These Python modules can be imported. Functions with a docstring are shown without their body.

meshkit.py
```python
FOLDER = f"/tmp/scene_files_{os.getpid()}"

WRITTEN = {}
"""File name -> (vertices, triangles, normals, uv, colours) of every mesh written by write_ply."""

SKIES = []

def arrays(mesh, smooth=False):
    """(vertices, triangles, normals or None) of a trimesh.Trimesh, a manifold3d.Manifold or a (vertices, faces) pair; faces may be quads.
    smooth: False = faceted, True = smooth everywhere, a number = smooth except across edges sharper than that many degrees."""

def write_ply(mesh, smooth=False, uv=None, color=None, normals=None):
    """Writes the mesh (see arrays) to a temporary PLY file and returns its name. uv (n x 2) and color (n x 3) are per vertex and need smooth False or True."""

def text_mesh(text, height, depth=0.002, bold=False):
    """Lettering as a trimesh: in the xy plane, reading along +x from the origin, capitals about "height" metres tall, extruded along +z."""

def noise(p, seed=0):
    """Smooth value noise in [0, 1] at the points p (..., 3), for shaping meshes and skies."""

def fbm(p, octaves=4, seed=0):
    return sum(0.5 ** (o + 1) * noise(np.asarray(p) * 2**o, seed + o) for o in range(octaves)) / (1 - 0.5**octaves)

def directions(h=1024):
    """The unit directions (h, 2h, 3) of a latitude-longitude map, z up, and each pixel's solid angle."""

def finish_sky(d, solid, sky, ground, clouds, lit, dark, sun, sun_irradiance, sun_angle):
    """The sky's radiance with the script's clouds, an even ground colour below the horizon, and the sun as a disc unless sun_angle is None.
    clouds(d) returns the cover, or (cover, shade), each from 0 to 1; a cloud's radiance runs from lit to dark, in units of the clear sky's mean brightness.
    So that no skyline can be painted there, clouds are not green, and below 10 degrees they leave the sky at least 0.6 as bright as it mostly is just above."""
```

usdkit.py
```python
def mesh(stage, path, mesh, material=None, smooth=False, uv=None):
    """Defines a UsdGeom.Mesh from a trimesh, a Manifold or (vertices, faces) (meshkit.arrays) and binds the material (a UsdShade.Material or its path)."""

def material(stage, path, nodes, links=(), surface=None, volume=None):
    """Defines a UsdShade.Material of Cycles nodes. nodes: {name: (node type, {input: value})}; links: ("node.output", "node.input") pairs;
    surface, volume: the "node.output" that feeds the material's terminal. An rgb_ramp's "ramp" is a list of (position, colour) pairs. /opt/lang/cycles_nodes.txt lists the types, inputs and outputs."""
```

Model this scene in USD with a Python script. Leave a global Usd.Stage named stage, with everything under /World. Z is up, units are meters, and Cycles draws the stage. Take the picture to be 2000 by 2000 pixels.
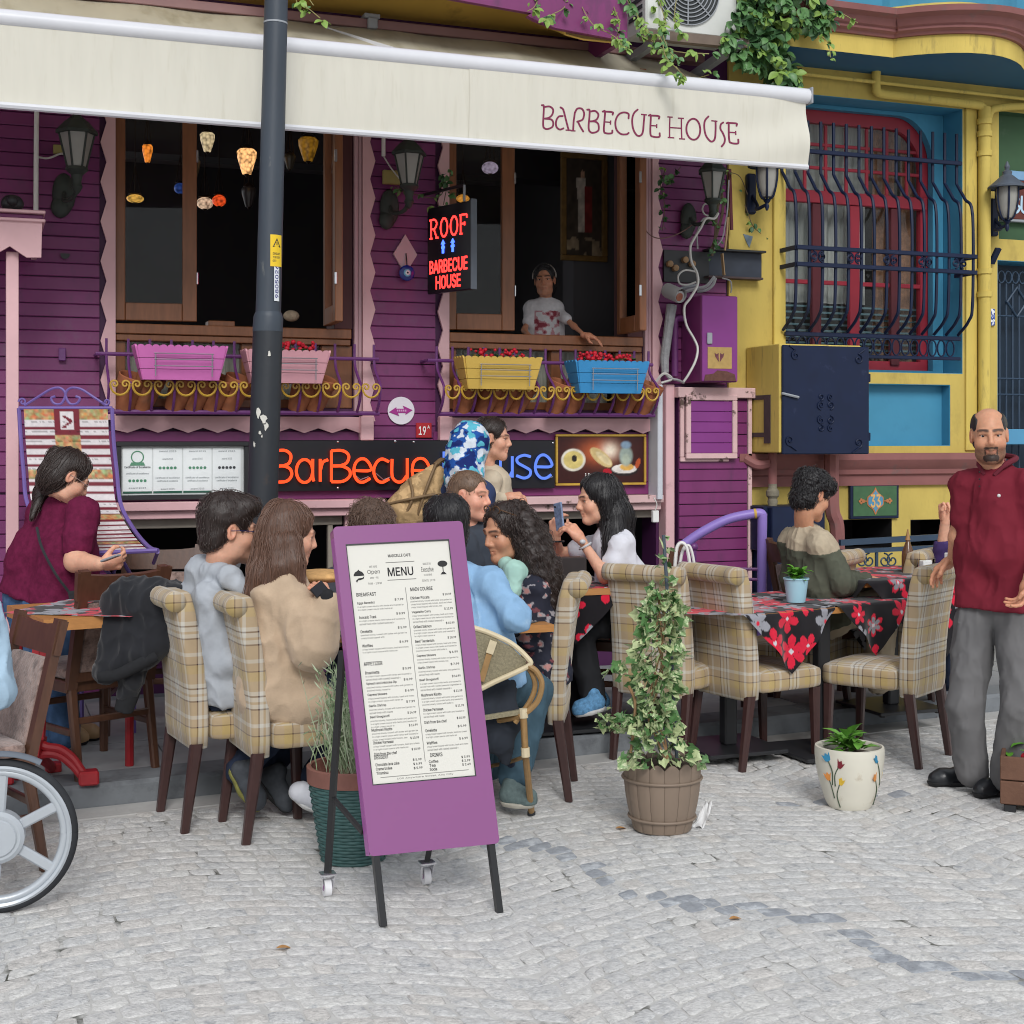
import math,random,numpy as np,trimesh,usdkit,meshkit
from pxr import Usd,UsdGeom,UsdLux,UsdShade,Gf,Sdf,Vt
from shapely.geometry import Polygon,LineString,Point,box as sbox
from shapely.ops import unary_union
from shapely import affinity
stage=Usd.Stage.CreateInMemory()
UsdGeom.SetStageUpAxis(stage,'Z');UsdGeom.SetStageMetersPerUnit(stage,1.0)
UsdGeom.Xform.Define(stage,'/World');UsdGeom.Scope.Define(stage,'/World/Looks')
PI=math.pi
# ---------- camera
CAM=np.array([0.0,-8.74,1.6]);FWD=np.array([.35,.93675,0]);RGT=np.array([.93675,-.35,0]);UPV=np.array([0,0,1.0])
FPX,HORIZON=2800.0,860.0
cam=UsdGeom.Camera.Define(stage,'/World/camera')
cam.CreateHorizontalApertureAttr(36.0);cam.CreateVerticalApertureAttr(36.0);cam.CreateFocalLengthAttr(FPX/2000*36.0)
cam.CreateVerticalApertureOffsetAttr(-(1000-HORIZON)/2000*36.0)
cam.CreateExposureAttr(0.54);cam.CreateClippingRangeAttr(Gf.Vec2f(.1,500))
cam.CreateFStopAttr(0.0)
cam.AddTransformOp().Set(Gf.Matrix4d(*RGT,0,*UPV,0,*(-FWD),0,*CAM,1))
# ---------- sky and sun (overcast)
SUN_EL,SUN_AZ=math.radians(36),math.radians(192)
_sd=np.array([math.sin(SUN_AZ)*math.cos(SUN_EL),math.cos(SUN_AZ)*math.cos(SUN_EL),math.sin(SUN_EL)])
usdkit.material(stage,'/World/Looks/overcast_sky',{'sky':('sky_texture',{'sky_type':'single_scattering','sun_disc':False,'sun_elevation':SUN_EL,'sun_rotation':SUN_AZ}),'tc':('texture_coordinate',{}),'n':('noise_texture',{'scale':2.2,'detail':5.0,'roughness':.55}),'cr':('rgb_ramp',{'ramp':[(.25,(3.65,3.8,4.0)),(.75,(5.8,5.95,6.1))]}),'m':('mix',{'fac':.88}),'bg':('background_shader',{'strength':0.112})},[('tc.generated','n.vector'),('n.fac','cr.fac'),('sky.color','m.color1'),('cr.color','m.color2'),('m.color','bg.color')],surface='bg.background')
dome=UsdLux.DomeLight.Define(stage,'/World/sky')
UsdShade.MaterialBindingAPI.Apply(dome.GetPrim()).Bind(UsdShade.Material.Get(stage,'/World/Looks/overcast_sky'))
dome.GetPrim().SetCustomDataByKey('kind','structure')
sun=UsdLux.DistantLight.Define(stage,'/World/sun')
sun.CreateIntensityAttr(0.36);sun.CreateAngleAttr(22.0);sun.CreateColorAttr(Gf.Vec3f(1,.985,.965));sun.CreateNormalizeAttr(True)
_z=_sd;_x=np.cross([0,0,1.0],_z);_x/=np.linalg.norm(_x);_y=np.cross(_z,_x)
sun.AddTransformOp().Set(Gf.Matrix4d(*_x,0,*_y,0,*_z,0,0,0,20,1))
# ---------- where things stand
def ray(px,py):return FWD+RGT*((px-1000)/FPX)+UPV*((HORIZON-py)/FPX)
def atY(px,py,Y=0.0):r=ray(px,py);return CAM+r*((Y-CAM[1])/r[1])
def atZ(px,py,z=0.0):r=ray(px,py);return CAM+r*((z-CAM[2])/r[2])
def atD(px,py,d):return CAM+ray(px,py)*d
def V(*a):return np.array(a,float)
def unit(v):v=np.asarray(v,float);return v/(np.linalg.norm(v)+1e-12)
RNG=np.random.default_rng(7);random.seed(7)
# ---------- scene helpers
_used={}
def numbered(base,parent='/World'):
 k=parent+'/'+base;n=_used.get(k,-1)+1;_used[k]=n
 return base if n==0 else f'{base}_{n:03d}'
_origin={}
def tag(p,label=None,cat=None,group=None,kind=None):
 for k,v in(('label',label),('category',cat),('group',group),('kind',kind)):
  if v:p.SetCustomDataByKey(k,v)
 return p
def mat4(loc,rz=0,s=1.0):
 c,n=math.cos(rz)*s,math.sin(rz)*s
 return Gf.Matrix4d(c,n,0,0,-n,c,0,0,0,0,s,0,float(loc[0]),float(loc[1]),float(loc[2]),1)
def thing(name,label=None,cat=None,loc=(0,0,0),rz=0,group=None,kind=None,s=1.0):
 path='/World/'+numbered(name)
 x=UsdGeom.Xform.Define(stage,path);x.AddTransformOp().Set(mat4(loc,rz,s))
 _origin[path]=np.array(mat4(loc,rz,s)).T
 return tag(x.GetPrim(),label,cat,group,kind)
def copy_of(src,label,loc,rz=0,group=None,s=1.0):
 base=src.GetName()
 path='/World/'+numbered(base)
 x=UsdGeom.Xform.Define(stage,path)
 x.GetPrim().GetReferences().AddInternalReference(src.GetPath())
 x.GetPrim().SetInstanceable(True)
 op=x.GetOrderedXformOps()
 (op[0]if op else x.AddTransformOp()).Set(mat4(loc,rz,s))
 return tag(x.GetPrim(),label,src.GetCustomDataByKey('category'),group or src.GetCustomDataByKey('group'))
def arr(m):
 if isinstance(m,(list,)):m=trimesh.util.concatenate([trimesh.Trimesh(*arr(q),process=False)for q in m])
 if hasattr(m,'to_mesh'):
  q=m.to_mesh();return np.array(q.vert_properties[:,:3],float),np.array(q.tri_verts,int)
 if isinstance(m,tuple):
  v,f=np.asarray(m[0],float),np.asarray(m[1],int)
  if f.shape[1]==4:f=np.vstack([f[:,[0,1,2]],f[:,[0,2,3]]])
  return v,f
 return np.array(m.vertices,float),np.array(m.faces,int)
def part(parent,name,m,mat,local=False,smooth=35,col=None,label=None,kind=None,uv=None,cat=None,group=None):
 """m: mesh (or list) in world coordinates (local=True: in the thing's own). Defines one Mesh prim below parent (None: top-level)."""
 v,f=arr(m)
 pp='/World' if parent is None else str(parent.GetPath())
 if not local and pp!='/World':
  root='/'.join(pp.split('/')[:3])
  if root in _origin and not np.allclose(_origin[root],np.eye(4)):
   inv=np.linalg.inv(_origin[root]);v=v@inv[:3,:3].T+inv[:3,3]
 path=pp+'/'+numbered(name,pp)
 M=UsdGeom.Mesh.Define(stage,path)
 n=None
 if smooth and col is None and uv is None:
  v,f,n=meshkit.arrays((v,f),smooth)
 elif smooth:
  v,f,n=meshkit.arrays((v,f),True)
 M.CreatePointsAttr(Vt.Vec3fArray.FromNumpy(v.astype(np.float32)))
 M.CreateFaceVertexCountsAttr(Vt.IntArray.FromNumpy(np.full(len(f),3,np.int32)))
 M.CreateFaceVertexIndicesAttr(Vt.IntArray.FromNumpy(f.astype(np.int32).ravel()))
 M.CreateSubdivisionSchemeAttr('none')
 if n is not None:
  M.CreateNormalsAttr(Vt.Vec3fArray.FromNumpy(n.astype(np.float32)));M.SetNormalsInterpolation('vertex')
 api=UsdGeom.PrimvarsAPI(M)
 if col is not None:
  api.CreatePrimvar('Cd',Sdf.ValueTypeNames.Color3fArray,'vertex').Set(Vt.Vec3fArray.FromNumpy(np.asarray(col,np.float32)))
 if uv is not None:
  api.CreatePrimvar('st',Sdf.ValueTypeNames.TexCoord2fArray,'vertex').Set(Vt.Vec2fArray.FromNumpy(np.asarray(uv,np.float32)))
 UsdShade.MaterialBindingAPI.Apply(M.GetPrim()).Bind(mat)
 return tag(M.GetPrim(),label,cat,group,kind)
def curves(parent,name,pts,widths,mat):
 """pts: list of (n,3) world polylines"""
 pp=str(parent.GetPath());root='/'.join(pp.split('/')[:3]);off=_origin.get(root,np.eye(4))[:3,3]
 B=UsdGeom.BasisCurves.Define(stage,pp+'/'+numbered(name,pp))
 B.CreateTypeAttr('linear')
 B.CreatePointsAttr(Vt.Vec3fArray.FromNumpy((np.vstack(pts)-off).astype(np.float32)))
 B.CreateCurveVertexCountsAttr(Vt.IntArray.FromNumpy(np.array([len(p)for p in pts],np.int32)))
 w=np.concatenate([np.broadcast_to(q,len(p))for p,q in zip(pts,widths)]).astype(np.float32)
 B.CreateWidthsAttr(Vt.FloatArray.FromNumpy(w));B.SetWidthsInterpolation('vertex')
 UsdShade.MaterialBindingAPI.Apply(B.GetPrim()).Bind(mat)
 return B.GetPrim()
# ---------- shapes
def box(x0,x1,y0,y1,z0,z1):
 m=trimesh.creation.box([abs(x1-x0),abs(y1-y0),abs(z1-z0)]);m.apply_translation([(x0+x1)/2,(y0+y1)/2,(z0+z1)/2]);return m
def bbox(x0,x1,y0,y1,z0,z1,b=.004):
 """box with chamfered edges"""
 x0,x1=min(x0,x1),max(x0,x1);y0,y1=min(y0,y1),max(y0,y1);z0,z1=min(z0,z1),max(z0,z1)
 b=min(b,(x1-x0)*.3,(y1-y0)*.3,(z1-z0)*.3)
 p=[]
 for x,X in((x0,x0+b),(x1,x1-b)):
  for y,Y in((y0,y0+b),(y1,y1-b)):
   for z,Z in((z0,z0+b),(z1,z1-b)):
    p+=[(x,Y,Z),(X,y,Z),(X,Y,z)]
 return trimesh.convex.convex_hull(np.array(p))
def obox(a,b,w,t,up=(0,0,1),bev=0):
 """bar from a to b, w wide (across), t thick (along up-ish)"""
 a,b=np.asarray(a,float),np.asarray(b,float);d=unit(b-a);s=np.cross(d,up)
 if np.linalg.norm(s)<1e-6:s=np.cross(d,(0,1,0))
 s=unit(s);u=np.cross(s,d);L=np.linalg.norm(b-a)
 m=bbox(0,L,-w/2,w/2,-t/2,t/2,bev)if bev else box(0,L,-w/2,w/2,-t/2,t/2)
 T=np.eye(4);T[:3,0],T[:3,1],T[:3,2],T[:3,3]=d,s,u,a;m.apply_transform(T);return m
def tube(pts,r,n=8,cap=True):
 p=np.asarray(pts,float);r=np.broadcast_to(np.asarray(r,float),(len(p),))
 t=np.gradient(p,axis=0);t/=np.linalg.norm(t,axis=1,keepdims=True)+1e-12
 a=np.zeros_like(p);ref=np.array([0,0,1.0])if abs(t[0,2])<.9 else np.array([1.0,0,0])
 a[0]=unit(np.cross(t[0],ref))
 for i in range(1,len(p)):
  q=a[i-1]-t[i]*np.dot(a[i-1],t[i]);a[i]=unit(q)
 b=np.cross(t,a);g=np.arange(n)*2*PI/n
 v=p[:,None]+r[:,None,None]*(np.cos(g)[None,:,None]*a[:,None]+np.sin(g)[None,:,None]*b[:,None])
 i,j=np.meshgrid(np.arange(len(p)-1),np.arange(n),indexing='ij')
 q=np.stack([i*n+j,i*n+(j+1)%n,(i+1)*n+(j+1)%n,(i+1)*n+j],-1).reshape(-1,4)
 v=v.reshape(-1,3);f=np.vstack([q[:,[0,1,2]],q[:,[0,2,3]]])
 if cap:
  v=np.vstack([v,p[:1],p[-1:]]);k=len(v)-2;jj=np.arange(n);e=(len(p)-1)*n
  f=np.vstack([f,np.stack([np.full(n,k),(jj+1)%n,jj],1),np.stack([np.full(n,k+1),e+jj,e+(jj+1)%n],1)])
 return trimesh.Trimesh(v,f,process=False)
def smooth_path(pts,n=6):
 """Catmull-Rom through the points"""
 p=np.asarray(pts,float);q=np.vstack([2*p[0]-p[1],p,2*p[-1]-p[-2]]);out=[]
 for i in range(1,len(q)-2):
  for t in np.linspace(0,1,n,endpoint=False):
   a,b,c,d=q[i-1],q[i],q[i+1],q[i+2]
   out.append(.5*(2*b+(c-a)*t+(2*a-5*b+4*c-d)*t*t+(3*b-a-3*c+d)*t**3))
 return np.array(out+[p[-1]])
def lathe(profile,n=28,loc=(0,0,0)):
 pr=np.asarray(profile,float);g=np.arange(n)*2*PI/n
 v=np.stack([pr[:,0,None]*np.cos(g),pr[:,0,None]*np.sin(g),np.repeat(pr[:,1,None],n,1)],-1).reshape(-1,3)+np.asarray(loc)
 i,j=np.meshgrid(np.arange(len(pr)-1),np.arange(n),indexing='ij')
 q=np.stack([i*n+j,i*n+(j+1)%n,(i+1)*n+(j+1)%n,(i+1)*n+j],-1).reshape(-1,4)
 return trimesh.Trimesh(v,np.vstack([q[:,[0,1,2]],q[:,[0,2,3]]]),process=False)
def extr(poly,t):
 gs=[g for g in getattr(poly,'geoms',[poly])if g.geom_type=='Polygon' and g.area>1e-9]
 return trimesh.util.concatenate([trimesh.creation.extrude_polygon(g,t,engine='earcut')for g in gs])
def frame_T(o,x,y):
 x,y=unit(x),np.asarray(y,float);y=unit(y-x*np.dot(x,y));T=np.eye(4);T[:3,0],T[:3,1],T[:3,2],T[:3,3]=x,y,np.cross(x,y),o;return T
def place(m,o,x=(1,0,0),y=(0,0,1)):
 m=m.copy();m.apply_transform(frame_T(o,x,y));return m
def fpoly(poly,t,Y):
 """a polygon in facade (X, z) extruded t towards the street from plane Y"""
 return place(extr(poly,t),(0,Y,0))
def rot(m,ang,axis,pt=(0,0,0)):
 m=m.copy();m.apply_transform(trimesh.transformations.rotation_matrix(ang,axis,pt));return m
def sphere(c,r,sub=2):
 m=trimesh.creation.icosphere(sub,1.0);m.apply_scale(r if np.ndim(r)else[r]*3);m.apply_translation(c);return m
def cyl(a,b,r,n=16):return tube([a,b],r,n)
def grid_sheet(fn,nu,nv,thick=None):
 """fn(u, v)->(...,3), u,v in 0..1"""
 u,v=np.meshgrid(np.linspace(0,1,nu),np.linspace(0,1,nv),indexing='ij')
 p=fn(u,v).reshape(-1,3)
 i,j=np.meshgrid(np.arange(nu-1),np.arange(nv-1),indexing='ij')
 q=np.stack([i*nv+j,(i+1)*nv+j,(i+1)*nv+j+1,i*nv+j+1],-1).reshape(-1,4)
 f=np.vstack([q[:,[0,1,2]],q[:,[0,2,3]]])
 m=trimesh.Trimesh(p,f,process=False)
 if thick:
  m2=p-np.array(m.vertex_normals)*thick;k=len(p)
  b=np.concatenate([np.arange(nv),np.arange(1,nu)*nv+nv-1,(nu-1)*nv+np.arange(nv-2,-1,-1),np.arange(nu-2,-1,-1)*nv])
  e=np.stack([b[:-1],b[1:],b[1:]+k,b[:-1]+k],1)
  m=trimesh.Trimesh(np.vstack([p,m2]),np.vstack([f,f[:,::-1]+k,e[:,[0,2,1]],e[:,[0,3,2]]]),process=False)
 return m
_txt={}
def text(s,h,depth=.002,bold=False):
 if(s,h,depth,bold)not in _txt:_txt[s,h,depth,bold]=meshkit.text_mesh(s,h,depth,bold)
 return _txt[s,h,depth,bold].copy()
def text_fit(s,w,h,depth=.002,bold=False):
 """lettering scaled to w x h, centred on the origin"""
 m=text(s,1.0,1.0,bold);b=m.bounds
 m.apply_translation(-(b[0]+b[1])/2);m.apply_scale([w/(b[1][0]-b[0][0]),h/(b[1][1]-b[0][1]),depth]);return m
# ---------- materials
def lin(r,g=None,b=None):
 if g is None:r,g,b=r
 return tuple((c/255/12.92)if c/255<=.04045 else((c/255+.055)/1.055)**2.4 for c in(r,g,b))
_m={}
def pm(name,c,rough=.6,var=.12,vs=5.0,bump=.0,bs=60.0,bd=.004,spec=.4,metal=0.0,sheen=0.0,coat=0.0,dirt=None,dirt_at=(.62,.8),ds=3.0,stretch=None):
 """a procedural paint: tone varied by noise, optional fine relief, optional patches of dirt (colour) with a shape of their own"""
 if name in _m:return _m[name]
 c=np.array(c,float)
 N={'g':('geometry',{}),'n':('noise_texture',{'scale':vs,'detail':6.0,'roughness':.6}),'r':('rgb_ramp',{'ramp':[(.28,tuple(c*(1-var))),(.5,tuple(c)),(.72,tuple(np.minimum(c*(1+var),.95)))]}),'p':('principled_bsdf',{'roughness':rough,'metallic':metal,'specular_ior_level':spec,'sheen_weight':sheen,'coat_weight':coat})}
 L=[('n.fac','r.fac')]
 src='g.position'
 if stretch:
  N['mp']=('mapping',{'scale':stretch});L.append(('g.position','mp.vector'));src='mp.vector'
 L.append((src,'n.vector'));colour='r.color'
 if dirt is not None:
  N['dn']=('noise_texture',{'scale':ds,'detail':8.0,'roughness':.65});N['dr']=('rgb_ramp',{'ramp':[(dirt_at[0],(0,0,0)),(dirt_at[1],(1,1,1))]})
  N['dm']=('mix',{'color2':tuple(dirt)});L+=[(src,'dn.vector'),('dn.fac','dr.fac'),('dr.color','dm.fac'),(colour,'dm.color1')];colour='dm.color'
 L.append((colour,'p.base_color'))
 if bump:
  N['bn']=('noise_texture',{'scale':bs,'detail':4.0,'roughness':.6});N['b']=('bump',{'strength':bump,'distance':bd})
  L+=[(src,'bn.vector'),('bn.fac','b.height'),('b.normal','p.normal')]
 _m[name]=usdkit.material(stage,'/World/Looks/'+name,N,L,surface='p.BSDF');return _m[name]
def translucent(m,k=.35):
 """lets some light through a cloth"""
 p=str(m.GetPath());t=UsdShade.Shader.Define(stage,p+'/tl');t.CreateIdAttr('cycles_translucent_bsdf');t.CreateInput('color',Sdf.ValueTypeNames.Float3).Set(Gf.Vec3f(.8,.78,.7))
 x=UsdShade.Shader.Define(stage,p+'/tx');x.CreateIdAttr('cycles_mix_closure');x.CreateInput('fac',Sdf.ValueTypeNames.Float).Set(k)
 for i,(n,o)in enumerate((('p','BSDF'),('tl','BSDF'))):x.CreateInput('closure%d'%(i+1),Sdf.ValueTypeNames.Token).ConnectToSource(UsdShade.Shader.Get(stage,p+'/'+n).CreateOutput(o,Sdf.ValueTypeNames.Token))
 m.GetSurfaceOutput('cycles').ConnectToSource(x.CreateOutput('closure',Sdf.ValueTypeNames.Token));return m
def glow(name,c,s):
 if name not in _m:_m[name]=usdkit.material(stage,'/World/Looks/'+name,{'e':('emission',{'color':c,'strength':s})},surface='e.emission')
 return _m[name]
def vcol(name,rough=.55,spec=.35,sss=0.0,bump=0,bs=200,bd=.002,sheen=0.0):
 """colour from the mesh (skin, prints)"""
 if name in _m:return _m[name]
 N={'a':('attribute',{'attribute':'Cd'}),'p':('principled_bsdf',{'roughness':rough,'specular_ior_level':spec,'subsurface_weight':sss,'subsurface_scale':.006,'sheen_weight':sheen}),'g':('geometry',{}),'n':('noise_texture',{'scale':45.0,'detail':3.0}),'r':('rgb_ramp',{'ramp':[(.3,(.9,.88,.88)),(.7,(1.06,1.03,1.02))]}),'m':('mix',{'mix_type':'multiply','fac':1.0})}
 L=[('g.position','n.vector'),('n.fac','r.fac'),('a.color','m.color1'),('r.color','m.color2'),('m.color','p.base_color')]
 if bump:
  N['bn']=('noise_texture',{'scale':float(bs),'detail':3.0});N['b']=('bump',{'strength':bump,'distance':bd});L+=[('g.position','bn.vector'),('bn.fac','b.height'),('b.normal','p.normal')]
 _m[name]=usdkit.material(stage,'/World/Looks/'+name,N,L,surface='p.BSDF');return _m[name]
def glass_pane(name='window_glass',tint=(.98,.985,.985),r=.02,ior=1.5):
 if name in _m:return _m[name]
 _m[name]=usdkit.material(stage,'/World/Looks/'+name,{'t':('transparent_bsdf',{'color':tint}),'g':('glossy_bsdf',{'color':(1,1,1),'roughness':r}),'f':('fresnel',{'IOR':ior}),'x':('mix_closure',{})},[('f.fac','x.fac'),('t.BSDF','x.closure1'),('g.BSDF','x.closure2')],surface='x.closure');return _m[name]
# ========== paints
PURPLE=lin(118,47,100);PINK=lin(214,172,176);YELLOW=lin(192,170,92);BLUE=lin(66,136,168);NAVY=lin(18,30,58)
purple=pm('purple_board_paint',PURPLE,.42,.10,3.0,.25,45,.002,.45,dirt=lin(78,48,78),dirt_at=(.55,.85),ds=5,stretch=(2,2,.8))
purple_in=pm('purple_dark_board_paint',lin(72,32,72),.5,.10,3.0)
pink=pm('pink_wood_paint',PINK,.5,.07,4.0,.25,50,.002,.4,dirt=lin(150,112,112),dirt_at=(.64,.85),ds=6)
pinkworn=pm('worn_pink_paint',lin(212,178,178),.6,.1,6.0,.3,40,.003,.3,dirt=lin(96,78,72),dirt_at=(.58,.64),ds=9)
yellowp=pm('yellow_wall_paint',YELLOW,.75,.10,2.6,.35,35,.003,.2,dirt=lin(146,126,74),dirt_at=(.53,.85),ds=3.4,stretch=(1.6,1.6,.8))
yellowd=pm('weathered_yellow_paint',lin(205,182,96),.7,.1,2.5,.35,35,.004,.25,dirt=lin(110,98,72),dirt_at=(.56,.8),ds=5.0,stretch=(3,3,.5))
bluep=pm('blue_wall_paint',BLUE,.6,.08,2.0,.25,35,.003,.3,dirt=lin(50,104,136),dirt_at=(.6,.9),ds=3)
navy=pm('navy_metal_paint',NAVY,.5,.14,6.0,.2,70,.002,.3,dirt=lin(46,54,84),dirt_at=(.62,.8),ds=9)
mauve=pm('mauve_moulding_paint',lin(140,92,90),.65,.12,4.0,.3,40,.003,.3,dirt=lin(110,98,96),dirt_at=(.58,.75),ds=5)
redp=pm('crimson_window_paint',lin(150,40,56),.45,.1,5.0,.15,60,.002,.4)
brownwood=pm('varnished_brown_wood',lin(126,78,48),.38,.18,7.0,.2,50,.002,.5,stretch=(6,6,.8))
darkwood=pm('dark_stained_wood',lin(70,44,36),.35,.2,9.0,.15,60,.002,.5,stretch=(8,8,1.5))
blackm=pm('black_metal',lin(34,35,38),.45,.15,9,.2,80,.002,.5)
steel=pm('bright_steel',lin(200,202,206),.25,.05,9,0,metal=1.0)
greym=pm('grey_painted_metal',lin(150,154,160),.45,.08,9,.1,80)
white=pm('white_plastic',lin(228,228,226),.45,.03,9)
blackp=pm('black_board',lin(26,26,32),.3,.1,5)
# ========== ground
concrete=pm('pavement_concrete',lin(138,140,143),.85,.14,3.5,.4,70,.003,.2,dirt=lin(104,106,110),dirt_at=(.5,.72),ds=4.0)
concrete_b=pm('pavement_concrete_light',lin(148,150,152),.85,.10,4.5,.4,70,.003,.2,dirt=lin(120,120,122),dirt_at=(.56,.75),ds=4.0)
kerbm=pm('kerb_stone',lin(118,122,126),.85,.15,5,.5,50,.004,.2,dirt=lin(88,90,94),dirt_at=(.55,.75),ds=6)
mortar=pm('joint_mortar',lin(190,189,186),.95,.16,14,.6,120,.004,.1,dirt=lin(84,84,78),dirt_at=(.57,.66),ds=3.2)
gutterm=pm('gutter_cement',lin(178,177,175),.9,.10,8,.5,90,.004,.15,dirt=lin(130,130,130),dirt_at=(.58,.75),ds=5)
stoneM=[pm(f'cobble_granite_{n}',lin(*c),.85,.22,52,1.0,110,.007,.2,dirt=lin(*d),dirt_at=(.54,.74),ds=23)for n,c,d in(('pale',(203,202,200),(146,149,154)),('grey',(197,197,196),(140,144,150)),('warm',(202,199,195),(148,148,146)),('white',(208,207,204),(158,161,164)))]
stoneD=pm('cobble_basalt',lin(150,154,160),.8,.2,34,.8,110,.006,.3,dirt=lin(186,190,194),dirt_at=(.50,.62),ds=13)
K0,K1=V(.22,-2.27),V(5.23,-1.85)
def kerbY(x):return K0[1]+(x-K0[0])*(K1[1]-K0[1])/(K1[0]-K0[0])
street=thing('street',kind='structure')
def gsheet(pts,z0,z1):return extr(Polygon(pts),z1-z0).apply_translation([0,0,z0])
part(street,'road_bed',gsheet([(-60,-80),(80,-80),(80,kerbY(80)),(-60,kerbY(-60))],-.30,-.004),mortar,smooth=0)
band=np.array([atZ(*p)[:2]for p in[(930,1640),(1000,1647),(1103,1660),(1140,1681),(1202,1738),(1310,1754),(1466,1774),(1616,1800),(1688,1842),(1745,1883),(1828,1891),(2000,1914),(2150,1960)]])
bandL=LineString(band);faint=LineString([atZ(*p)[:2]for p in[(1404,1580),(1500,1572),(1585,1566),(1800,1545)]])
rg=np.random.default_rng(3)
stones=[]
v=-6.6
while v<-1.7:
 h0=rg.uniform(.074,.094);u=-2.4+rg.uniform(0,.1)
 while u<6.8:
  w=rg.uniform(.070,.112);jit=lambda:rg.uniform(-.009,.009)
  q=[]
  for(a,b)in((u,v),(u+w,v),(u+w,v+h0),(u,v+h0)):
   ph=(a+.35)/1.9;ph-=math.floor(ph)
   q.append((a+jit(),b+.30*math.sin(PI*ph)+.012*math.sin(9*a+3*b)+jit()))
  cx,cy=np.mean(q,0)
  if-2.2<cx<6.6 and cy<kerbY(cx)-.20:
   rel=V(cx,cy)-CAM[:2];d=rel@FWD[:2];s=rel@RGT[:2]
   if d>3.2 and abs(s)<d*.357+.8:stones.append((d,s,q))
  u+=w
 v+=h0
def cobble(q,r):
 p=np.array(q);c=p.mean(0);ring=[]
 g=r.uniform(.0015,.0045)
 for i in range(4):
  a,b,e=p[i-1],p[i],p[(i+1)%4]
  k=r.uniform(.16,.3)
  ring+=[b+(a-b)*k*.6,b+(e-b)*k*.6]
 ring=np.array(ring);n=len(ring)
 def ins(t):return c+(ring-c)*(1-t/np.maximum(np.linalg.norm(ring-c,axis=1,keepdims=True),.01))
 zt=r.uniform(-.0015,.0015);tilt=r.uniform(-.02,.02,2)
 def lev(t,z):xy=ins(t);return np.column_stack([xy,z+(xy-c)@tilt])
 r0,r1,r2=lev(g,-.03),lev(g,zt-.0035),lev(g+.008,zt-.0003)
 r0[:,2]=-.03
 vv=np.vstack([r0,r1,r2,[[c[0],c[1],zt+.002]]]);f=[]
 for L in(0,1):
  for i in range(n):
   j=(i+1)%n;f+=[(L*n+i,L*n+j,(L+1)*n+j),(L*n+i,(L+1)*n+j,(L+1)*n+i)]
 for i in range(n):f.append((2*n+i,2*n+(i+1)%n,3*n))
 return trimesh.Trimesh(vv,f,process=False)
inframe=[s for s in stones if abs(s[1])<s[0]*.357 and s[0]>3.95]
near=sorted(inframe,key=lambda s:s[0])[:300];nearid=set(map(id,near))
rest={m:[]for m in range(5)}
for s in stones:
 c=Point(np.mean(s[2],0));dk=(bandL.distance(c)<(.05 if c.x<1.2 else.056)and rg.random()<.85)or(faint.distance(c)<.04 and rg.random()<.5)
 k=4 if dk else int(rg.choice(4,p=[.36,.3,.18,.16]));m=cobble(s[2],rg)
 if id(s)in nearid:part(street,'cobble',m,stoneD if k==4 else stoneM[k],smooth=50)
 else:rest[k].append(m)
for k,ms in rest.items():
 if ms:part(street,'far_cobbles',ms,stoneD if k==4 else stoneM[k],smooth=50,kind='stuff')
part(street,'gutter_strip',gsheet([(-8,kerbY(-8)-.19),(16,kerbY(16)-.17),(16,kerbY(16)-.003),(-8,kerbY(-8)-.003)],-.2,.001),gutterm,smooth=0)
pavement=thing('pavement',kind='structure')
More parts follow.
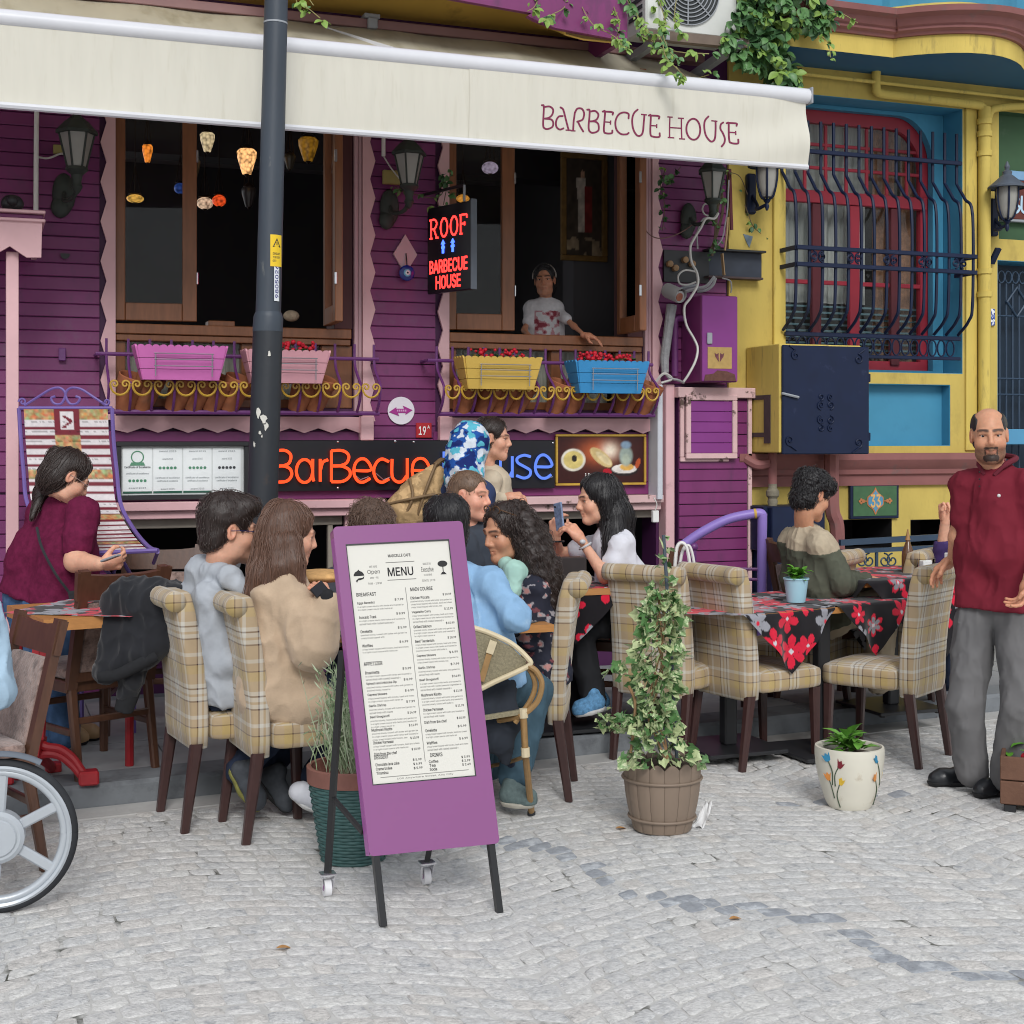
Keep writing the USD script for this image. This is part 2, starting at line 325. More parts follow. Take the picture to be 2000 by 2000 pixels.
KH=.10
part(pavement,'pavement_bed',gsheet([(-60,kerbY(-60)+.26),(80,kerbY(80)+.26),(80,6),(-60,6)],-.3,KH-.012),kerbm,smooth=0)
x=-3.0
while x<10:
 L=rg.uniform(.85,1.0);a,b=x+.004,x+L-.004
 q=[(a,kerbY(a)),(b,kerbY(b)),(b,kerbY(b)+.25),(a,kerbY(a)+.25)]
 m=gsheet(q,-.2,KH+rg.uniform(-.003,.003));part(pavement,'kerb_stone',trimesh.convex.convex_hull(np.array([[p[0],p[1]+dy,z]for p in q for dy,z in((0,-.2),(0,KH-.018))]+[[p[0],p[1]+(.018 if i<2 else 0),KH]for i,p in enumerate(q)])),kerbm,smooth=20)
 x+=L
for r_,(o0,o1)in enumerate(((.256,.84),(.846,1.43),(1.436,2.03))):
 x=-2.6+.3*r_
 while x<9.5:
  L=rg.uniform(.8,.95);a,b=x+.003,x+L-.003;z=KH+rg.uniform(-.002,.002)
  q=[(a,kerbY(a)+o0),(b,kerbY(b)+o0),(b,min(kerbY(b)+o1,-.02)),(a,min(kerbY(a)+o1,-.02))]
  part(pavement,'paving_slab',gsheet(q,-.05,z),concrete if rg.random()<.6 else concrete_b,smooth=0)
  x+=L
# ========== the purple house
def FX(px,Y=0.0):return atY(px,860,Y)[0]
def FZ(px,py,Y=0.0):return atY(px,py,Y)[2]
def fbox(px0,px1,py0,py1,Y0,t,b=.004):
 """box on the facade: left/right pixel edges, top/bottom measured at the middle; back at Y0, t thick towards the street"""
 mid=(px0+px1)/2;return bbox(FX(px0,Y0-t),FX(px1,Y0-t),Y0-t,Y0,FZ(mid,py0,Y0-t),FZ(mid,py1,Y0-t),b)
XW1a,XW1b,XW2a,XW2b,XEND=FX(225),FX(690),FX(875),FX(1257),4.86
ZSILL,ZLOW,ZTOP=2.29,1.80,4.02
ph=thing('purple_house','purple timber cafe house with lapped boards, pink zigzag trim and two open windows','house')
W0=.02
def wall(x0,x1,z0,z1,y0=W0,y1=.24):return box(x0,x1,y0,y1,z0,z1)
shell=[wall(-6,XW1a,1.32,4.9),wall(XW1b,XW2a,1.32,4.9),wall(XW2b,XEND,1.32,4.9),wall(XW1a,XW1b,ZTOP,4.9),wall(XW2a,XW2b,ZTOP,4.9),wall(XW1a,XW1b,1.32,ZLOW),wall(XW2a,XW2b,1.32,ZLOW)]
part(ph,'wall',shell,purple_in,smooth=0)
PITCH=.0785
PV=[purple]+[pm('purple_board_%s'%n,np.array(PURPLE)*k,.45,.12,3.0,.3,45,.002,.4,dirt=lin(*d),dirt_at=(.5,.85),ds=6,stretch=(1.5,1,1))for n,k,d in(('faded',(1.12,1.2,1.12),(86,56,84)),('deep',(.86,.84,.88),(66,38,66)),('worn',(1.0,1.06,1.0),(108,80,104)))]
def boards(x0,x1,z0,z1,Y=W0,mat=purple):
 z=z0
 while z<z1-.01:
  t=min(z+PITCH,z1)-.004
  prof=Polygon([(0,z),(.019,z),(.021,z+.004),(.017,t-.004),(.014,t),(0,t)])
  m=trimesh.creation.extrude_polygon(prof,x1-x0,engine='earcut')
  vv=np.array(m.vertices);m=trimesh.Trimesh(np.column_stack([x0+vv[:,2],Y-vv[:,0]+RNG.uniform(-.001,.001),vv[:,1]+RNG.uniform(-.001,.001)]),m.faces[:,::-1]if False else m.faces,process=False);m.fix_normals()
  part(ph,'wall_board',m,mat if mat is not purple else PV[int(RNG.integers(0,4))],smooth=0);z+=PITCH
boards(-2.2,XW1a-.09,1.30,4.06)
boards(XW1b+.085,XW2a-.085,1.30,4.06)
boards(XW2b+.085,XEND-.02,FZ(1350,750),4.06)
for(a,b)in((XW1a,XW1b),(XW2a,XW2b)):part(ph,'apron_board',bbox(a-.1,b+.1,-.010,W0,1.32,1.655),purple)
def zigzag(x_in,x_out,z0,z1,per=.233,amp=.034):
 pts=[];n=int(math.ceil((z1-z0)/per));pts.append((x_in,z0));pts.append((x_in,z1));s=1 if x_out>x_in else-1;z=z1;k=0
 while z>z0:pts.append((x_out-s*(amp if k%2 else 0),z));z-=per/2;k+=1
 pts.append((x_out-s*(amp if k%2 else 0),z0));return Polygon(pts)
for(xi,xo)in((XW1a,XW1a-.085),(XW1b+.055,XW1b+.135),(XW2a,XW2a-.075),(XW2b+.055,XW2b+.13)):
 part(ph,'zigzag_trim',fpoly(zigzag(xi,xo,1.72,4.05),.022,-.006),pink,smooth=0)
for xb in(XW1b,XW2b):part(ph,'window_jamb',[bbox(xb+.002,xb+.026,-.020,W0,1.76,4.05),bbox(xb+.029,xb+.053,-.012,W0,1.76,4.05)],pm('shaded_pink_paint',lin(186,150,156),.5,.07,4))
for(a,b)in((XW1a-.02,XW1b+.12),(XW2a-.07,XW2b+.06)):
 n=int(round((b-a)/.17));st=(b-a)/n;pts=[(a,1.745),(a,1.665)]
 for i in range(n):pts+=[(a+(i+.5)*st,1.645),(a+(i+1)*st,1.675)]
 pts+=[(b,1.745)];part(ph,'zigzag_apron',fpoly(Polygon(pts),.03,-.014),pink,smooth=0)
 xx=b-.09 if a<1.5 else a-.005;part(ph,'apron_bracket',bbox(xx,xx+.085,-.07,-.015,1.60,1.75),pink)
part(ph,'shelf',[bbox(FX(215),FX(742),-.13,W0,1.185,1.235),bbox(FX(215),FX(742),-.09,W0,1.135,1.183)],pink)
part(ph,'shelf',[bbox(FX(1000),FX(1280),-.13,W0,1.185,1.235),bbox(FX(1000),FX(1280),-.09,W0,1.135,1.183)],pinkworn)
part(ph,'sign_band',bbox(FX(215),FX(1285),-.012,W0,1.237,1.318),purple)
greyframe=pm('beige_window_frame',lin(150,142,130),.6,.08,6)
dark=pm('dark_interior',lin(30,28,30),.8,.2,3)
dk2=pm('dim_interior_wall',lin(66,64,66),.8,.1,3)
part(ph,'basement_wall',[box(-6,FX(215),W0,.24,-.2,1.32),box(FX(735),FX(760),-.01,.24,.05,1.18),box(FX(1284),XEND,W0,.24,-.2,1.32),box(-6,XEND,W0,.24,-.2,.25)],purple_in,smooth=0)
boards(-2.2,FX(212),.12,1.29)
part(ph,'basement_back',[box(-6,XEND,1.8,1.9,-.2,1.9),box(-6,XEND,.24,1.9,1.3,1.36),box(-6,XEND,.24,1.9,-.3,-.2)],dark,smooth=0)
for(a,b)in((570,588),(672,690)):part(ph,'basement_post',bbox(FX(a),FX(b),-.03,W0,.1,1.134),pink)
[part(ph,'basement_frame',m_,greyframe)for m_ in[bbox(FX(218),FX(668),-.01,.03,1.075,1.133),bbox(FX(640),FX(650),-.008,.03,.3,1.074),bbox(FX(1000),FX(1284),-.01,.03,1.08,1.133)]]
clear=glass_pane(ior=1.25)
curtain=pm('pale_net_curtain',lin(150,150,140),.9,.25,14,stretch=(12,1,.8))
for(a,b)in((XW1a,XW1b),(XW2a,XW2b)):
 part(ph,'window_sill',[bbox(a+.002,b-.02,-.035,.24,ZSILL-.06,ZSILL),bbox(a+.004,b-.022,-.02,.20,ZSILL-.10,ZSILL-.062)],brownwood)
 m=(a+b)/2+.06
 part(ph,'lower_window_frame',[bbox(a+.002,a+.06,.01,.09,ZLOW,ZSILL-.101),bbox(b-.20,b-.005,.01,.09,ZLOW,ZSILL-.101),bbox(m-.035,m+.035,.011,.089,ZLOW+.051,ZSILL-.101),bbox(a+.062,b-.202,.012,.088,ZLOW,ZLOW+.05)],brownwood)
 part(ph,'lower_window_pane',box(a+.06,b-.2,.05,.054,ZLOW+.05,ZSILL-.101),clear,smooth=0)
 part(ph,'net_curtain',grid_sheet(lambda u,v,a=a,b=b:np.stack([a+.05+u*(b-a-.26),.12+.015*np.sin(u*70),ZLOW+.05+v*.34],-1),90,3),curtain)
 lw=(b-a)*.27
 def leaf(o,dirx,w,z0,z1,nm):
  X=unit(dirx)
  T=frame_T(o,X,(0,0,1));f=[]
  for(u0,u1,q0,q1)in((0,.055,0,z1-z0),(w-.085,w,0,z1-z0),(.056,w-.086,0,.105),(.056,w-.086,z1-z0-.09,z1-z0)):
   k=bbox(u0,u1,q0,q1,-.024,.024);k.apply_transform(T);f.append(k)
  fr=part(ph,nm,f,brownwood)
  g=box(.05,w-.08,.1,z1-z0-.08,-.003,.003);g.apply_transform(T);part(fr,'pane',g,clear,smooth=0)
  hd=[bbox(w-.004,w+.008,h,h+.075,.012,.03)for h in(.22,.95)]
  for k in hd:k.apply_transform(T)
  part(fr,'latch',hd,steel)
 leaf(V(a+.005,.03,ZSILL+.02),V(1,-.13,0),.47 if a<1.5 else.44,ZSILL+.02,ZTOP-.02,'casement')
 leaf(V(b-.16,.03,ZSILL+.02),V(-.05,-1,0),.40,ZSILL+.02,ZTOP-.02,'casement')
 part(ph,'window_lining',[bbox(b-.12,b-.004,.0,.22,ZSILL+.002,ZTOP)],pm('dark_red_lining',lin(74,34,36),.6,.1,5))
part(ph,'room_wall',[box(.5,XEND,4.2,4.3,1.6,4.3),box(XEND-.1,XEND,.25,4.2,1.6,4.3)],dk2,smooth=0)
part(ph,'room_ceiling',box(-1,XEND,.25,4.2,ZTOP+.02,ZTOP+.1),pm('room_ceiling_paint',lin(150,146,146),.9,.05,3),smooth=0)
part(ph,'room_beam',[box(-1,XEND,2.2,2.45,ZTOP-.28,ZTOP+.02)],dk2,smooth=0)
part(ph,'room_floor',box(-1,XEND,.25,4.2,1.5,1.6),darkwood,smooth=0)
part(ph,'room_pillar',[box(FX(1120,.8),FX(1200,.8),.8,1.0,1.6,ZTOP)],pm('room_pillar_paint',lin(84,82,86),.85,.08,3),smooth=0)
porch=thing('porch_hood','pink wooden porch hood with pointed lower edge on a square post, at the left edge','porch')
zt=FZ(45,412,-.5)
yP=-.62
pts=[(FX(-200,yP),FZ(40,432,yP)),(FX(82,yP),FZ(40,432,yP)),(FX(80,yP),FZ(80,504,yP)),(FX(52,yP),FZ(50,504,yP)),(FX(19,yP),FZ(19,482,yP)),(FX(-20,yP),FZ(-20,504,yP)),(FX(-200,yP),FZ(-200,505,yP))]
part(porch,'fascia',fpoly(Polygon(pts),.03,yP),pink,smooth=0)
part(porch,'side_board',bbox(FX(80,yP)-.03,FX(80,yP),yP+.002,0,FZ(40,480,yP),FZ(40,432,yP)),pink)
for(p0,p1,o)in((412,418,.06),(428,434,.05)):part(porch,'cornice',bbox(FX(-200,yP),FX(88,yP),yP-o,0,FZ(40,p1,yP),FZ(40,p0,yP)),pink)
part(porch,'hood_top',bbox(FX(-200,yP),FX(84,yP),yP-.02,0,FZ(40,427,yP),FZ(40,419,yP)),purple)
part(porch,'post',bbox(FX(12,yP),FX(37,yP),yP+.03,yP+.11,KH,FZ(20,490,yP)),pink)
def single(name,m,mat,label,cat,group=None,smooth=35,col=None):return part(None,name,m,mat,smooth=smooth,label=label,cat=cat,group=group,col=col)
single('rain_pipe',cyl(atY(70,412,-.06),atY(72,150,-.06),.014,12),white,'thin white vertical pipe on the purple boards left of the lantern','pipe')
xa,xb=FX(1308),FX(1452)
fp=thing('meter_closet','purple boarded closet with pink frame and a hinged pink square hatch','closet')
yC=-.10;zc=FZ(1380,757,yC)
part(fp,'carcass',box(xa+.012,xb-.012,yC,W0,KH,zc-.012),purple_in,smooth=0)
z=KH+.05
while z<zc-.12:
 part(fp,'board',bbox(xa+.015,xb-.034,yC-.014,yC,z,z+.073,.003),purple);z+=.0785
part(fp,'top_rail',bbox(xa-.01,xb+.01,yC-.05,W0,zc-.07,zc),pinkworn)
part(fp,'corner_post',bbox(xb-.03,xb,yC-.022,W0,KH,zc-.072),pinkworn)
h0,h1,hz0,hz1=FX(1328,yC),FX(1432,yC),FZ(1380,900,yC),FZ(1380,772,yC)
def ring(x0,x1,z0,z1,w,t,Y):return[bbox(x0,x1,Y-t,Y,z1-w,z1),bbox(x0,x1,Y-t,Y,z0,z0+w),bbox(x0,x0+w,Y-t,Y,z0+w+.001,z1-w-.001),bbox(x1-w,x1,Y-t,Y,z0+w+.001,z1-w-.001)]
part(fp,'hatch_frame',ring(h0-.012,h1-.05,hz0-.005,hz1+.012,.03,.02,yC-.015),pinkworn)
hf=part(fp,'hatch',ring(h0+.018,h1,hz0+.015,hz1,.036,.022,yC-.04),pinkworn)
z=hz0+.052
while z<hz1-.05:part(hf,'hatch_board',bbox(h0+.055,h1-.037,yC-.052,yC-.04,z,min(z+.068,hz1-.037),.003),pm('magenta_purple_paint',lin(128,54,128),.45,.08,4));z+=.0705
part(fp,'side_post',[bbox(FX(1289),FX(1306),-.09,W0,KH,FZ(1298,752))],pink)
single('downpipe',bbox(FX(1277,-.1),FX(1287,-.1),-.16,-.015,FZ(1282,975,-.1),FZ(1282,752,-.1)),pm('pale_grey_paint',lin(196,200,208),.5,.06,6),'pale grey square duct standing between the food picture and the pink post','duct')
# ========== the yellow house
def spiral(c,r,turns,a0,sgn,ux,uy,n=22):
 t=np.linspace(0,1,n);rr=r*(1-.82*t);a=a0+sgn*turns*2*PI*t
 return np.array(c)[None]+rr[:,None]*(np.cos(a)[:,None]*np.asarray(ux,float)+np.sin(a)[:,None]*np.asarray(uy,float))
EX,EZ=V(1,0,0),V(0,0,1)
yh=thing('yellow_house','yellow plastered house with blue window surround, red arched window and mauve mouldings','house')
def rectf(px0,px1,py0,py1,Y=0.0):
 mid=(px0+px1)/2;return sbox(FX(px0,Y),FZ(mid,py1,Y),FX(px1,Y),FZ(mid,py0,Y))
R_win,R_niche=rectf(1533,1880,196,727),rectf(1660,1856,750,871)
R_green,R_door=rectf(1951,2200,229,474),sbox(FX(1948),-.1,FX(2150),FZ(1990,510))
R_b1,R_b2=rectf(1640,1742,1014,1075),rectf(1778,1880,1014,1075)
wallp=sbox(XEND+.002,-.3,12,5.6)
for r_ in(R_win,R_niche,R_green,R_door,R_b1,R_b2):wallp=wallp.difference(r_)
part(yh,'wall',fpoly(wallp,.34,.34),yellowp,smooth=0)
part(yh,'wall_back',[box(XEND+.01,12,2.0,2.1,-.3,5.6),box(XEND+.01,XEND+.1,.36,2.0,-.3,5.6)],pm('yellow_house_dark_room',lin(70,70,72),.9,.1,3),smooth=0)
part(yh,'pilaster',bbox(FX(1508),FX(1531),-.03,-.001,FZ(1520,900),3.9,.006),yellowd)
part(yh,'pilaster',bbox(FX(1884),FX(1906),-.02,-.001,FZ(1895,880),4.05,.006),yellowd)
def lining(r_,d,y0,mat,w=.004,nm='recess_lining',back=True):
 x0,z0,x1,z1=r_.bounds
 ms=[box(x0,x0+w,y0,d,z0,z1),box(x1-w,x1,y0,d,z0,z1),box(x0+w,x1-w,y0,d,z0,z0+w),box(x0+w,x1-w,y0,d,z1-w,z1)]
 part(yh,nm,ms,mat,smooth=0)
 if back:part(yh,'recess_back',box(x0+w,x1-w,d-.004,d+.02,z0+w,z1-w),mat,smooth=0)
lining(R_niche,.10,.002,bluep)
lining(R_win,.33,.002,bluep,back=False)
lining(R_green,.10,.002,pm('green_wall_paint',lin(58,88,60),.7,.12,3,dirt=lin(84,104,80),ds=4))
lining(R_b1,.5,.002,dark);lining(R_b2,.5,.002,dark)
YB=.22;wx0,wz0,wx1,wz1=R_win.bounds
ox0,ox1,oz1=FX(1500,YB),FX(1822,YB),FZ(1650,216,YB)
def arched(x0,x1,z0,z1,r):
 a=np.linspace(0,PI/2,12);return Polygon([(x0,z0),(x1,z0)]+[(x1-r+r*math.cos(t),z1-1.15*r+1.15*r*math.sin(t))for t in a]+[(x0+r-r*math.sin(t),z1-1.15*r+1.15*r*math.cos(t))for t in a])
zb=wz0+.03
part(yh,'window_surround',fpoly(sbox(wx0+.006,wz0+.006,wx1-.006,wz1-.006).difference(arched(ox0,ox1,zb,oz1,.30)),.06,YB+.06),bluep,smooth=0)
YR=.31
rw=part(yh,'red_window',fpoly(arched(ox0-.01,ox1+.01,zb,oz1+.01,.30).difference(arched(ox0+.06,ox1-.06,zb+.07,oz1-.09,.26)),.05,YR+.03),redp,smooth=0)
ztr=FZ(1680,391,YR)
bars=[bbox(ox0+.02,ox1-.02,YR-.05,YR,ztr-.05,ztr+.04)]
for z in(FZ(1680,290,YR),FZ(1680,335,YR)):bars.append(bbox(ox0+.05,ox1-.05,YR-.016,YR,z-.012,z+.012))
part(rw,'transom',bars[0],redp)
for b in bars[1:]:part(rw,'glazing_bar',b,redp)
n=8
for i in range(1,n):
 x=ox0+(ox1-ox0)*i/n;part(rw,'glazing_bar',bbox(x-.013,x+.013,YR-.018,YR,ztr+.04,oz1-(.10 if i<n-1 else.28)),redp)
maroon=pm('dark_maroon_paint',lin(88,34,42),.5,.1,5)
for px,w,m_ in((1590,.075,maroon),(1664,.085,redp),(1743,.075,maroon)):
 x=FX(px,YR);part(rw,'mullion',bbox(x-w/2,x+w/2,YR-.04,YR,zb+.04,ztr-.052),m_)
z=FZ(1670,555,YR);part(rw,'glazing_bar',bbox(ox0+.05,ox1-.05,YR-.015,YR+.001,z-.016,z+.016),redp)
part(rw,'pane',box(ox0,ox1,YR+.005,YR+.009,zb,oz1),clear,smooth=0)
def drape(x0,x1,Y,z0,z1,f=40,a=.018):return grid_sheet(lambda u,v:np.stack([x0+u*(x1-x0),Y+a*np.sin(u*(x1-x0)*f)+.5*a*np.sin(u*(x1-x0)*f*2.3+1),z0+v*(z1-z0)],-1),120,3)
part(yh,'white_curtain',[drape(ox0-.3,FX(1690,.45),.45,zb+.5,oz1)],pm('white_curtain_cloth',lin(150,154,150),.9,.16,8,stretch=(8,8,.6)))
part(yh,'brown_curtain',[drape(FX(1705,.43),FX(1745,.43),.43,zb,oz1,60),drape(FX(1760,.43),FX(1790,.43),.43,zb,oz1,60)],pm('brown_patterned_curtain',lin(132,98,74),.9,.3,40))
for i in range(11):part(yh,'blind_slat',rot(box(ox0,ox1,.40,.43,zb+.02+i*.045,zb+.024+i*.045),.5,(1,0,0),(0,.415,zb+.02+i*.045)),pm('teal_blind',lin(86,116,124),.6,.1,5),smooth=0)
gr=thing('window_grille','dark blue wrought iron grille with bellied bars over the red arched window','grille')
YG,YBEL=-.035,-.215
xb0,xb1=FX(1554,YBEL),FX(1899.5,YBEL)
zz=[FZ(1870,262,YG),FZ(1870,360,YG),FZ(1885,388,-.15),FZ(1899,420,YBEL),FZ(1899,590,YBEL),FZ(1893,628,-.16),FZ(1875,655,-.06)]
yy=[YG,YG,-.13,YBEL,YBEL,-.17,-.05]
nb=15
for i in range(nb):
 x=xb0+(xb1-xb0)*i/(nb-1)
 p=np.column_stack([np.full(7,x),yy,zz]);p=np.vstack([p[:1],smooth_path(p[1:],5)])
 part(gr,'bar',tube(p,.0115,7),navy)
def hbar(z,Y,x0,x1,h=.03,nm='rail'):return part(gr,nm,bbox(x0,x1,Y-.012,Y+.012,z-h/2,z+h/2),navy)
zt_=FZ(1720,307,YG-.02);hbar(zt_,YG-.022,FX(1480,YG),FX(1874,YG))
zm1,zm2=FZ(1730,492,YBEL-.02),FZ(1730,524,YBEL-.02)
hbar(zm1,YBEL-.022,xb0-.01,xb1+.02);hbar(zm2,YBEL-.022,xb0-.01,xb1+.02)
for s_ in(-1,1):
 for zq in(zm1,zm2):part(gr,'rail_return',obox(((xb0-.005,xb1+.015)[s_>0],YBEL-.02,zq),((xb0-.005,xb1+.015)[s_>0],0,zq),.02,.028),navy)
zc_=(zm1+zm2)/2
for k in range(5):
 x=xb0+(xb1-xb0)*(k+.5)/5+.01
 ms=[tube(spiral((x+s*.036,YBEL-.03,zc_+q*.002),.034,1.2,PI/2*(1 if q>0 else-1),s*q,EX,EZ),.006,5)for s in(-1,1)for q in(1,-1)]
 part(gr,'scroll',ms,navy,smooth=60)
zb1,zb2=FZ(1720,657,YG-.03),FZ(1720,697,YG-.03)
hbar(zb1,YG-.02,FX(1530,YG),FX(1872,YG));hbar(zb2,YG-.02,FX(1530,YG),FX(1872,YG),.024)
x=FX(1545,YG)
while x<FX(1868,YG):
 part(gr,'ring',tube([(x+.034*math.cos(t),YG-.02,(zb1+zb2)/2+(zb1-zb2-.03)/2*math.sin(t))for t in np.linspace(0,2*PI,15)],.006,5,False),navy,smooth=60);x+=.078
zb_=(FZ(1700,885),FZ(1700,948));h_=zb_[0]-zb_[1]
prof=[(0,0),(.03,0),(.035,.3*h_),(.06,.36*h_),(.065,.5*h_),(.09,.6*h_),(.12,.8*h_),(.12,h_),(0,h_)]
def moulding(parent,prof,path,z0,mat,nm):
 """sweeps an (out, up) profile along a plan path (n,2); outwards is to the right of the path"""
 path=np.asarray(path,float);t=np.gradient(path,axis=0);t/=np.linalg.norm(t,axis=1,keepdims=True);nrm=np.column_stack([t[:,1],-t[:,0]])
 pr=np.asarray(prof);v=np.array([[path[i,0]+nrm[i,0]*o,path[i,1]+nrm[i,1]*o,z0+u]for i in range(len(path))for o,u in pr]);k=len(pr)
 f=[]
 for i in range(len(path)-1):
  for j in range(k):f.append((i*k+j,i*k+(j+1)%k,(i+1)*k+(j+1)%k,(i+1)*k+j))
 m=trimesh.Trimesh(*arr((v,np.array(f))),process=False);cap=np.array([(0,j,j+1)for j in range(1,k-1)]);m=trimesh.Trimesh(m.vertices,np.vstack([m.faces,cap,cap[:,::-1]+(len(path)-1)*k]),process=False);m.fix_normals();return part(parent,nm,m,mat,smooth=25)
moulding(yh,prof,[(XEND+.02,-.002),(FX(1944),-.002)],zb_[1],mauve,'plinth_moulding')
def bay_out(x,o):
 xb=FX(1766,-.55);y=-.42
 if x>xb:t=min((x-xb)/1.1,1.0);y-=.30*math.sin(PI*t)**.8 if t<1 else 0
 return y-o
xs=np.concatenate([np.linspace(5.05,FX(1766,-.55),8),np.linspace(FX(1766,-.55)+.03,9.2,36)])
zS=FZ(1700,108,-.42);zF=FZ(1700,69,-.45);zC=FZ(1700,8,-.6)
bpath=[(x,bay_out(x,0))for x in xs]
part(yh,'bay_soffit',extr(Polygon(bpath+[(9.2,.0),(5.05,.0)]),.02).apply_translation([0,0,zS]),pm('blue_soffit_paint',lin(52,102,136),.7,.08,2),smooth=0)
moulding(yh,[(-.02,.021),(.006,0),(.006,zF-zS),(-.02,zF-zS)],bpath,zS-.0,yellowd,'bay_fascia')
hc=zC-zF
moulding(yh,[(-.05,.001),(.03,.001),(.04,.12*hc),(.07,.2*hc),(.07,.3*hc),(.09,.36*hc),(.12,.62*hc),(.17,.74*hc),(.18,.98*hc),(-.3,1.02*hc)],bpath,zF,mauve,'bay_cornice')
part(yh,'bay_wall',extr(Polygon([(x,y+.12)for x,y in bpath]+[(9.2,.0),(5.05,.0)]),1.6).apply_translation([0,0,zC+.004]),bluep,smooth=0)
moulding(yh,[(-.11,0),(-.02,0),(-.06,.07),(-.11,.09)],bpath,zC+.006,yellowp,'bay_sill')
def pipe(pts,r,mat,label,cat='pipe',collars=(),n=12):
 o=thing('wall_pipe',label,cat,loc=pts[0]);part(o,'pipe',tube(pts,r,n),mat)
 for c,d in collars:part(o,'collar',cyl(np.array(c)-np.array(d)*.02,np.array(c)+np.array(d)*.02,r*1.22,n),mat)
 return o
YP=-.06
xp=FX(1923,YP)
pipe([(xp,YP,FZ(1923,210,YP)),(xp,YP,FZ(1923,870,YP))],.045,yellowd,'tall yellow drainpipe beside the blue window surround, behind the standing man','drainpipe',[((xp,YP,FZ(1923,q,YP)),EZ)for q in(238,262,300,530,575)])
P_=lambda px,py:V(FX(px,YP),YP,FZ(px,py,YP))
pipe(smooth_path([P_(1712,110),P_(1711,165),P_(1714,180),P_(1726,184),P_(1760,188),P_(1900,204),P_(1917,208),P_(1922,216),P_(1922,224)],4),.032,yellowd,'yellow elbowed pipe running along the wall above the blue window','pipe')
pipe([P_(1480,135)+V(0,-.01,.0),P_(1700,160)+V(0,-.01,0),P_(2060,200)+V(0,-.01,0)],.014,yellowd,'thin yellow conduit running straight under the blue soffit','conduit')
pipe(smooth_path([P_(2080,208),P_(1990,208),P_(1945,212),P_(1933,222),P_(1928,245)],4),.028,yellowd,'short yellow pipe branching right at the head of the drainpipe','pipe')
YF=-.46
cab=thing('meter_cabinet','navy doored metal cabinet with yellow side and iron scrolls, fixed on the yellow wall','cabinet')
cx0,cx1,cz1,cz0=FX(1527,YF),FX(1696,YF),FZ(1611,676,YF),FZ(1611,887,YF)
part(cab,'body',bbox(cx0-.012,cx1-.05,YF+.012,-.01,cz0+.01,cz1+.01,.006),yellowd)
dr=part(cab,'door',bbox(cx0,cx1,YF-.012,YF+.01,cz0,cz1,.006),navy)
def corner_scroll(px,py,a,s):
 c=atY(px,py,YF-.016);return[tube(spiral(c+EX*.012*s,.035,1.25,a,s,EX,EZ),.005,5),tube([c+EX*(.012*s+.035*math.cos(a))+EZ*.035*math.sin(a),c+EX*(.05*s*-1+.012*s)+EZ*(.035*math.sin(a)*1.9)],.005,5)]
for px,py,a,s in((1551,694,PI/2,1),(1680,702,PI/2,-1),(1546,860,-PI/2,-1),(1674,865,-PI/2,1)):part(dr,'scroll',corner_scroll(px,py,a,s),navy)
c=atY(1613,806,YF-.016)
for sx in(-1,1):
 for sz in(-1,1):
  q=c+EX*sx*.037+EZ*sz*.05;part(dr,'scroll',[tube(spiral(q,.03,1.3,-sz*PI/2,sx*sz,EX,EZ),.005,5),tube(spiral(q+EZ*sz*.055,.024,1.2,-sz*PI/2,-sx*sz,EX,EZ),.005,5)],navy)
part(dr,'handle',tube([atY(1527,768,YF-.02),atY(1560,776,YF-.03)],.009,6),greym)
for py in(730,845):part(cab,'hinge',bbox(cx1+.001,cx1+.015,YF-.008,YF+.02,FZ(1696,py+16,YF),FZ(1696,py,YF)),navy)
rust=pm('rusty_brown_strap',lin(76,62,62),.7,.2,12)
ys=YF+.012;xL=cx0-.018
part(cab,'side_strap',[box(xL,xL+.005,-.34,-.05,cz0+.55*(cz1-cz0)-.03,cz0+.55*(cz1-cz0)),box(xL,xL+.005,-.34,-.05,cz0+.2*(cz1-cz0)-.03,cz0+.2*(cz1-cz0)),box(xL-.001,xL+.004,-.341,-.26,cz0+.1*(cz1-cz0),cz0+.549*(cz1-cz0))],rust,smooth=0)
pp=lambda px,py,Y=-.2:atY(px,py,Y)
v_=thing('valve_pipe','mauve pipe with a corroded metal valve hanging under the navy cabinet','pipe',loc=pp(1509,985))
part(v_,'pipe',cyl(pp(1509,885),pp(1509,945),.03),mauve);part(v_,'cross_pipe',tube(smooth_path([pp(1455,895,-.1),pp(1480,908,-.15),pp(1505,905)],4),.035),mauve)
part(v_,'valve',lathe([(0,0),(.03,.0),(.036,.03),(.03,.05),(.045,.07),(.045,.10),(.03,.12),(.03,.15),(0,.15)],14,pp(1509,988)),pm('corroded_valve',lin(126,120,104),.7,.25,30,.4),smooth=30)
single('soil_pipe',tube(smooth_path([pp(1624,888),pp(1624,960),pp(1626,1000),pp(1634,1025),pp(1636,1080)],5),.052),mauve,'thick mauve pipe running down behind the seated young man','pipe')
nc=thing('gas_box','low navy metal box standing against the yellow wall behind the seated young man','box')
gx0,gx1=FX(1508,-.35),FX(1562,-.35);part(nc,'body',bbox(gx0,gx1+.2,-.35,-.02,KH,FZ(1520,990,-.35),.006),navy);part(nc,'side_door',bbox(FX(1455,-.05),gx0-.002,-.30,-.02,FZ(1470,1075,-.2),FZ(1470,990,-.3)),navy)
pl=thing('number_plaque','painted plaque with number 33 in a blue medallion on green','plaque')
PY=-.03;px0,px1=FX(1661,PY),FX(1756,PY);pz1,pz0=FZ(1708,944,PY),FZ(1708,1013,PY)
part(pl,'frame',bbox(px0,px1,PY,-.002,pz0,pz1),navy)
pc=V((px0+px1)/2,PY-.003,(pz0+pz1)/2);W_,H_=px1-px0,pz1-pz0
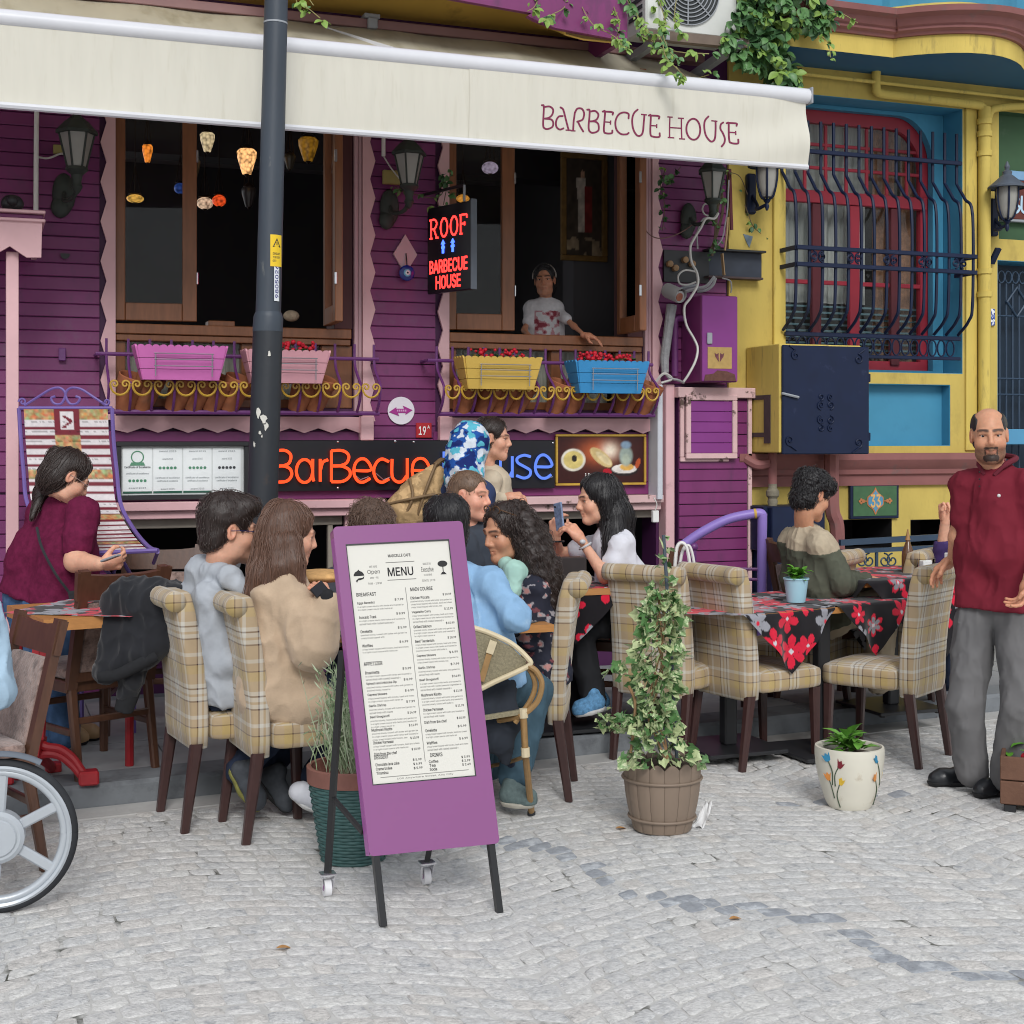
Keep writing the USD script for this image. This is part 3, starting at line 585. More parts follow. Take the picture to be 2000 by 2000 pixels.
part(pl,'field',bbox(px0+.022,px1-.022,PY-.004,PY-.001,pz0+.02,pz1-.02,.001),pm('plaque_green',lin(62,98,66),.5,.15,20))
og=[(.0,.098),(.022,.062),(.065,.03),(.07,0),(.065,-.03),(.022,-.062),(0,-.098),(-.022,-.062),(-.065,-.03),(-.07,0),(-.065,.03),(-.022,.062)]
ogp=Polygon(smooth_path([(a,b,0)for a,b in og+og[:1]],4)[:,:2])
rustc=pm('plaque_orange',lin(176,112,70),.5,.15,20)
part(pl,'medallion_border',place(extr(ogp,.004),pc+V(0,-.001,0)),rustc,smooth=0)
part(pl,'medallion',place(extr(ogp.buffer(-.009),.004),pc+V(0,-.003,0)),pm('plaque_blue',lin(84,140,172),.5,.1,20),smooth=0)
part(pl,'numerals',place(text_fit('33',.085,.095,.003,True),pc+V(0,-.007,0)),pm('plaque_gold',lin(214,170,104),.5,.1,20),smooth=0)
for s in(-1,1):part(pl,'flourish',place(extr(Point(0,0).buffer(.013).union(Point(s*.018,.012).buffer(.009)).union(Point(s*.018,-.012).buffer(.009)).union(Point(s*.03,0).buffer(.009)).union(sbox(min(0,s*-.03),-.004,max(0,s*-.03),.004)),.004),pc+EX*s*.102+V(0,-.002,0)),rustc,smooth=0)
part(yh,'door_leaf',box(*R_door.bounds[0::2],.22,.26,0,R_door.bounds[3]),pm('dark_teal_door',lin(28,44,60),.5,.15,4),smooth=0)
lining(R_door,.25,.002,bluep,nm='door_lining',back=False)
dg=thing('door_grille','dark iron gate of upright bars with a diamond, at the right edge behind the man','gate')
dx0=R_door.bounds[0]+.012;zt2=R_door.bounds[3]
gm=pm('gate_iron',lin(48,66,86),.45,.12,8)
for i in range(9):part(dg,'bar',cyl((dx0+.03+i*.06,.10,.05),(dx0+.03+i*.06,.10,zt2-.16),.008,6),gm)
for py in(616,738,769):part(dg,'rail',bbox(dx0,dx0+.6,.088,.112,FZ(1975,py+3,.1),FZ(1975,py,.1)),gm)
for i in range(8):part(dg,'ring',tube([(dx0+.04+i*.065+.03*math.cos(t),.1,zt2-.11+.045*math.sin(t))for t in np.linspace(0,2*PI,13)],.006,5,False),gm)
dc=atY(1986,590,.08);part(dg,'diamond',tube([dc+EX*.09,dc+EZ*.11,dc-EX*.09,dc-EZ*.11,dc+EX*.09],.011,6),gm)
single('fuse_box',bbox(FX(1955,-.1),FX(2040,-.1),-.1,-.01,FZ(1990,868,-.1),FZ(1990,838,-.1)),pm('blue_box_paint',lin(78,140,176),.5,.08,5),'pale blue box on the wall beside the standing man’s head','box')
sb=thing('wood_signboard','brown sign board with pale blue lettering on the green panel at the right edge','sign')
sx0=FX(1957,.05);sz0,sz1=FZ(1985,428,.05),FZ(1985,352,.05)
part(sb,'board',bbox(sx0,sx0+.55,.05,.08,sz0,sz1),pm('sign_red_brown',lin(96,42,34),.5,.2,9));part(sb,'top_strip',bbox(sx0+.04,sx0+.55,.046,.075,sz1+.002,sz1+.07),pm('sign_pale_blue',lin(120,160,196),.5,.1,9));part(sb,'bottom_strip',bbox(sx0-.01,sx0+.56,.04,.085,sz0-.022,sz0-.002),greym)
def strokes(pls,w):return unary_union([LineString(smooth_path([(x,y,0)for x,y in p],6)[:,:2]if len(p)>2 else p).buffer(w/2,cap_style=2 if len(p)==2 else 1)for p in pls])
part(sb,'lettering',place(extr(strokes([[(0,.1),(.05,.13),(.08,.1),(.04,.07),(.09,.04),(.06,0),(0,.02)],[(.11,.12),(.11,.02),(.16,.0),(.2,.05),(.2,.12)]],.018),.003),V(sx0+.07,.048,sz0+.05)),pm('sign_pale_blue_paint',lin(176,206,226),.5,.05,9),smooth=0)
single('street_plate',bbox(FX(1933,-.02),FX(1944,-.02),-.02,-.004,FZ(1938,636,-.02),FZ(1938,603,-.02)),pm('blue_white_plate',lin(66,84,150),.4,.9,45,dirt=lin(225,228,232),dirt_at=(.5,.52),ds=40),'small blue and white plate on the yellow jamb beside the drainpipe','plate')
single('iron_bracket',obox(atY(1936,515,-.03),atY(1950,485,-.10),.05,.02),navy,'short black slanting bracket beside the drainpipe below the right lantern','bracket')
single('peeled_patch',fpoly(Polygon([(FX(a),FZ(a,b))for a,b in((1451,457),(1470,462),(1463,484),(1457,472))]),.004,-.001),pm('bare_grey_plaster',lin(112,128,140),.8,.2,20),'small grey blue scar of bare plaster on the yellow wall','patch',smooth=0)
tray=thing('cable_tray','dark grey metal channel fixed across the joint of purple and yellow walls','channel')
part(tray,'web',fbox(1384,1488,490,542,-.002,.02),pm('slate_metal',lin(52,58,70),.5,.2,9));part(tray,'flange',fbox(1384,1497,487,491,-.003,.09,.002),blackm);part(tray,'flange',fbox(1384,1491,540,544,-.003,.08,.002),rust)
# ========== awning
AY0,AY1=-.10,-1.34;AX0,AX1=-3.2,4.625;AZ0,AZ1,AZV=4.155,3.655,3.222
canvas=pm('cream_canvas',lin(206,203,191),.85,.04,3.0,.25,220,.002,.15,dirt=lin(186,181,164),dirt_at=(.55,.95),ds=5.0,stretch=(5,1,.6))
canvas_top=pm('weathered_canvas',lin(206,200,180),.85,.06,3.0,.25,220,.002,.15,dirt=lin(158,148,118),dirt_at=(.50,.8),ds=2.5,stretch=(2.5,.8,.8))
translucent(canvas_top,.4)
plum=pm('plum_lettering',lin(120,38,72),.7,.06,9)
alu=pm('white_lacquered_aluminium',lin(206,207,212),.35,.03,9,spec=.5)
aw=thing('awning','wide cream cafe awning with white front bar and plum BARBECUE HOUSE lettering','awning')
def top_pt(u,v):
 x=AX0+(AX1-AX0)*u
 sag=.075*np.sin(PI*v)**1.2
 fold=.012*np.sin((x*2.3+v*3.2)*2.4)*np.sin(PI*v)+.008*np.sin((x*5.1-v*2.0)*1.7)*(1-v)+.010*np.sin((x*4.0+v*6.0))*np.sin(PI*v)
 drop=.10*np.exp(-((AX1-x)/.25)**2)*(1-v)
 return np.stack([x,AY0+(AY1+.02-AY0)*v,AZ0+(AZ1-AZ0)*v-sag+fold-drop],-1)
part(aw,'canvas',grid_sheet(top_pt,260,26,.002),canvas_top)
def val_y(x,z):
 q=np.clip((AZ1-.04-z)/.39,0,1);r=np.clip((x-3.05)/1.6,0,1)
 y=.010*np.sin(x*2.1+q*2)*q+r*(.020*np.sin(q*8+x*2.6)*q*(1-.6*q)+.010*np.sin(x*7+q*5)*q*(1-q))+.025*np.exp(-((AX1-x)/.16)**2)*np.sin(q*6+1)*(1-q)
 return AY1-.035+y
XS=FX(912,AY1)
for(a,b,o)in((AX0,XS+.02,0),(XS,AX1,-.004)):
 part(aw,'valance',grid_sheet(lambda u,v,a=a,b=b,o=o:np.stack([a+(b-a)*u,val_y(a+(b-a)*u,AZ1-.02-.4*v)+o,AZ1-.02-.405*v],-1),int(40+(b-a)*50),26,.002),canvas)
part(aw,'front_bar',[tube([(AX0,AY1-.012,AZ1-.006),(AX1+.015,AY1-.012,AZ1-.006)],.046,14)],alu)
part(aw,'bottom_bar',tube([(AX0,AY1-.035,AZV),(AX1,AY1-.035,AZV)],.018,8),alu)
part(aw,'end_cap',bbox(AX1+.016,AX1+.028,AY1-.06,AY1+.035,AZ1-.055,AZ1+.042),greym)
part(aw,'back_rail',bbox(AX0,FX(1370,AY0),AY0-.05,AY0+.06,AZ0-.01,AZ0+.045),pm('brown_pink_rail',lin(142,108,108),.5,.08,5))
for px in(722,1166):x=FX(px,AY0);part(aw,'rail_bracket',[bbox(x-.05,x+.05,AY0-.07,AY0+.05,AZ0+.046,AZ0+.075),bbox(x-.03,x+.03,AY0-.085,AY0-.051,AZ0-.02,AZ0+.045)],greym)
part(aw,'folding_arm',[obox((x,-.15,AZ0-.06),(x+.5,-.75,AZ0-.36),.04,.05)for x in(2.0,)]+[obox((2.5,-.75,AZ0-.36),(2.05,AY1+.04,AZ1-.06),.035,.045)],alu)
for sx,px in((1,2.9),(1,4.3)):pass
L_={'B':[[(82,118),(100,134),(95,290),(110,325),(140,330),(180,310),(185,270),(165,245),(110,238)],[(102,135),(150,130),(182,155),(178,198),(150,228),(110,238)]],'A':[[(270,215),(235,220),(212,260),(215,310),(245,335),(278,325)],[(250,138),(275,160),(300,250),(325,340)],[(298,340),(350,342)]],'R':[[(380,180),(370,260),(365,345)],[(345,346),(387,348)],[(378,190),(400,150),(440,150),(462,190),(450,245),(402,265)],[(408,265),(430,310),(456,352)]],'B2':[[(490,158),(512,172),(505,320),(525,360),(560,362),(594,340),(592,290),(565,265),(520,262)],[(514,175),(560,170),(590,200),(580,240),(550,258),(520,262)]],'E':[[(630,175),(650,182),(642,340),(662,368),(712,368),(718,345)],[(636,175),(716,181),(719,202)],[(645,266),(702,271)],[(702,254),(701,292)]],'C':[[(863,235),(860,195),(815,183),(770,205),(745,265),(755,335),(795,375),(845,378),(864,366)]],'U':[[(942,158),(910,190),(895,250),(905,330),(935,385),(965,392),(990,360),(1000,270),(1004,205)],[(974,200),(1026,205)]],'E2':[[(1044,210),(1062,217),(1058,370),(1080,400),(1136,402),(1141,370)],[(1050,210),(1132,216),(1135,238)],[(1062,300),(1116,303)],[(1116,287),(1115,322)]],'H':[[(1233,226),(1228,407)],[(1210,222),(1258,226)],[(1212,408),(1268,412)],[(1232,318),(1334,325)],[(1336,236),(1336,420)],[(1305,234),(1358,237)],[(1312,420),(1364,424)]],'O':[[(1442+62*math.cos(t),335+95*math.sin(t))for t in np.linspace(0,2*PI,17)]],'U2':[[(1577,220),(1548,255),(1540,310),(1552,390),(1585,440),(1610,445),(1632,415),(1642,330),(1642,262)],[(1604,257),(1658,264)]],'S':[[(1710,274),(1690,290),(1685,330),(1705,370),(1720,420),(1712,460),(1688,492)]],'E3':[[(1742,280),(1760,287),(1758,430),(1775,460),(1833,465),(1839,430)],[(1748,277),(1828,282),(1831,303)],[(1760,362),(1821,366)],[(1821,350),(1820,387)]]}
def proj(poly,t,f):
 m=extr(poly.segmentize(14),t);v=np.array(m.vertices);m.vertices=np.array([f(*p)for p in v]);m.fix_normals();return m
def on_val(cx,cy,d):
 p=atY(1040+cx/4.6,180+cy/4.6,AY1-.035);return(p[0],val_y(p[0],p[2])-.006-d,p[2])
for k,st in L_.items():
 thin=strokes([q for q in st if len(q)==2],11).union(strokes([q for q in st if len(q)>2],16))if any(len(q)==2 for q in st)else strokes(st,16)
 part(aw,'letter',proj(thin,.002,on_val),plum,smooth=0)
# ========== upper floor above the awning
ub=thing('bay_window_base','purple bay underside with ochre soffit above the awning','bay')
ochre=pm('ochre_soffit_paint',lin(196,160,76),.7,.1,2,dirt=lin(120,98,52),ds=2)
Yb=-.62;xe=FX(1220,Yb)
lo=[(xe,FZ(1220,84,Yb)),(FX(1080,Yb),FZ(1080,58,Yb)),(FX(1040,Yb),FZ(1040,42,Yb)),(FX(1026,Yb),FZ(1026,34,Yb)),(FX(1034,Yb),FZ(1034,29,Yb)),(FX(860,Yb),FZ(860,-2,Yb)),(FX(500,Yb),FZ(500,-40,Yb)),(FX(500,Yb),6),(xe,6)]
part(ub,'fascia',fpoly(Polygon(lo),.04,Yb),purple,smooth=0)
part(ub,'side_panel',box(xe-.04,xe,Yb+.001,.02,lo[0][1],6),purple,smooth=0)
xs_=np.linspace(-3,xe-.05,30)
def soff(u,v):
 x=-3+(xe-.05+3)*u;zf=4.62+0*x
 w=np.clip((x-FX(1020,Yb))/.3,0,1);zf=(4.60-.03*(x-1.5)*0)*(1-w)+lo[0][1]*w
 return np.stack([x,Yb+.002+(.02-Yb)*v,zf+(AZ0+.12-zf)*np.sin(v*PI/2)],-1)
part(ub,'soffit',grid_sheet(soff,60,12,.01),ochre)
part(ub,'front_wall',box(-3,FX(520,Yb),Yb,Yb+.04,4.62,6),purple,smooth=0)
Yc=-.62;ac=thing('air_conditioner','white outdoor air conditioner unit with round fan grille above the awning','air conditioner')
ax0,ax1,az0,az1=FX(1262,Yc),FX(1441,Yc),FZ(1360,68,Yc),FZ(1360,68,Yc)+.56
part(ac,'casing',bbox(ax0,ax1,Yc,Yc+.30,az0,az1,.012),pm('ac_white',lin(206,208,204),.45,.05,6,dirt=lin(150,146,134),dirt_at=(.6,.8),ds=5))
fc=V(FX(1342,Yc),Yc-.002,FZ(1342,-20,Yc))
part(ac,'fan_recess',place(extr(Point(0,0).buffer(.225,24),.004),fc+V(0,.001,0)),pm('ac_dark',lin(52,56,58),.6,.1,9),smooth=0)
part(ac,'fan_grille',[tube([(fc[0]+r*math.cos(t),Yc-.012,fc[2]+r*math.sin(t))for t in np.linspace(0,2*PI,40)],.004,5,False)for r in np.linspace(.05,.225,8)]+[tube([(fc[0]+.03*math.cos(t),Yc-.016,fc[2]+.03*math.sin(t)),(fc[0]+.225*math.cos(t),Yc-.013,fc[2]+.225*math.sin(t))],.005,5)for t in np.arange(8)*PI/4],greym)
part(ac,'side_slot',[box(ax0-.004,ax0,Yc+.05,Yc+.25,az0+.1+i*.05,az0+.125+i*.05)for i in range(8)],pm('ac_dark2',lin(60,64,66),.6,.1,9),smooth=0)
acb=thing('bracket_frame','brown wooden bracket beams under the air conditioner','bracket')
part(acb,'beam',obox((ax0-.05,-.66,az0-.05),(ax1+.05,-.66,az0-.04),.06,.06),pm('grey_brown_beam',lin(112,98,88),.8,.2,8));part(acb,'beam',obox((ax1-.03,-.7,az0-.05),(ax1-.03,0,az0-.11),.05,.05),greym);part(acb,'beam',obox((ax0+.1,-.7,az0-.05),(ax0+.1,0,az0-.07),.05,.05),greym)
# ========== railings, flower boxes, pots
railp=pm('purple_iron_paint',lin(104,54,112),.4,.1,6,.2,60,.002,.5)
gold=pm('gold_paint',lin(190,152,56),.4,.15,12,.15,60,.002,.6)
def railing(pxa,pxb,n,label):
 t=thing('window_railing',label,'railing',group='railings under the cafe windows')
 YT,YB_=-.16,-.30
 xa,xb=FX(pxa,YB_),FX(pxb,YB_);mid=(pxa+pxb)/2
 zt,zb,ztip=2.10,1.765,2.19
 part(t,'top_rail',tube([(xa-.06,YT,zt),(xb+.03,YT,zt)],.012,7),railp)
 m=tube([(xa,YT-.05,zb),(xb+.02,YT-.05,zb)],.014,7);part(t,'bottom_rail',m,railp)
 for s in(xa-.05,xb+.02):part(t,'wall_fixing',cyl((s,YT,zt),(s,0,zt),.011,6),railp)
 for i in range(n):
  x=xa+(xb-xa)*i/(n-1)
  pts=[(x,YT,ztip),(x,YT,zt),(x,YT-.03,zt-.07),(x,YB_,zt-.155),(x,YB_-.01,zt-.20),(x,YB_+.02,zt-.27),(x,YT-.05,zb)]
  part(t,'bar',tube(smooth_path(pts,3),.0085,6),railp)
  if i<n-1:
   c=V(x+(xb-xa)/(n-1)*.5,YB_-.022,zt-.185);d=(xb-xa)/(n-1)
   arc=[c+EX*d*.44*math.cos(a)+EZ*(.005-.062*-math.sin(a))for a in np.linspace(PI,2*PI,9)]
   sc=[tube(arc,.0065,5)]+[tube(spiral(c+EX*s*d*.24+EZ*.005,d*.2,1.15,0 if s>0 else PI,s,EX,EZ,14),.0065,5)for s in(-1,1)]
   part(t,'scroll',sc,gold,smooth=60)
 return t
railing(212,742,14,'purple iron railing with gold scrolls under the left cafe window')
railing(866,1285,15,'purple iron railing with gold scrolls under the right cafe window')
soil=pm('potting_soil',lin(60,48,40),.95,.3,40,.6,90,.006)
wire=pm('grey_wire',lin(140,140,146),.4,.1,9)
def flower_box(px0,px1,py0,py1,col,label,flowers):
 Y=-.43;x0,x1=FX(px0+22,Y),FX(px1,Y);mid=(px0+px1)/2;z1,z0=FZ(mid,py0,Y),FZ(mid,py1,Y)
 t=thing('flower_box',label,'flower box',group='flower boxes on the railings')
 m_=pm('box_paint_'+label.split()[0],col,.5,.07,5,.3,50,.002,.35,dirt=tuple(np.array(col)*.7),dirt_at=(.62,.85),ds=8)
 ins=.045;D=.19
 def scal(w0,w1,n,h):
  st=w1/n;top=[(i*st+st/2+st*.5*math.cos(a),h+st*.32*math.sin(a))for i in range(n-1,-1,-1)for a in np.linspace(0,PI,6)]
  return Polygon([(w0,0),(w1-w0,0)]+top)
 w=x1-x0;h=z1-z0
 def panel(o,X,w,n):
  ms=[];sc=scal(0,w,n,h)
  for k in range(3):
   b0,b1=h*k/3,h*(k+1)/3 if k<2 else h*2
   g=sc.intersection(sbox(-1,b0+.0015,9,b1-.0015));q=extr(g,.012)
   v=np.array(q.vertices);tt=np.clip(v[:,1]/h,0,1.2);v[:,0]=w/2+(v[:,0]-w/2)*(1-(1-tt)*2*ins/w*.8);q.vertices=np.column_stack([v[:,0],v[:,1],v[:,2]-(1-tt)*ins])
   ms.append(place(q,o,X,(0,0,1)))
  return ms
 for o,X,ww,n in((V(x0,Y,z0),V(1,0,0),w,12),(V(x1,Y+D,z0),V(-1,0,0),w,12),(V(x0,Y+D,z0),V(0,-1,0),D,4),(V(x1,Y,z0),V(0,1,0),D,4)):
  for q in panel(o,X,ww,n):part(t,'board',q,m_,smooth=0)
 part(t,'bottom',box(x0+ins,x1-ins,Y+ins,Y+D-ins,z0+.004,z0+.016),m_,smooth=0)
 part(t,'soil',box(x0+.02,x1-.02,Y+.02,Y+D-.02,z1-.04,z1-.02),soil,smooth=0)
 wy=Y-.012;part(t,'wire_holder',[tube([(x0+.1,wy-.004,z0+.02),(x0+.1,wy-.008,z1-.04)],.003,4),tube([(x1-.08,wy-.004,z0+.02),(x1-.08,wy-.008,z1-.04)],.003,4)]+[tube([(x0+.09,wy-.008,z0+q*h),(x1-.07,wy-.008,z0+q*h)],.0028,4)for q in(.42,.62,.8)],wire)
 if flowers:
  fl=[sphere((x0+.06+RNG.uniform(0,w-.12),Y+D/2+RNG.uniform(-.05,.05),z1+RNG.uniform(.015,.065)),RNG.uniform(.008,.016),1)for _ in range(flowers)]
  p=thing('red_flowers',label.split(' window')[0]+': red blossoms growing in it','flowers');p.SetCustomDataByKey('label','red blossoms growing in the '+label.split(' on ')[0].split(' with')[0])
  part(p,'blossoms',fl,pm('red_blossom',lin(186,24,44),.6,.25,60),kind='stuff');part(p,'leaves',[sphere((x0+.06+RNG.uniform(0,w-.12),Y+D/2+RNG.uniform(-.06,.06),z1+RNG.uniform(-.01,.03)),(.016,.016,.004),1)for _ in range(flowers)],pm('box_leaf',lin(62,96,52),.6,.3,40),kind='stuff')
 return t
flower_box(246,441,678,742,lin(206,112,180),'bright pink scalloped wooden flower box without blossoms on the left railing',0)
flower_box(462,642,687,748,lin(212,156,166),'pale salmon scalloped flower box behind the lamp post',40)
flower_box(886,1056,700,760,lin(206,172,84),'yellow scalloped wooden flower box on the right railing',26)
flower_box(1106,1265,708,768,lin(58,140,196),'blue scalloped wooden flower box on the right railing',60)
terra=pm('terracotta',lin(158,98,68),.8,.14,10,.3,60,.003,.2,dirt=lin(128,92,74),dirt_at=(.55,.75),ds=9)
PROF=[(0,0),(.048,0),(.050,.01),(.072,.15),(.078,.152),(.080,.195),(.075,.198),(.068,.19),(.064,.155),(.045,.04),(0,.04)]
def tilted(px,py,lean,label,s=1.0):
 o=thing('clay_pot',label,'flower pot',loc=atY(px,py,-.17),group='clay pots behind the railings')
 m=lathe(PROF,18);m.apply_scale(s);m=rot(rot(m,lean,(0,1,0)),.35,(1,0,0));m.apply_translation(atY(px,py,-.17));part(o,'pot',m,terra,smooth=40);return o
for px,py,ln,lb in((243,800,.22,'clay pot leaning at the left end of the left railing'),(276,800,.25,'clay pot second from the left end of the left railing'),(338,800,.3,'clay pot under the middle of the bright pink box'),(374,800,.32,'clay pot under the right half of the bright pink box'),(410,801,.3,'clay pot below the right end of the bright pink box'),(446,801,.28,'clay pot between the bright pink box and the lamp post'),(578,801,.25,'clay pot right of the lamp post'),(612,801,.25,'clay pot under the right end of the pale salmon box'),(900,806,.1,'clay pot at the left end of the right railing'),(942,806,.25,'clay pot under the left part of the yellow box'),(972,806,.27,'clay pot under the middle of the yellow box'),(1004,806,.27,'clay pot under the right part of the yellow box'),(1080,806,.2,'tall clay pot left of the blue box'),(1108,806,.3,'clay pot under the left end of the blue box'),(1215,808,.2,'clay pot under the right end of the blue box'),(1250,808,.25,'clay pot at the right end of the right railing')):
 tilted(px,py,ln,lb,1.08)
# ========== signs on the wall
cb=thing('certificate_board','black framed glass board with four white award certificates on the purple wall','notice board')
cx0,cx1,cz0,cz1=FX(227,-.05),FX(487,-.05),FZ(357,976,-.05),FZ(357,862,-.05)
fr=part(cb,'frame',ring(cx0,cx1,cz0,cz1,.03,.04,-.012),blackm);part(cb,'backing',box(cx0+.029,cx1-.029,-.022,-.0125,cz0+.029,cz1-.029),pm('pale_backing',lin(214,216,216),.6,.03,9),smooth=0)
paper=pm('certificate_paper',lin(240,242,243),.6,.03,12);green=pm('print_green',lin(84,140,110),.6,.05,9);dgreen=pm('print_dark_green',lin(40,92,74),.6,.05,9);ink=pm('print_ink',lin(52,56,62),.6,.05,9);grey_ink=pm('grey_ink',lin(128,134,138),.6,.05,9)
cw=(cx1-cx0-.08)/4
for i in range(4):
 a=cx0+.04+i*cw;b=a+cw-.008;hh=cz1-cz0-.08;z0_=cz0+.04
 ce=part(cb,'certificate',box(a,b,-.0255,-.0225,z0_,z0_+hh),paper,smooth=0)
 mid=(a+b)/2;fr_=lambda f:z0_+hh*f
 dots=.28 if i==0 else.56
 part(ce,'rating_dots',[place(extr(Point(0,0).buffer(.0085,6),.0015),(mid+(j-2)*.022,-.026,fr_(dots)))for j in range(5)],[green,green,green,ink][i],smooth=0)
 lines=[(.44,.13),(.86,.0),(.12,.10)]if i==0 else[(.93,.10),(.76,.06),(.34,.14),(.27,.12),(.09,.08)]
 for f,w in lines:
  if w:part(ce,'text_line',place(text_fit('certificate of excellence' if w>.1 else 'award 2015',w,.011,.001),(mid,-.0262,fr_(f))),grey_ink,smooth=0)
 if i==0:
  part(ce,'seal',place(extr(Point(0,0).buffer(.038,12).difference(Point(0,0).buffer(.031,12)).union(Polygon([(-.045,-.05),(.045,-.05),(.035,-.03),(-.035,-.03)])),.0015),(mid,-.026,fr_(.80))),green,smooth=0)
  part(ce,'text_line',place(text_fit('Certificate of Excellence',.15,.013,.001,True),(mid,-.0262,fr_(.58))),ink,smooth=0)
 part(ce,'bottom_band',box(a,b,-.0262,-.0256,z0_,z0_+.012),dgreen if i<3 else paper,smooth=0)
part(cb,'glass',box(cx0+.03,cx1-.03,-.045,-.042,cz0+.03,cz1-.03),clear,smooth=0)
nbd=thing('neon_sign','black board with orange BarBecue and blue House in neon tube letters','neon sign')
NY=-.06;part(nbd,'board',bbox(FX(500,NY),FX(1084,NY),NY,-.012,FZ(800,957,NY),FZ(800,859.5,NY)),blackp)
for px,py in((660,863),(808,863),(660,953),(1080,865),(772,862)):part(nbd,'screw',sphere(atY(px,py,NY-.002),(.008,.004,.008),1),steel)
tubeR,tubeB=glow('neon_orange',(1.0,.075,.02),1.25),glow('neon_blue',(.13,.25,.85),.8)
def z4(p):return[(.36232*x,650+.36232*y)for x,y in p]
def z5(p):return[(650+.36232*x,650+.36232*y)for x,y in p]
cir=lambda cx,cy,rx,ry,a0=0,a1=2*PI:[(cx+rx*math.cos(t),cy+ry*math.sin(t))for t in np.linspace(a0,a1,15)]
neon=[[z4([(1490,720),(1530,718),(1565,735),(1572,770),(1545,800),(1490,805),(1488,805)]),z4([(1488,640),(1488,805)]),z4([(1490,635),(1540,635),(1568,660),(1560,700),(1530,716),(1490,718)])],[z4(cir(1642,745,44,62)),z4([(1686,680),(1686,770),(1692,800)])],[z4([(1727,680),(1727,803)]),z4([(1727,740),(1740,698),(1768,684)])],[z4([(1787,635),(1787,803)]),z4([(1787,635),(1850,636),(1880,662),(1870,700),(1835,716),(1790,718)]),z4([(1790,718),(1840,718),(1882,738),(1886,772),(1850,800),(1787,803)])],[z5([(115,742),(202,742),(200,710),(175,682),(145,682),(120,710),(115,760),(135,798),(165,805),(202,785)])],[z5([(302,695),(265,680),(235,700),(220,745),(235,790),(265,806),(303,788)])],[z5([(320,680),(320,770),(345,802),(375,800),(398,770)]),z5([(402,675),(402,803)])],[z5([(432,742),(517,740),(512,705),(490,680),(458,680),(434,705),(430,760),(450,797),(490,803),(517,785)])]]
for st in neon:part(nbd,'letter',[tube(smooth_path([atY(x,y,NY-.03)for x,y in q],4)if len(q)>2 else[atY(x,y,NY-.03)for x,y in q],.0095,7)for q in st],tubeR)
neonb=[[z5([(600,640),(600,800)]),z5([(690,640),(690,800)]),z5([(600,720),(690,720)])],[z5(cir(790,735,48,62))],[z5([(905,665),(905,740),(925,777),(950,777),(966,750)]),z5([(968,665),(968,780)])],[z5([(1066,668),(1030,660),(995,675),(997,700),(1030,720),(1064,742),(1060,770),(1030,783),(990,770)])],[z5([(1095,722),(1177,720),(1170,682),(1140,658),(1110,670),(1093,710),(1096,750),(1120,780),(1150,783),(1177,765)])]]
for st in neonb:part(nbd,'letter',[tube(smooth_path([atY(x,y,NY-.03)for x,y in q],4)if len(q)>2 else[atY(x,y,NY-.03)for x,y in q],.0095,7)for q in st],tubeB,label='blue glass tube letter')
for px,py in((690,925),(735,925),(870,925),(1050,925)):part(nbd,'tube_wire',tube([atY(px,py,NY-.03),atY(px+14,py+12,NY-.01),atY(px+30,py+6,NY-.004)],.003,4),wire)
fpic=thing('food_picture','gold framed food picture with plates and a glass on dark red ground','picture')
QY=-.05;q0,q1,qz0,qz1=FX(1086,QY),FX(1263,QY),FZ(1175,948,QY),FZ(1175,848,QY)
part(fpic,'frame',ring(q0,q1,qz0,qz1,.016,.02,-.030),gold)
xx,yy_=np.meshgrid(np.linspace(0,1,90),np.linspace(0,1,52),indexing='ij')
def food(u,v):
 c=np.zeros(u.shape+(3,));c[:]=lin(58,22,20)
 g=np.exp(-(((u-.47)/.2)**2+((v-.68)/.25)**2));c+=g[...,None]*(V(*lin(206,104,60))-c)*.95
 g=np.exp(-(((u-.60)/.09)**2+((v-.70)/.16)**2));c+=g[...,None]*(V(*lin(246,236,214))-c)
 n=meshkit.fbm(np.stack([u*14,v*8,0*u],-1),4)[...,None]
 def blob(cu,cv,ru,rv,col,ang=0,soft=.08,mix=1.0):
  du,dv=(u-cu)*1.77,v-cv;a,b=du*math.cos(ang)+dv*math.sin(ang),-du*math.sin(ang)+dv*math.cos(ang)
  m=np.clip((1-np.hypot(a/ru,b/rv))/soft,0,1)[...,None]*mix;c[:]=c*(1-m)+V(*lin(*col))*(.75+.5*n)*m
 blob(.18,.50,.255,.25,(226,222,206));blob(.18,.50,.21,.2,(214,196,120));blob(.19,.53,.055,.08,(40,34,30))
 blob(.50,.55,.30,.13,(210,186,128),-.75);blob(.53,.53,.22,.075,(222,206,160),-.75)
 blob(.77,.27,.30,.13,(40,30,30));blob(.77,.30,.27,.105,(226,222,216));blob(.80,.34,.15,.08,(226,178,90))
 blob(.79,.58,.16,.25,(150,166,158),0,.3);blob(.79,.82,.13,.1,(130,156,178),0,.4);blob(.79,.5,.11,.16,(176,190,172),0,.5)
 blob(.93,.42,.05,.12,(186,84,44),-.3);blob(.57,.23,.09,.085,(186,24,44),0,.02);return c
part(fpic,'print',grid_sheet(lambda u,v:np.stack([q0+.016+u*(q1-q0-.032),0*u+QY+.012,qz0+.016+v*(qz1-qz0-.032)],-1),90,52),vcol('food_print',.35),col=food(xx,yy_).reshape(-1,3))
part(fpic,'backing',box(q0+.01,q1-.01,QY+.013,-.014,qz0+.01,qz1-.01),blackp,smooth=0)
part(fpic,'caption',place(text_fit('1 Person',.10,.022,.002,True),atY(1156,927,QY+.010)),white,smooth=0)
rs=thing('round_sticker','round white wall sign with a magenta two-way arrow','sign',loc=atY(783,802,-.01))
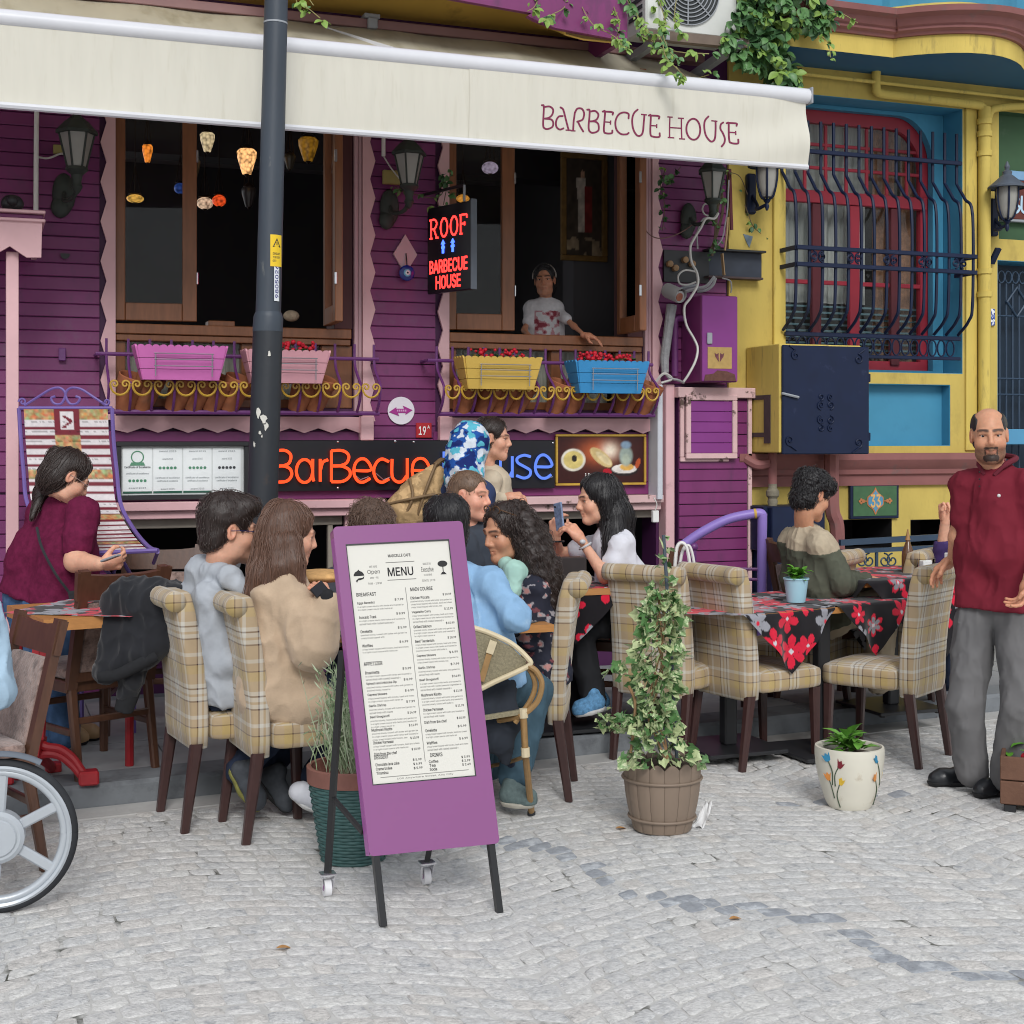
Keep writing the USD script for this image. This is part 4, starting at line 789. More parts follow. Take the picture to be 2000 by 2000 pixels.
part(rs,'disc',place(extr(Point(0,0).buffer(.087,32),.006),atY(783,802,-.006)),pm('sticker_white',lin(222,218,226),.5,.03,9),smooth=0)
ar=Polygon([(-.078,-.01),(-.03,.022),(-.03,.012),(.02,.012),(.012,.032),(.076,.004),(.03,-.026),(.03,-.014),(-.02,-.014),(-.012,-.034)])
mg=pm('magenta_print',lin(160,44,134),.5,.05,9)
part(rs,'arrow',place(extr(ar,.002),atY(783,802,-.0135)),mg,smooth=0)
part(rs,'print_lines',[place(box(-.026+k*.013,-.017+k*.013,-.006,.006,0,.001),atY(783,802,-.0165))for k in range(5)],pm('sticker_pale',lin(206,150,196),.5,.03,9),smooth=0)
hn=thing('house_number_plate','small red plate with white number 19 A on the purple wall','plate',loc=atY(827,840,-.01))
part(hn,'plate',bbox(FX(812),FX(842),-.012,.004,FZ(827,855),FZ(827,826),.002),pm('plate_red',lin(170,36,44),.35,.08,9))
part(hn,'numerals',place(text_fit('19',.048,.056,.002,True),atY(825,841,-.0125)),white,smooth=0);part(hn,'letter',place(text_fit('A',.016,.02,.002,True),atY(837,834,-.0125)),white,smooth=0)
A3,B3=atY(834,488,-.10),atY(920,481,-.50);Xs=unit((B3-A3)*V(1,1,0));Ws=np.linalg.norm((B3-A3)[:2]);zc3=(A3[2]+B3[2])/2;Hs=.54
ls=thing('led_sign','black hanging sign with glowing red ROOF and BARBECUE HOUSE letters','sign',loc=(A3+B3)/2)
Tn=np.cross(Xs,EZ);Os=V(A3[0],A3[1],zc3)
def onsign(m,u,v,d=0.0):return place(m,Os+Xs*u+EZ*v+Tn*d,Xs,EZ)
part(ls,'case',onsign(bbox(0,Ws,-Hs/2,Hs/2,-.035,0,.006),0,0),blackp)
part(ls,'edge_strip',onsign(bbox(Ws+.001,Ws+.010,-Hs/2,Hs/2+.01,-.04,.006,.002),0,0),pm('dark_grey_trim',lin(92,98,108),.45,.1,9))
ledr,ledb=glow('led_red',(1.0,.035,.03),2.4),glow('led_blue',(.05,.12,1.0),2.6)
S_={'R':[[(0,0),(0,1)],[(-.12,0),(.14,0)],[(-.12,1),(.4,1),(.62,.78),(.4,.52),(0,.52)],[(.3,.52),(.62,0)],[(.5,0),(.78,0)]],'O':[[(.35+.36*math.cos(t),.5+.5*math.sin(t))for t in np.linspace(0,2*PI,15)]],'F':[[(0,0),(0,1)],[(-.12,0),(.16,0)],[(-.12,1),(.62,1)],[(.62,1),(.62,.8)],[(0,.52),(.4,.52)],[(.4,.62),(.4,.42)]]}
lw_=Ws/4.6;hL=.115
for i,ch in enumerate('ROOF'):
 g=affinity.scale(strokes(S_[ch],.1)if ch!='O' else LineString(S_[ch][0]).buffer(.055),lw_,hL,origin=(0,0));part(ls,'letter',onsign(extr(g,.004),Ws*.10+i*lw_*1.04,.075,.001),ledr,smooth=0)
part(ls,'lettering',onsign(text_fit('BARBECUE',Ws*.86,.085,.004,True),Ws*.49,-.105,.001),ledr,smooth=0)
part(ls,'lettering',onsign(text_fit('HOUSE',Ws*.56,.085,.004,True),Ws*.49,-.205,.001),ledr,smooth=0)
arrow=Polygon([(0,.045),(.02,.018),(.009,.018),(.009,.004),(.016,.004),(.016,-.01),(.009,-.01),(.009,-.04),(-.009,-.04),(-.009,-.01),(-.016,-.01),(-.016,.004),(-.009,.004),(-.009,.018),(-.02,.018)])
for u in(.38,.60):part(ls,'arrow',onsign(extr(arrow,.004),Ws*u,.012,.001),ledb,smooth=0)
part(ls,'hanger',tube([Os+Xs*Ws*.85+EZ*Hs/2,Os+Xs*Ws*.85+EZ*(Hs/2+.1)],.008,6),greym)
part(ls,'hanger',tube([Os+Xs*Ws*.85+EZ*(Hs/2+.1),V(A3[0],-.0,zc3+Hs/2+.1)],.01,6),blackm)
dm=atY(791,497,-.012);single('diamond_plaque',place(extr(Polygon([(0,.125),(.078,0),(0,-.125),(-.078,0)]),.02),dm+V(0,.01,0)),pm('diamond_pink',lin(190,162,168),.5,.06,6),'pale pink diamond shaped wooden plaque on the purple pillar','plaque',smooth=0)
ee=thing('evil_eye_bead','round blue glass evil eye bead hanging below the diamond plaque','bead',loc=atY(795,533,-.05))
ec=atY(795,533,-.045)
for r,m_,d in((.050,pm('bead_blue',lin(26,40,128),.12,.1,9),0),(.024,pm('bead_pale_blue',lin(128,196,226),.15,.05,9),.008),(.016,pm('bead_white',lin(230,236,240),.15,.03,9),.012),(.007,pm('bead_black',lin(14,14,20),.15,.03,9),.016)):
 part(ee,'ring',lathe([(0,.006),(r*.8,.005),(r,0),(r,-.006),(0,-.008)],22).apply_transform(frame_T(ec+V(0,-d,0),EX,EZ)),m_,smooth=60)
part(ee,'cord',tube([ec+EZ*.05,ec+EZ*.125+V(.0,.02,0)],.004,5),blackm)
camera_o=thing('security_camera','grey dome-hooded security camera on the wall beside the cable tangle','camera',loc=atY(1312,572,-.2))
c_=atY(1308,572,-.14);d_=unit(V(.25,-.9,-.35))
part(camera_o,'body',tube([c_-d_*.02,c_+d_*.10],.042,16),pm('camera_grey',lin(170,170,170),.4,.05,9));part(camera_o,'hood',tube([c_-d_*.03+EZ*.012,c_+d_*.12+EZ*.012],.048,14,False),pm('camera_grey',None),smooth=50)
part(camera_o,'lens',tube([c_+d_*.10,c_+d_*.104],.028,14),pm('camera_lens',lin(150,90,70),.2,.2,20));part(camera_o,'arm',tube([c_,c_+V(.16,.09,.05),c_+V(.26,.12,.07)],.014,6),greym)
eb=thing('electric_box','tall purple metal electric box with key lock and tan label, on the closet top','electric box')
Ye=-.30;e0,e1,ez1,ez0=FX(1371,Ye),FX(1441,Ye),FZ(1405,577,Ye),FZ(1405,746,Ye)
part(eb,'body',bbox(e0,e1,Ye+.012,.0,ez0,ez1,.005),purple);dd=part(eb,'door',bbox(e0+.002,e1-.002,Ye,Ye+.011,ez0+.004,ez1-.004,.004),pm('magenta_purple_paint',None))
part(dd,'lock',bbox(FX(1380,Ye),FX(1390,Ye),Ye-.012,Ye-.001,FZ(1385,672,Ye),FZ(1385,650,Ye)),greym)
part(dd,'label_plate',box(FX(1382,Ye),FX(1429,Ye),Ye-.003,Ye-.0005,FZ(1405,720,Ye),FZ(1405,678,Ye)),pm('tan_label',lin(176,146,88),.6,.12,30),smooth=0)
part(dd,'emblem',[place(extr(Polygon([(s*.004,-.03),(s*.03,.004),(s*.036,.03),(s*.02,.02),(s*.006,.03)]),.001),atY(1405,698,Ye-.004))for s in(-1,1)],pm('emblem_ink',lin(110,60,70),.6,.4,60),smooth=0)
part(dd,'rust_patch',place(extr(Polygon([(-.12,-.035),(-.11,.005),(-.05,.012),(-.02,.035),(.05,.03),(.11,.01),(.12,-.035)]),.0015),V((e0+e1)/2,Ye-.0015,ez0+.042)),pm('rust_brown',lin(96,62,54),.8,.25,30,.4),smooth=0)
single('wall_riser',tube(smooth_path([atY(1338,622,-.06),atY(1320,624,-.07),atY(1318,640,-.07),atY(1318,735,-.07)],4),.024,10),pm('purple_pipe_paint',lin(104,50,104),.45,.1,6),'purple elbowed pipe left of the tall electric box','pipe')
single('foam_wrapped_pipe',tube([atY(1312,596,-.08),atY(1306,640,-.09),atY(1298,700,-.08),atY(1299,728,-.08)],[.036,.032,.03,.026],10),pm('grey_foam',lin(156,156,158),.9,.15,30,.8,40,.01),'grey foam wrapped pipe below the security camera','pipe')
ig=thing('fuse_niche','open black niche of fuses and wiring at the right of the wall','fuse panel')
part(ig,'niche',fbox(1297,1385,490,552,-.002,.02,.001),blackm)
for i,(a,b)in enumerate(((1306,516),(1317,524),(1350,516),(1336,508))):part(ig,'fuse',lathe([(0,0),(.022,0),(.022,.03),(.012,.035),(0,.035)],10).apply_transform(frame_T(atY(a,b,-.024),EX,EZ)),pm('fuse_tan',lin(150,118,84),.5,.2,20))
cabm=pm('white_cable',lin(190,188,184),.5,.06,9);cabg=pm('grey_cable',lin(150,150,152),.5,.06,9)
def cable(pts,r,mat,label,Y=-.12):return single('cable',tube(smooth_path([atY(x,y,Y-.02*math.sin(i))for i,(x,y)in enumerate(pts)],5),r,5),mat,label,'cable',smooth=60)
zz2=lambda p:[(1250+x/3.863,300+y/3.863)for x,y in p]
cable(zz2([(590,450),(560,490),(500,490),(460,560),(410,640),(380,710),(390,820),(430,900),(435,990),(380,1090),(335,1160),(350,1290),(410,1400),(435,1470),(420,1560),(370,1660),(330,1720)]),.009,cabm,'long white cable snaking down over the electric box side',-.34)
cable(zz2([(545,430),(530,390),(490,380),(470,420),(490,460),(530,470)]),.006,cabm,'small white cable loop at the top of the tangle')
cable(zz2([(435,720),(432,600),(470,500),(520,480),(550,440)]),.006,cabg,'grey cable running up beside the white one')
cable(zz2([(420,890),(340,880),(290,920),(300,980),(360,990),(420,970)]),.007,cabm,'white cable coil hanging in the fuse niche')
cable(zz2([(310,1050),(420,1020),(500,1000),(560,930)]),.012,cabg,'thick grey cable leading to the security camera')
cable(zz2([(430,1040),(500,1030),(550,990),(570,940)]),.01,cabg,'grey cable curving up to the slate channel')
cable(zz2([(20,520),(60,600),(140,640),(250,620),(350,570),(440,500)]),.004,pm('brown_cable',lin(110,80,76),.5,.1,9),'thin brown wire sagging across the pink trim')
cable(zz2([(560,720),(620,640),(640,540),(660,420),(670,200)]),.005,cabg,'thin grey cable along the ivy stem')
cable(zz2([(640,730),(655,600),(662,480)]),.008,pm('tan_strip',lin(176,146,108),.7,.1,9),'tan cable hanging above the slate channel')
cable(zz2([(620,940),(680,960),(690,1010),(685,1050)]),.005,cabg,'grey wire loop entering the electric box top')
cable(zz2([(180,1640),(220,1690),(290,1710),(330,1730)]),.009,cabg,'grey cable lying on the closet top')
cable(zz2([(120,1720),(180,1660),(240,1700),(160,1730)]),.009,cabm,'white cable coiled on the closet top')
single('iron_strip',obox(atY(1425,330,-.05),atY(1429,449,-.05),.012,.02),pm('dark_maroon_paint',None),'narrow dark maroon strip hanging on the yellow wall','strip')
single('power_plug',bbox(FX(1273,-.2),FX(1285,-.2),-.22,-.19,FZ(1279,1020,-.2),FZ(1279,997,-.2)),white,'white plug box dangling below the duct','plug')
cable([(1277,972),(1283,985),(1279,998)],.004,cabm,'short white cord holding the dangling plug box',-.2)
single('tan_niche_strip',obox(atY(1410,495,-.1),atY(1414,538,-.1),.03,.006),pm('tan_strip',None),'tan strip stuck on the slate channel','strip')
single('lock_plate',[bbox(FX(114),FX(128),-.035,-.012,FZ(120,705),FZ(120,680)),],railp,'purple lock fitting on the boards above the menu stand','lock')
single('wall_vent',place(extr(Point(0,0).buffer(.026,10).intersection(sbox(-1,-1,1,.006)),.004),atY(127,497,-.02)),blackm,'small dark half round vent hole on the purple boards','vent',smooth=0)
# ========== lanterns
vidrio=pm('frosted_lamp_glass',lin(150,148,142),.35,.1,9,spec=.6)
vdim=pm('verdigris_iron',lin(52,58,54),.6,.2,16,.3)
def lantern(px,py,label,s=1.0,Y=-.28,arm=True):
 o=atY(px,py,Y);t=thing('wall_lantern',label,'lantern',loc=o,group='wall lanterns on the cafe front')
 def hexs(r0,r1,z0,z1):return lathe([(0,z0),(r0,z0),(r1,z1),(0,z1)],6)
 L=lambda m:m.apply_scale(s).apply_translation(o)
 part(t,'glass',L(hexs(.045,.085,-.07,.10)),vidrio,smooth=0)
 for i in range(6):
  a=i*PI/3;part(t,'rib',L(tube([(.047*math.cos(a),.047*math.sin(a),-.07),(.087*math.cos(a),.087*math.sin(a),.10)],.006,5)),vdim)
 part(t,'roof',L(lathe([(0,.10),(.105,.10),(.105,.115),(.06,.165),(.045,.175),(.02,.20),(.012,.225),(0,.24)],6)),vdim,smooth=0)
 part(t,'base',L(lathe([(0,-.07),(.055,-.07),(.058,-.085),(.03,-.11),(.022,-.15),(.03,-.17),(.015,-.20),(0,-.215)],12)),vdim)
 if arm:
  b=o+V(-.05,.22,-.17)*s;part(t,'arm',tube(smooth_path([o+V(0,0,-.14)*s,o+V(-.01,.05,-.21)*s,b+V(0,-.07,-.05)*s,b],5),.014,8),vdim)
  part(t,'wall_plate',[sphere(b+V(0,.03,0),V(.06,.035,.11)*s,2),sphere(b+V(-.02,.02,-.08),V(.05,.03,.06)*s,1)],vdim)
 return t
lantern(150,300,'dark green iron lantern with frosted glass on the left purple wall',1.1)
lantern(799,337,'dark iron lantern on the purple pillar above the diamond plaque',1.05)
lantern(1392,368,'dark iron lantern half hidden by vines at the joint of both houses',1.0)
jb=pm('yellowed_box',lin(150,140,84),.6,.15,9)
single('junction_box',bbox(FX(103),FX(131),-.05,-.014,FZ(117,303),FZ(117,286)),jb,'small yellowed junction box beside the left lantern','junction box')
single('junction_box',bbox(FX(745),FX(780),-.05,-.014,FZ(762,362),FZ(762,335)),jb,'small yellowed junction box behind the pillar lantern','junction box')
single('cable',tube(smooth_path([atY(74,307,-.05),atY(95,309,-.06),atY(120,300,-.06),atY(135,306,-.1)],4),.006,5),cabm,'pale cord linking the white pipe to the left lantern','cable')
single('rain_pipe',cyl(atY(749,305,-.06),atY(749,240,-.06),.012,10),white,'short white tube hanging above the pillar lantern','pipe')
single('cable',tube(smooth_path([atY(749,305,-.06),atY(765,330,-.07),atY(790,360,-.1)],4),.005,5),cabm,'pale cord running down to the pillar lantern','cable')
single('floodlight',[sphere(atY(24,398,-.55),(.06,.05,.05),2),sphere(atY(24,392,-.6),(.03,.03,.03),1)],blackm,'small black spotlight standing on the pink porch hood','spotlight')
def bowl_lantern(px,py,Y,s,label,plate):
 o=atY(px,py,Y);t=thing('bowl_lantern',label,'lantern',loc=o);L=lambda m:m.apply_scale(s).apply_translation(o)
 part(t,'glass',L(lathe([(0,-.13),(.035,-.12),(.062,-.06),(.075,.05),(.075,.09),(0,.09)],16)),vidrio)
 part(t,'cage',[L(tube(smooth_path([(.08*math.cos(a),.08*math.sin(a),.09),(.078*math.cos(a),.078*math.sin(a),.0),(.05*math.cos(a),.05*math.sin(a),-.11),(.01*math.cos(a),.01*math.sin(a),-.14)],3),.007,5))for a in np.arange(6)*PI/3],navy)
 part(t,'roof',L(lathe([(.13,.085),(.132,.095),(.09,.13),(.05,.165),(.03,.18),(.034,.20),(.014,.215),(.02,.235),(.006,.27),(0,.275)],18)),pm('grey_blue_lamp_iron',lin(84,92,104),.5,.2,12))
 part(t,'finial',L(lathe([(0,-.215),(.008,-.21),(.016,-.185),(.01,-.165),(.026,-.145),(0,-.135)],10)),navy)
 if plate is not None:
  b=atY(*plate,-.03);part(t,'wall_plate',bbox(b[0]-.035,b[0]+.035,-.05,-.002,b[2]-.15,b[2]+.13,.012),navy);part(t,'arm',tube(smooth_path([o+V(0,0,-.17)*s,o+V(-.02,.1,-.19)*s,V(b[0]+.01,-.1,b[2]-.1),V(b[0],-.04,b[2]-.02)],5),.012,7),navy)
 return t
bowl_lantern(1967,392,-.22,1.05,'grey blue bowl lantern on the yellow jamb at the right edge',(1941,422))
bowl_lantern(1498,350,-.25,1.0,'navy bowl lantern hanging behind the awning corner on the yellow wall',(1467,376))
# ========== lamp post
PD=7.05
g0=atD(512,1600,PD);g0[2]=KH
lp=thing('lamp_post','dark slate metal lamp post with yellow warning sticker and torn paper scraps','lamp post',loc=g0)
postm=pm('slate_post_paint',lin(56,64,74),.5,.12,3,.25,60,.003,.45,dirt=lin(96,98,98),dirt_at=(.64,.72),ds=7,stretch=(2,2,.7))
post2=pm('dark_post_paint',lin(40,44,50),.5,.15,4,.3,50,.003,.45,dirt=lin(72,58,50),dirt_at=(.60,.72),ds=8)
def PP(px,py):return atD(px,py,PD)
tp,j1,j0,bt=PP(541,-60),PP(524,612),PP(523,640),PP(512,1010);bt=bt+(bt-j0)*((bt[2]-KH)/(j0[2]-bt[2]));bt[2]=KH
ax=lambda t:tp+(j1-tp)*t
part(lp,'upper_tube',tube([tp,j1],[.057,.062],20),postm,smooth=60)
part(lp,'reducer',tube([j1+EZ*.01,j1,j1-EZ*.02,j0,j0-EZ*.02],[.060,.066,.073,.074,.074],20),postm,smooth=40)
part(lp,'lower_tube',tube([j0-EZ*.015,bt],[.073,.078],20),post2,smooth=60)
part(lp,'seam',tube([ax(.155),ax(.16)],.0595,20),greym)
def on_post(px,py,w,h,r,mat,name,a0,m=None):
 c=PP(px,py);ctr=(tp+(j1-tp)*((c[2]-tp[2])/(j1[2]-tp[2])))if c[2]>j1[2]else(j0+(bt-j0)*((c[2]-j0[2])/(bt[2]-j0[2])))
 def f(u,v):
  a=a0+(u-.5)*w/r;return np.stack([ctr[0]+r*(RGT[0]*np.sin(a)-FWD[0]*np.cos(a)),ctr[1]+r*(RGT[1]*np.sin(a)-FWD[1]*np.cos(a)),c[2]+(v-.5)*h+0*u],-1)
 if m is None:return part(lp,name,grid_sheet(f,9,3),mat,smooth=True)
 v=np.array(m.vertices);q=f(v[:,0]/w+.5,v[:,1]/h+.5);out=(q-np.array([ctr[0],ctr[1],0]));nrm=out*V(1,1,0);nrm/=np.linalg.norm(nrm,axis=1,keepdims=True);m.vertices=q+nrm*v[:,2:3];return part(lp,name,m,mat,smooth=0)
ystk=pm('warning_yellow',lin(226,190,40),.5,.04,9);stw=pm('sticker_white2',lin(216,220,224),.5,.04,9)
on_post(543,492,.066,.155,.0635,ystk,'warning_sticker',.72)
on_post(543,478,.066,.06,.0638,blackm,'warning_triangle',.72,extr(Polygon([(-.022,-.018),(.022,-.018),(0,.026)]).difference(Polygon([(-.015,-.014),(.015,-.014),(0,.017)])).union(sbox(-.002,-.008,.002,.006)),.0008))
for k,w_ in enumerate(('DIKKAT','YUKSEK','GERILIM')):on_post(543,498+7*k,.066,.02,.0638,blackm,'warning_text',.72,text_fit(w_,.04,.011,.0008,True))
on_post(545,552,.03,.19,.0635,stw,'number_sticker',.8)
nt=text_fit('9805026',.16,.02,.0008,True);nt.apply_transform(trimesh.transformations.rotation_matrix(PI/2,(0,0,1)));on_post(545,552,.03,.19,.0638,pm('sticker_ink',lin(70,74,130),.5,.05,9),'number_text',.8,nt)
scr=pm('torn_paper',lin(206,204,196),.8,.12,30)
for px,py,w_,h_,a in((508,806,.035,.07,-.3),(526,818,.06,.05,.1),(530,834,.03,.05,.25),(516,846,.02,.03,-.1),(502,868,.02,.035,-.5),(534,692,.02,.05,.3),(519,852,.012,.02,0)):
 rg2=np.random.default_rng(int(px));pg=Polygon([(w_/2*math.cos(t)*rg2 .uniform(.35,1),h_/2*math.sin(t)*rg2 .uniform(.35,1))for t in np.linspace(0,2*PI,11)[:-1]]);on_post(px,py,w_,h_,.0765 if py>640 else.066,scr,'paper_scrap',a,extr(pg.buffer(0),.0012))
# ========== menu stand
ms=thing('menu_stand','purple A-frame menu board on black legs and rear casters, cream menu sheet','menu board',loc=atZ(860,1796))
fl,fr_,bl,br=atZ(738,1811),atZ(985,1782),atZ(640,1752),atZ(834,1729)
dl=lambda z:4.711+.33*z/1.3
def onb(px,py,right):
 d=4.859 if right else 4.711
 for _ in range(8):p=atD(px,py,d);d=(4.859 if right else 4.711)+.33*p[2]/1.3
 return p
TL,TR,BR,BL=onb(650,1029,0),onb(903,1017,1),onb(976,1647,1),onb(722,1673,0)
_n=np.cross(TR-TL,BL-TL);_r=ray(976,1647);BR=CAM+_r*(((TL-CAM)@_n)/(_r@_n))
nb_=unit(np.cross(TR-TL,BL-TL));nb_=nb_ if nb_@(CAM-TL)>0 else-nb_
TH=.062
lilac=pm('menu_stand_purple',lin(130,71,124),.30,.03,2,spec=.5,coat=.25);lilac2=pm('menu_stand_edge',lin(160,84,156),.35,.03,2)
def bil(u,v,d=0.0):u,v=np.asarray(u,float),np.asarray(v,float);return(TL[None]*((1-u)*(1-v))[:,None]+TR[None]*(u*(1-v))[:,None]+BL[None]*((1-u)*v)[:,None]+BR[None]*(u*v)[:,None])+nb_[None]*np.broadcast_to(d,u.shape)[:,None]
def warp(m):v=np.array(m.vertices);m=m.copy();m.vertices=bil(v[:,0],v[:,1],v[:,2]);m.fix_normals();return m
def q_(px,py):
 n=nb_;r=ray(px,py);t=((TL-CAM)@n)/(r@n);p=CAM+r*t;a,b=TR-TL,BL-TL;A=np.array([[a@a,a@b],[a@b,b@b]]);return np.linalg.solve(A,[(p-TL)@a,(p-TL)@b])
W_b,H_b=np.linalg.norm(TR-TL),np.linalg.norm(BL-TL)
sc_=[q_(677,1066),q_(880,1053),q_(933,1511),q_(729,1532)];su0,su1=(sc_[0][0]+sc_[3][0])/2,(sc_[1][0]+sc_[2][0])/2;sv0,sv1=(sc_[0][1]+sc_[1][1])/2,(sc_[2][1]+sc_[3][1])/2
rr_=.016
def rrect(x0,y0,x1,y1,rx,ry):return affinity.scale(sbox(x0/rx+1,y0/ry+1,x1/rx-1,y1/ry-1).buffer(1,6),rx,ry,origin=(0,0))
outer=rrect(0,0,1,1,rr_/W_b,rr_/H_b)
def slab(poly,d0,d1):m=extr(poly.segmentize(.2),d1-d0);v=np.array(m.vertices);v[:,2]+=d0;m.vertices=v;return warp(m)
part(ms,'casing',[slab(outer.difference(sbox(su0,sv0,su1,sv1)),-.012,0),slab(outer,-TH,-.0125)],lilac,smooth=30)
part(ms,'edge_strip',[slab(sbox(-.002,.035,-.0005,.998),-TH+.006,-.003)],lilac2,smooth=0)
part(ms,'screen_gasket',slab(sbox(su0-.004,sv0-.003,su1+.004,sv1+.002).difference(sbox(su0+.002,sv0+.001,su1-.002,sv1-.001)),-.004,.0008),blackm,smooth=0)
sheet=part(ms,'menu_sheet',slab(sbox(su0+.001,sv0+.001,su1-.001,sv1-.001),-.008,-.004),pm('menu_paper',lin(208,206,198),.55,.015,2),smooth=0)
legm=pm('black_leg_paint',lin(28,28,30),.35,.1,9,spec=.5)
inl=lambda p,q:p+unit(q-p)*.018
part(ms,'leg',obox(inl(fl,fr_),BL*.72+TL*.28-nb_*.03+(BR-BL)*.06,.022,.022),legm);part(ms,'leg',obox(inl(fr_,fl),BR*.72+TR*.28-nb_*.03-(BR-BL)*.06,.022,.022),legm)
up_l,up_r=TL*.62+BL*.38-nb_*(TH+.012),TR*.62+BR*.38-nb_*(TH+.012)
bl_t,br_t=bl+EZ*.085,br+EZ*.085
part(ms,'rear_leg',obox(bl_t,up_l,.020,.020),legm);part(ms,'rear_leg',obox(br_t,up_r,.020,.020),legm)
part(ms,'cross_bar',obox(bl_t*.66+up_l*.34,BL*.93+TL*.07-nb_*(TH),.014,.014),legm);part(ms,'cross_bar',obox(br_t*.66+up_r*.34,BR*.93+TR*.07-nb_*TH,.014,.014),legm)
chrome=pm('chrome_caster',lin(225,225,228),.15,.03,9,metal=.9)
for b_ in(bl,br):
 c=part(ms,'caster',[bbox(b_[0]-.028,b_[0]+.028,b_[1]-.025,b_[1]+.025,.078,.086,.002),obox(b_+V(-.018,0,.078),b_+V(-.014,.012,.03),.004,.03),obox(b_+V(.018,0,.078),b_+V(.014,.012,.03),.004,.03)],chrome)
 part(c,'wheel',[cyl(b_+V(-.012,.012,.03),b_+V(.012,.012,.03),.030,18)],pm('caster_white',lin(216,216,218),.35,.05,9));part(c,'hub',cyl(b_+V(-.0135,.012,.03),b_+V(.0135,.012,.03),.010,10),pm('caster_hub',lin(150,100,150),.4,.05,9))
inkm=pm('menu_ink',lin(26,26,28),.6,.05,9);inkg=pm('menu_grey_ink',lin(96,95,94),.6,.05,9)
Ws_,Hs_=W_b*(su1-su0),H_b*(sv1-sv0)
def prn(name,s,x,y,w,h,mat=inkm,bold=False,m=None):
 """text centred at x, y (fractions of the sheet), w x h in fractions of its width / height"""
 m=text_fit(s,w,h,.0012,bold)if m is None else m;v=np.array(m.vertices)
 m.vertices=bil(su0+(x+v[:,0])*(su1-su0),sv0+(y-v[:,1])*(sv1-sv0),-.0042+v[:,2]*1.0);m.fix_normals();return part(sheet,name,m,mat,smooth=0)
def icon(poly,x,y,s):m=extr(poly,.0012);v=np.array(m.vertices);v[:,0]*=s;v[:,1]*=s*Ws_/Hs_;m.vertices=v;return prn('icon','',x,y,0,0,inkm,m=m)
prn('title_small','MARCELLE CAFE',.50,.055,.22,.013,bold=True);prn('title','MENU',.495,.125,.25,.038,bold=True)
for yy in(.084,.160):prn('rule','',.50,yy,0,0,inkg,m=extr(sbox(-.14,-.0012,.14,.0012),.001))
cl_=Polygon([(-.5,-.1),(-.48,.05),(-.34,.26),(-.1,.38),(0,.5),(.1,.38),(.34,.26),(.48,.05),(.5,-.1)]).union(Polygon([(-.35,-.55),(-.05,-.32),(.3,-.3),(.5,-.15),(.42,-.4),(.1,-.5),(-.1,-.5),(-.25,-.72)]))
icon(cl_,.09,.13,.1)
tr_=affinity.scale(Point(0,.3).buffer(.48),1,.62).union(sbox(-.04,-.5,.04,.2)).union(Polygon([(-.3,-.72),(.3,-.72),(.12,-.5),(-.12,-.5)]));icon(tr_,.915,.115,.1)
for x,ls_ in((.235,('WE ARE','Open','MON - FRI','9AM - 10PM')),(.76,('MADE IN','Executive','CUISINE','SINCE 1970'))):
 for k,(t_,w,h)in enumerate(zip(ls_,(.075,.12,.08,.13),(.009,.022,.008,.009))):prn('note',t_,x,.098+.024*k,w,h,inkg if k!=1 else inkm)
DESC={(i,k):s_[:int(12*k)]for i,s_ in enumerate(('served fresh with roasted seasonal vegetables and','in a light cream sauce with herbs and toasted br','poached slowly, tossed with butter and garden he','crispy bread topped with tomato, basil and chees'))for k in(2,3,4)}
def item(x0,x1,y,nm,pr,lines):
 w=.0105*len(nm)+.03;prn('dish',nm,x0+w/2,y,w,.0125,bold=True);prn('price',pr,x1-.04,y-.008,.085,.0115,bold=True)
 rl=random.Random(len(nm)*7+int(y*1000))
 for k in range(lines):
  f=1.0 if k<lines-1 else rl.choice((.5,.75));w=(x1-x0)*f;t_=DESC[(rl.randrange(4),int(f*4+.5))];prn('description',t_,x0+w/2,y+.016+.0125*k,w,.0085,inkg)
prn('section','BREAKFAST',.14,.215,.19,.016,bold=True);prn('section','MAIN COURSE',.68,.205,.22,.016,bold=True)
prn('divider','',.525,.56,0,0,inkg,m=extr(sbox(-.002,-.365,.002,.365),.001))
y=.252
for nm,pr,ln in(('Eggs Benedict','$ 7.99',2),('Avocado Toast','$ 8.99',2),('Omelette','$ 5.99',2),('Waffles','$ 6.99',2)):item(.045,.49,y,nm,pr,ln);y+=.060
prn('section','APPETIZER',.13,.508,.18,.016,bold=True);y=.545
for nm,pr,ln in(('Bruschetta','$ 5.99',2),('Spinach and Artichoke Dip','$ 8.99',2),('Caprese Skewers','$ 6.99',2),('Garlic Shrimp','$ 7.99',2),('Beef Stroganoff','$ 14.99',3),('Mushroom Risotto','$ 11.99',3),('Chicken Parmesan','$ 10.99',2),('Dish from the chef','$ 10.99',0)):item(.045,.49,y,nm,pr,ln);y+=.046+(.006 if ln==3 else 0)
y=.242
for nm,pr,ln in(('Chicken Piccata','$ 10.99',3),('Vegetable Curry','$ 12.99',3),('Grilled Salmon','$ 15.99',3),('Beef Tenderloin','$ 18.99',3),('Caprese Skewers','$ 6.99',2),('Garlic Shrimp','$ 7.99',2),('Beef Stroganoff','$ 14.99',3),('Mushroom Risotto','$ 11.99',3),('Chicken Parmesan','$ 11.99',2),('Dish from the chef','$ 10.99',0),('Omelette','$ 5.99',2),('Waffles','$ 6.99',2)):item(.56,.965,y,nm,pr,ln);y+=.051 if ln==2 else.062 if ln else.034
prn('section','DESSERT',.11,.892,.14,.016,bold=True);prn('section','DRINKS',.64,.902,.12,.016,bold=True)
for k,(nm,pr)in enumerate((('Chocolate lava cake','$ 5.99'),('Creme brulee','$ 6.99'),('Tiramisu','$ 5.99'))):item(.045,.49,.922+.017*k,nm,pr,0)
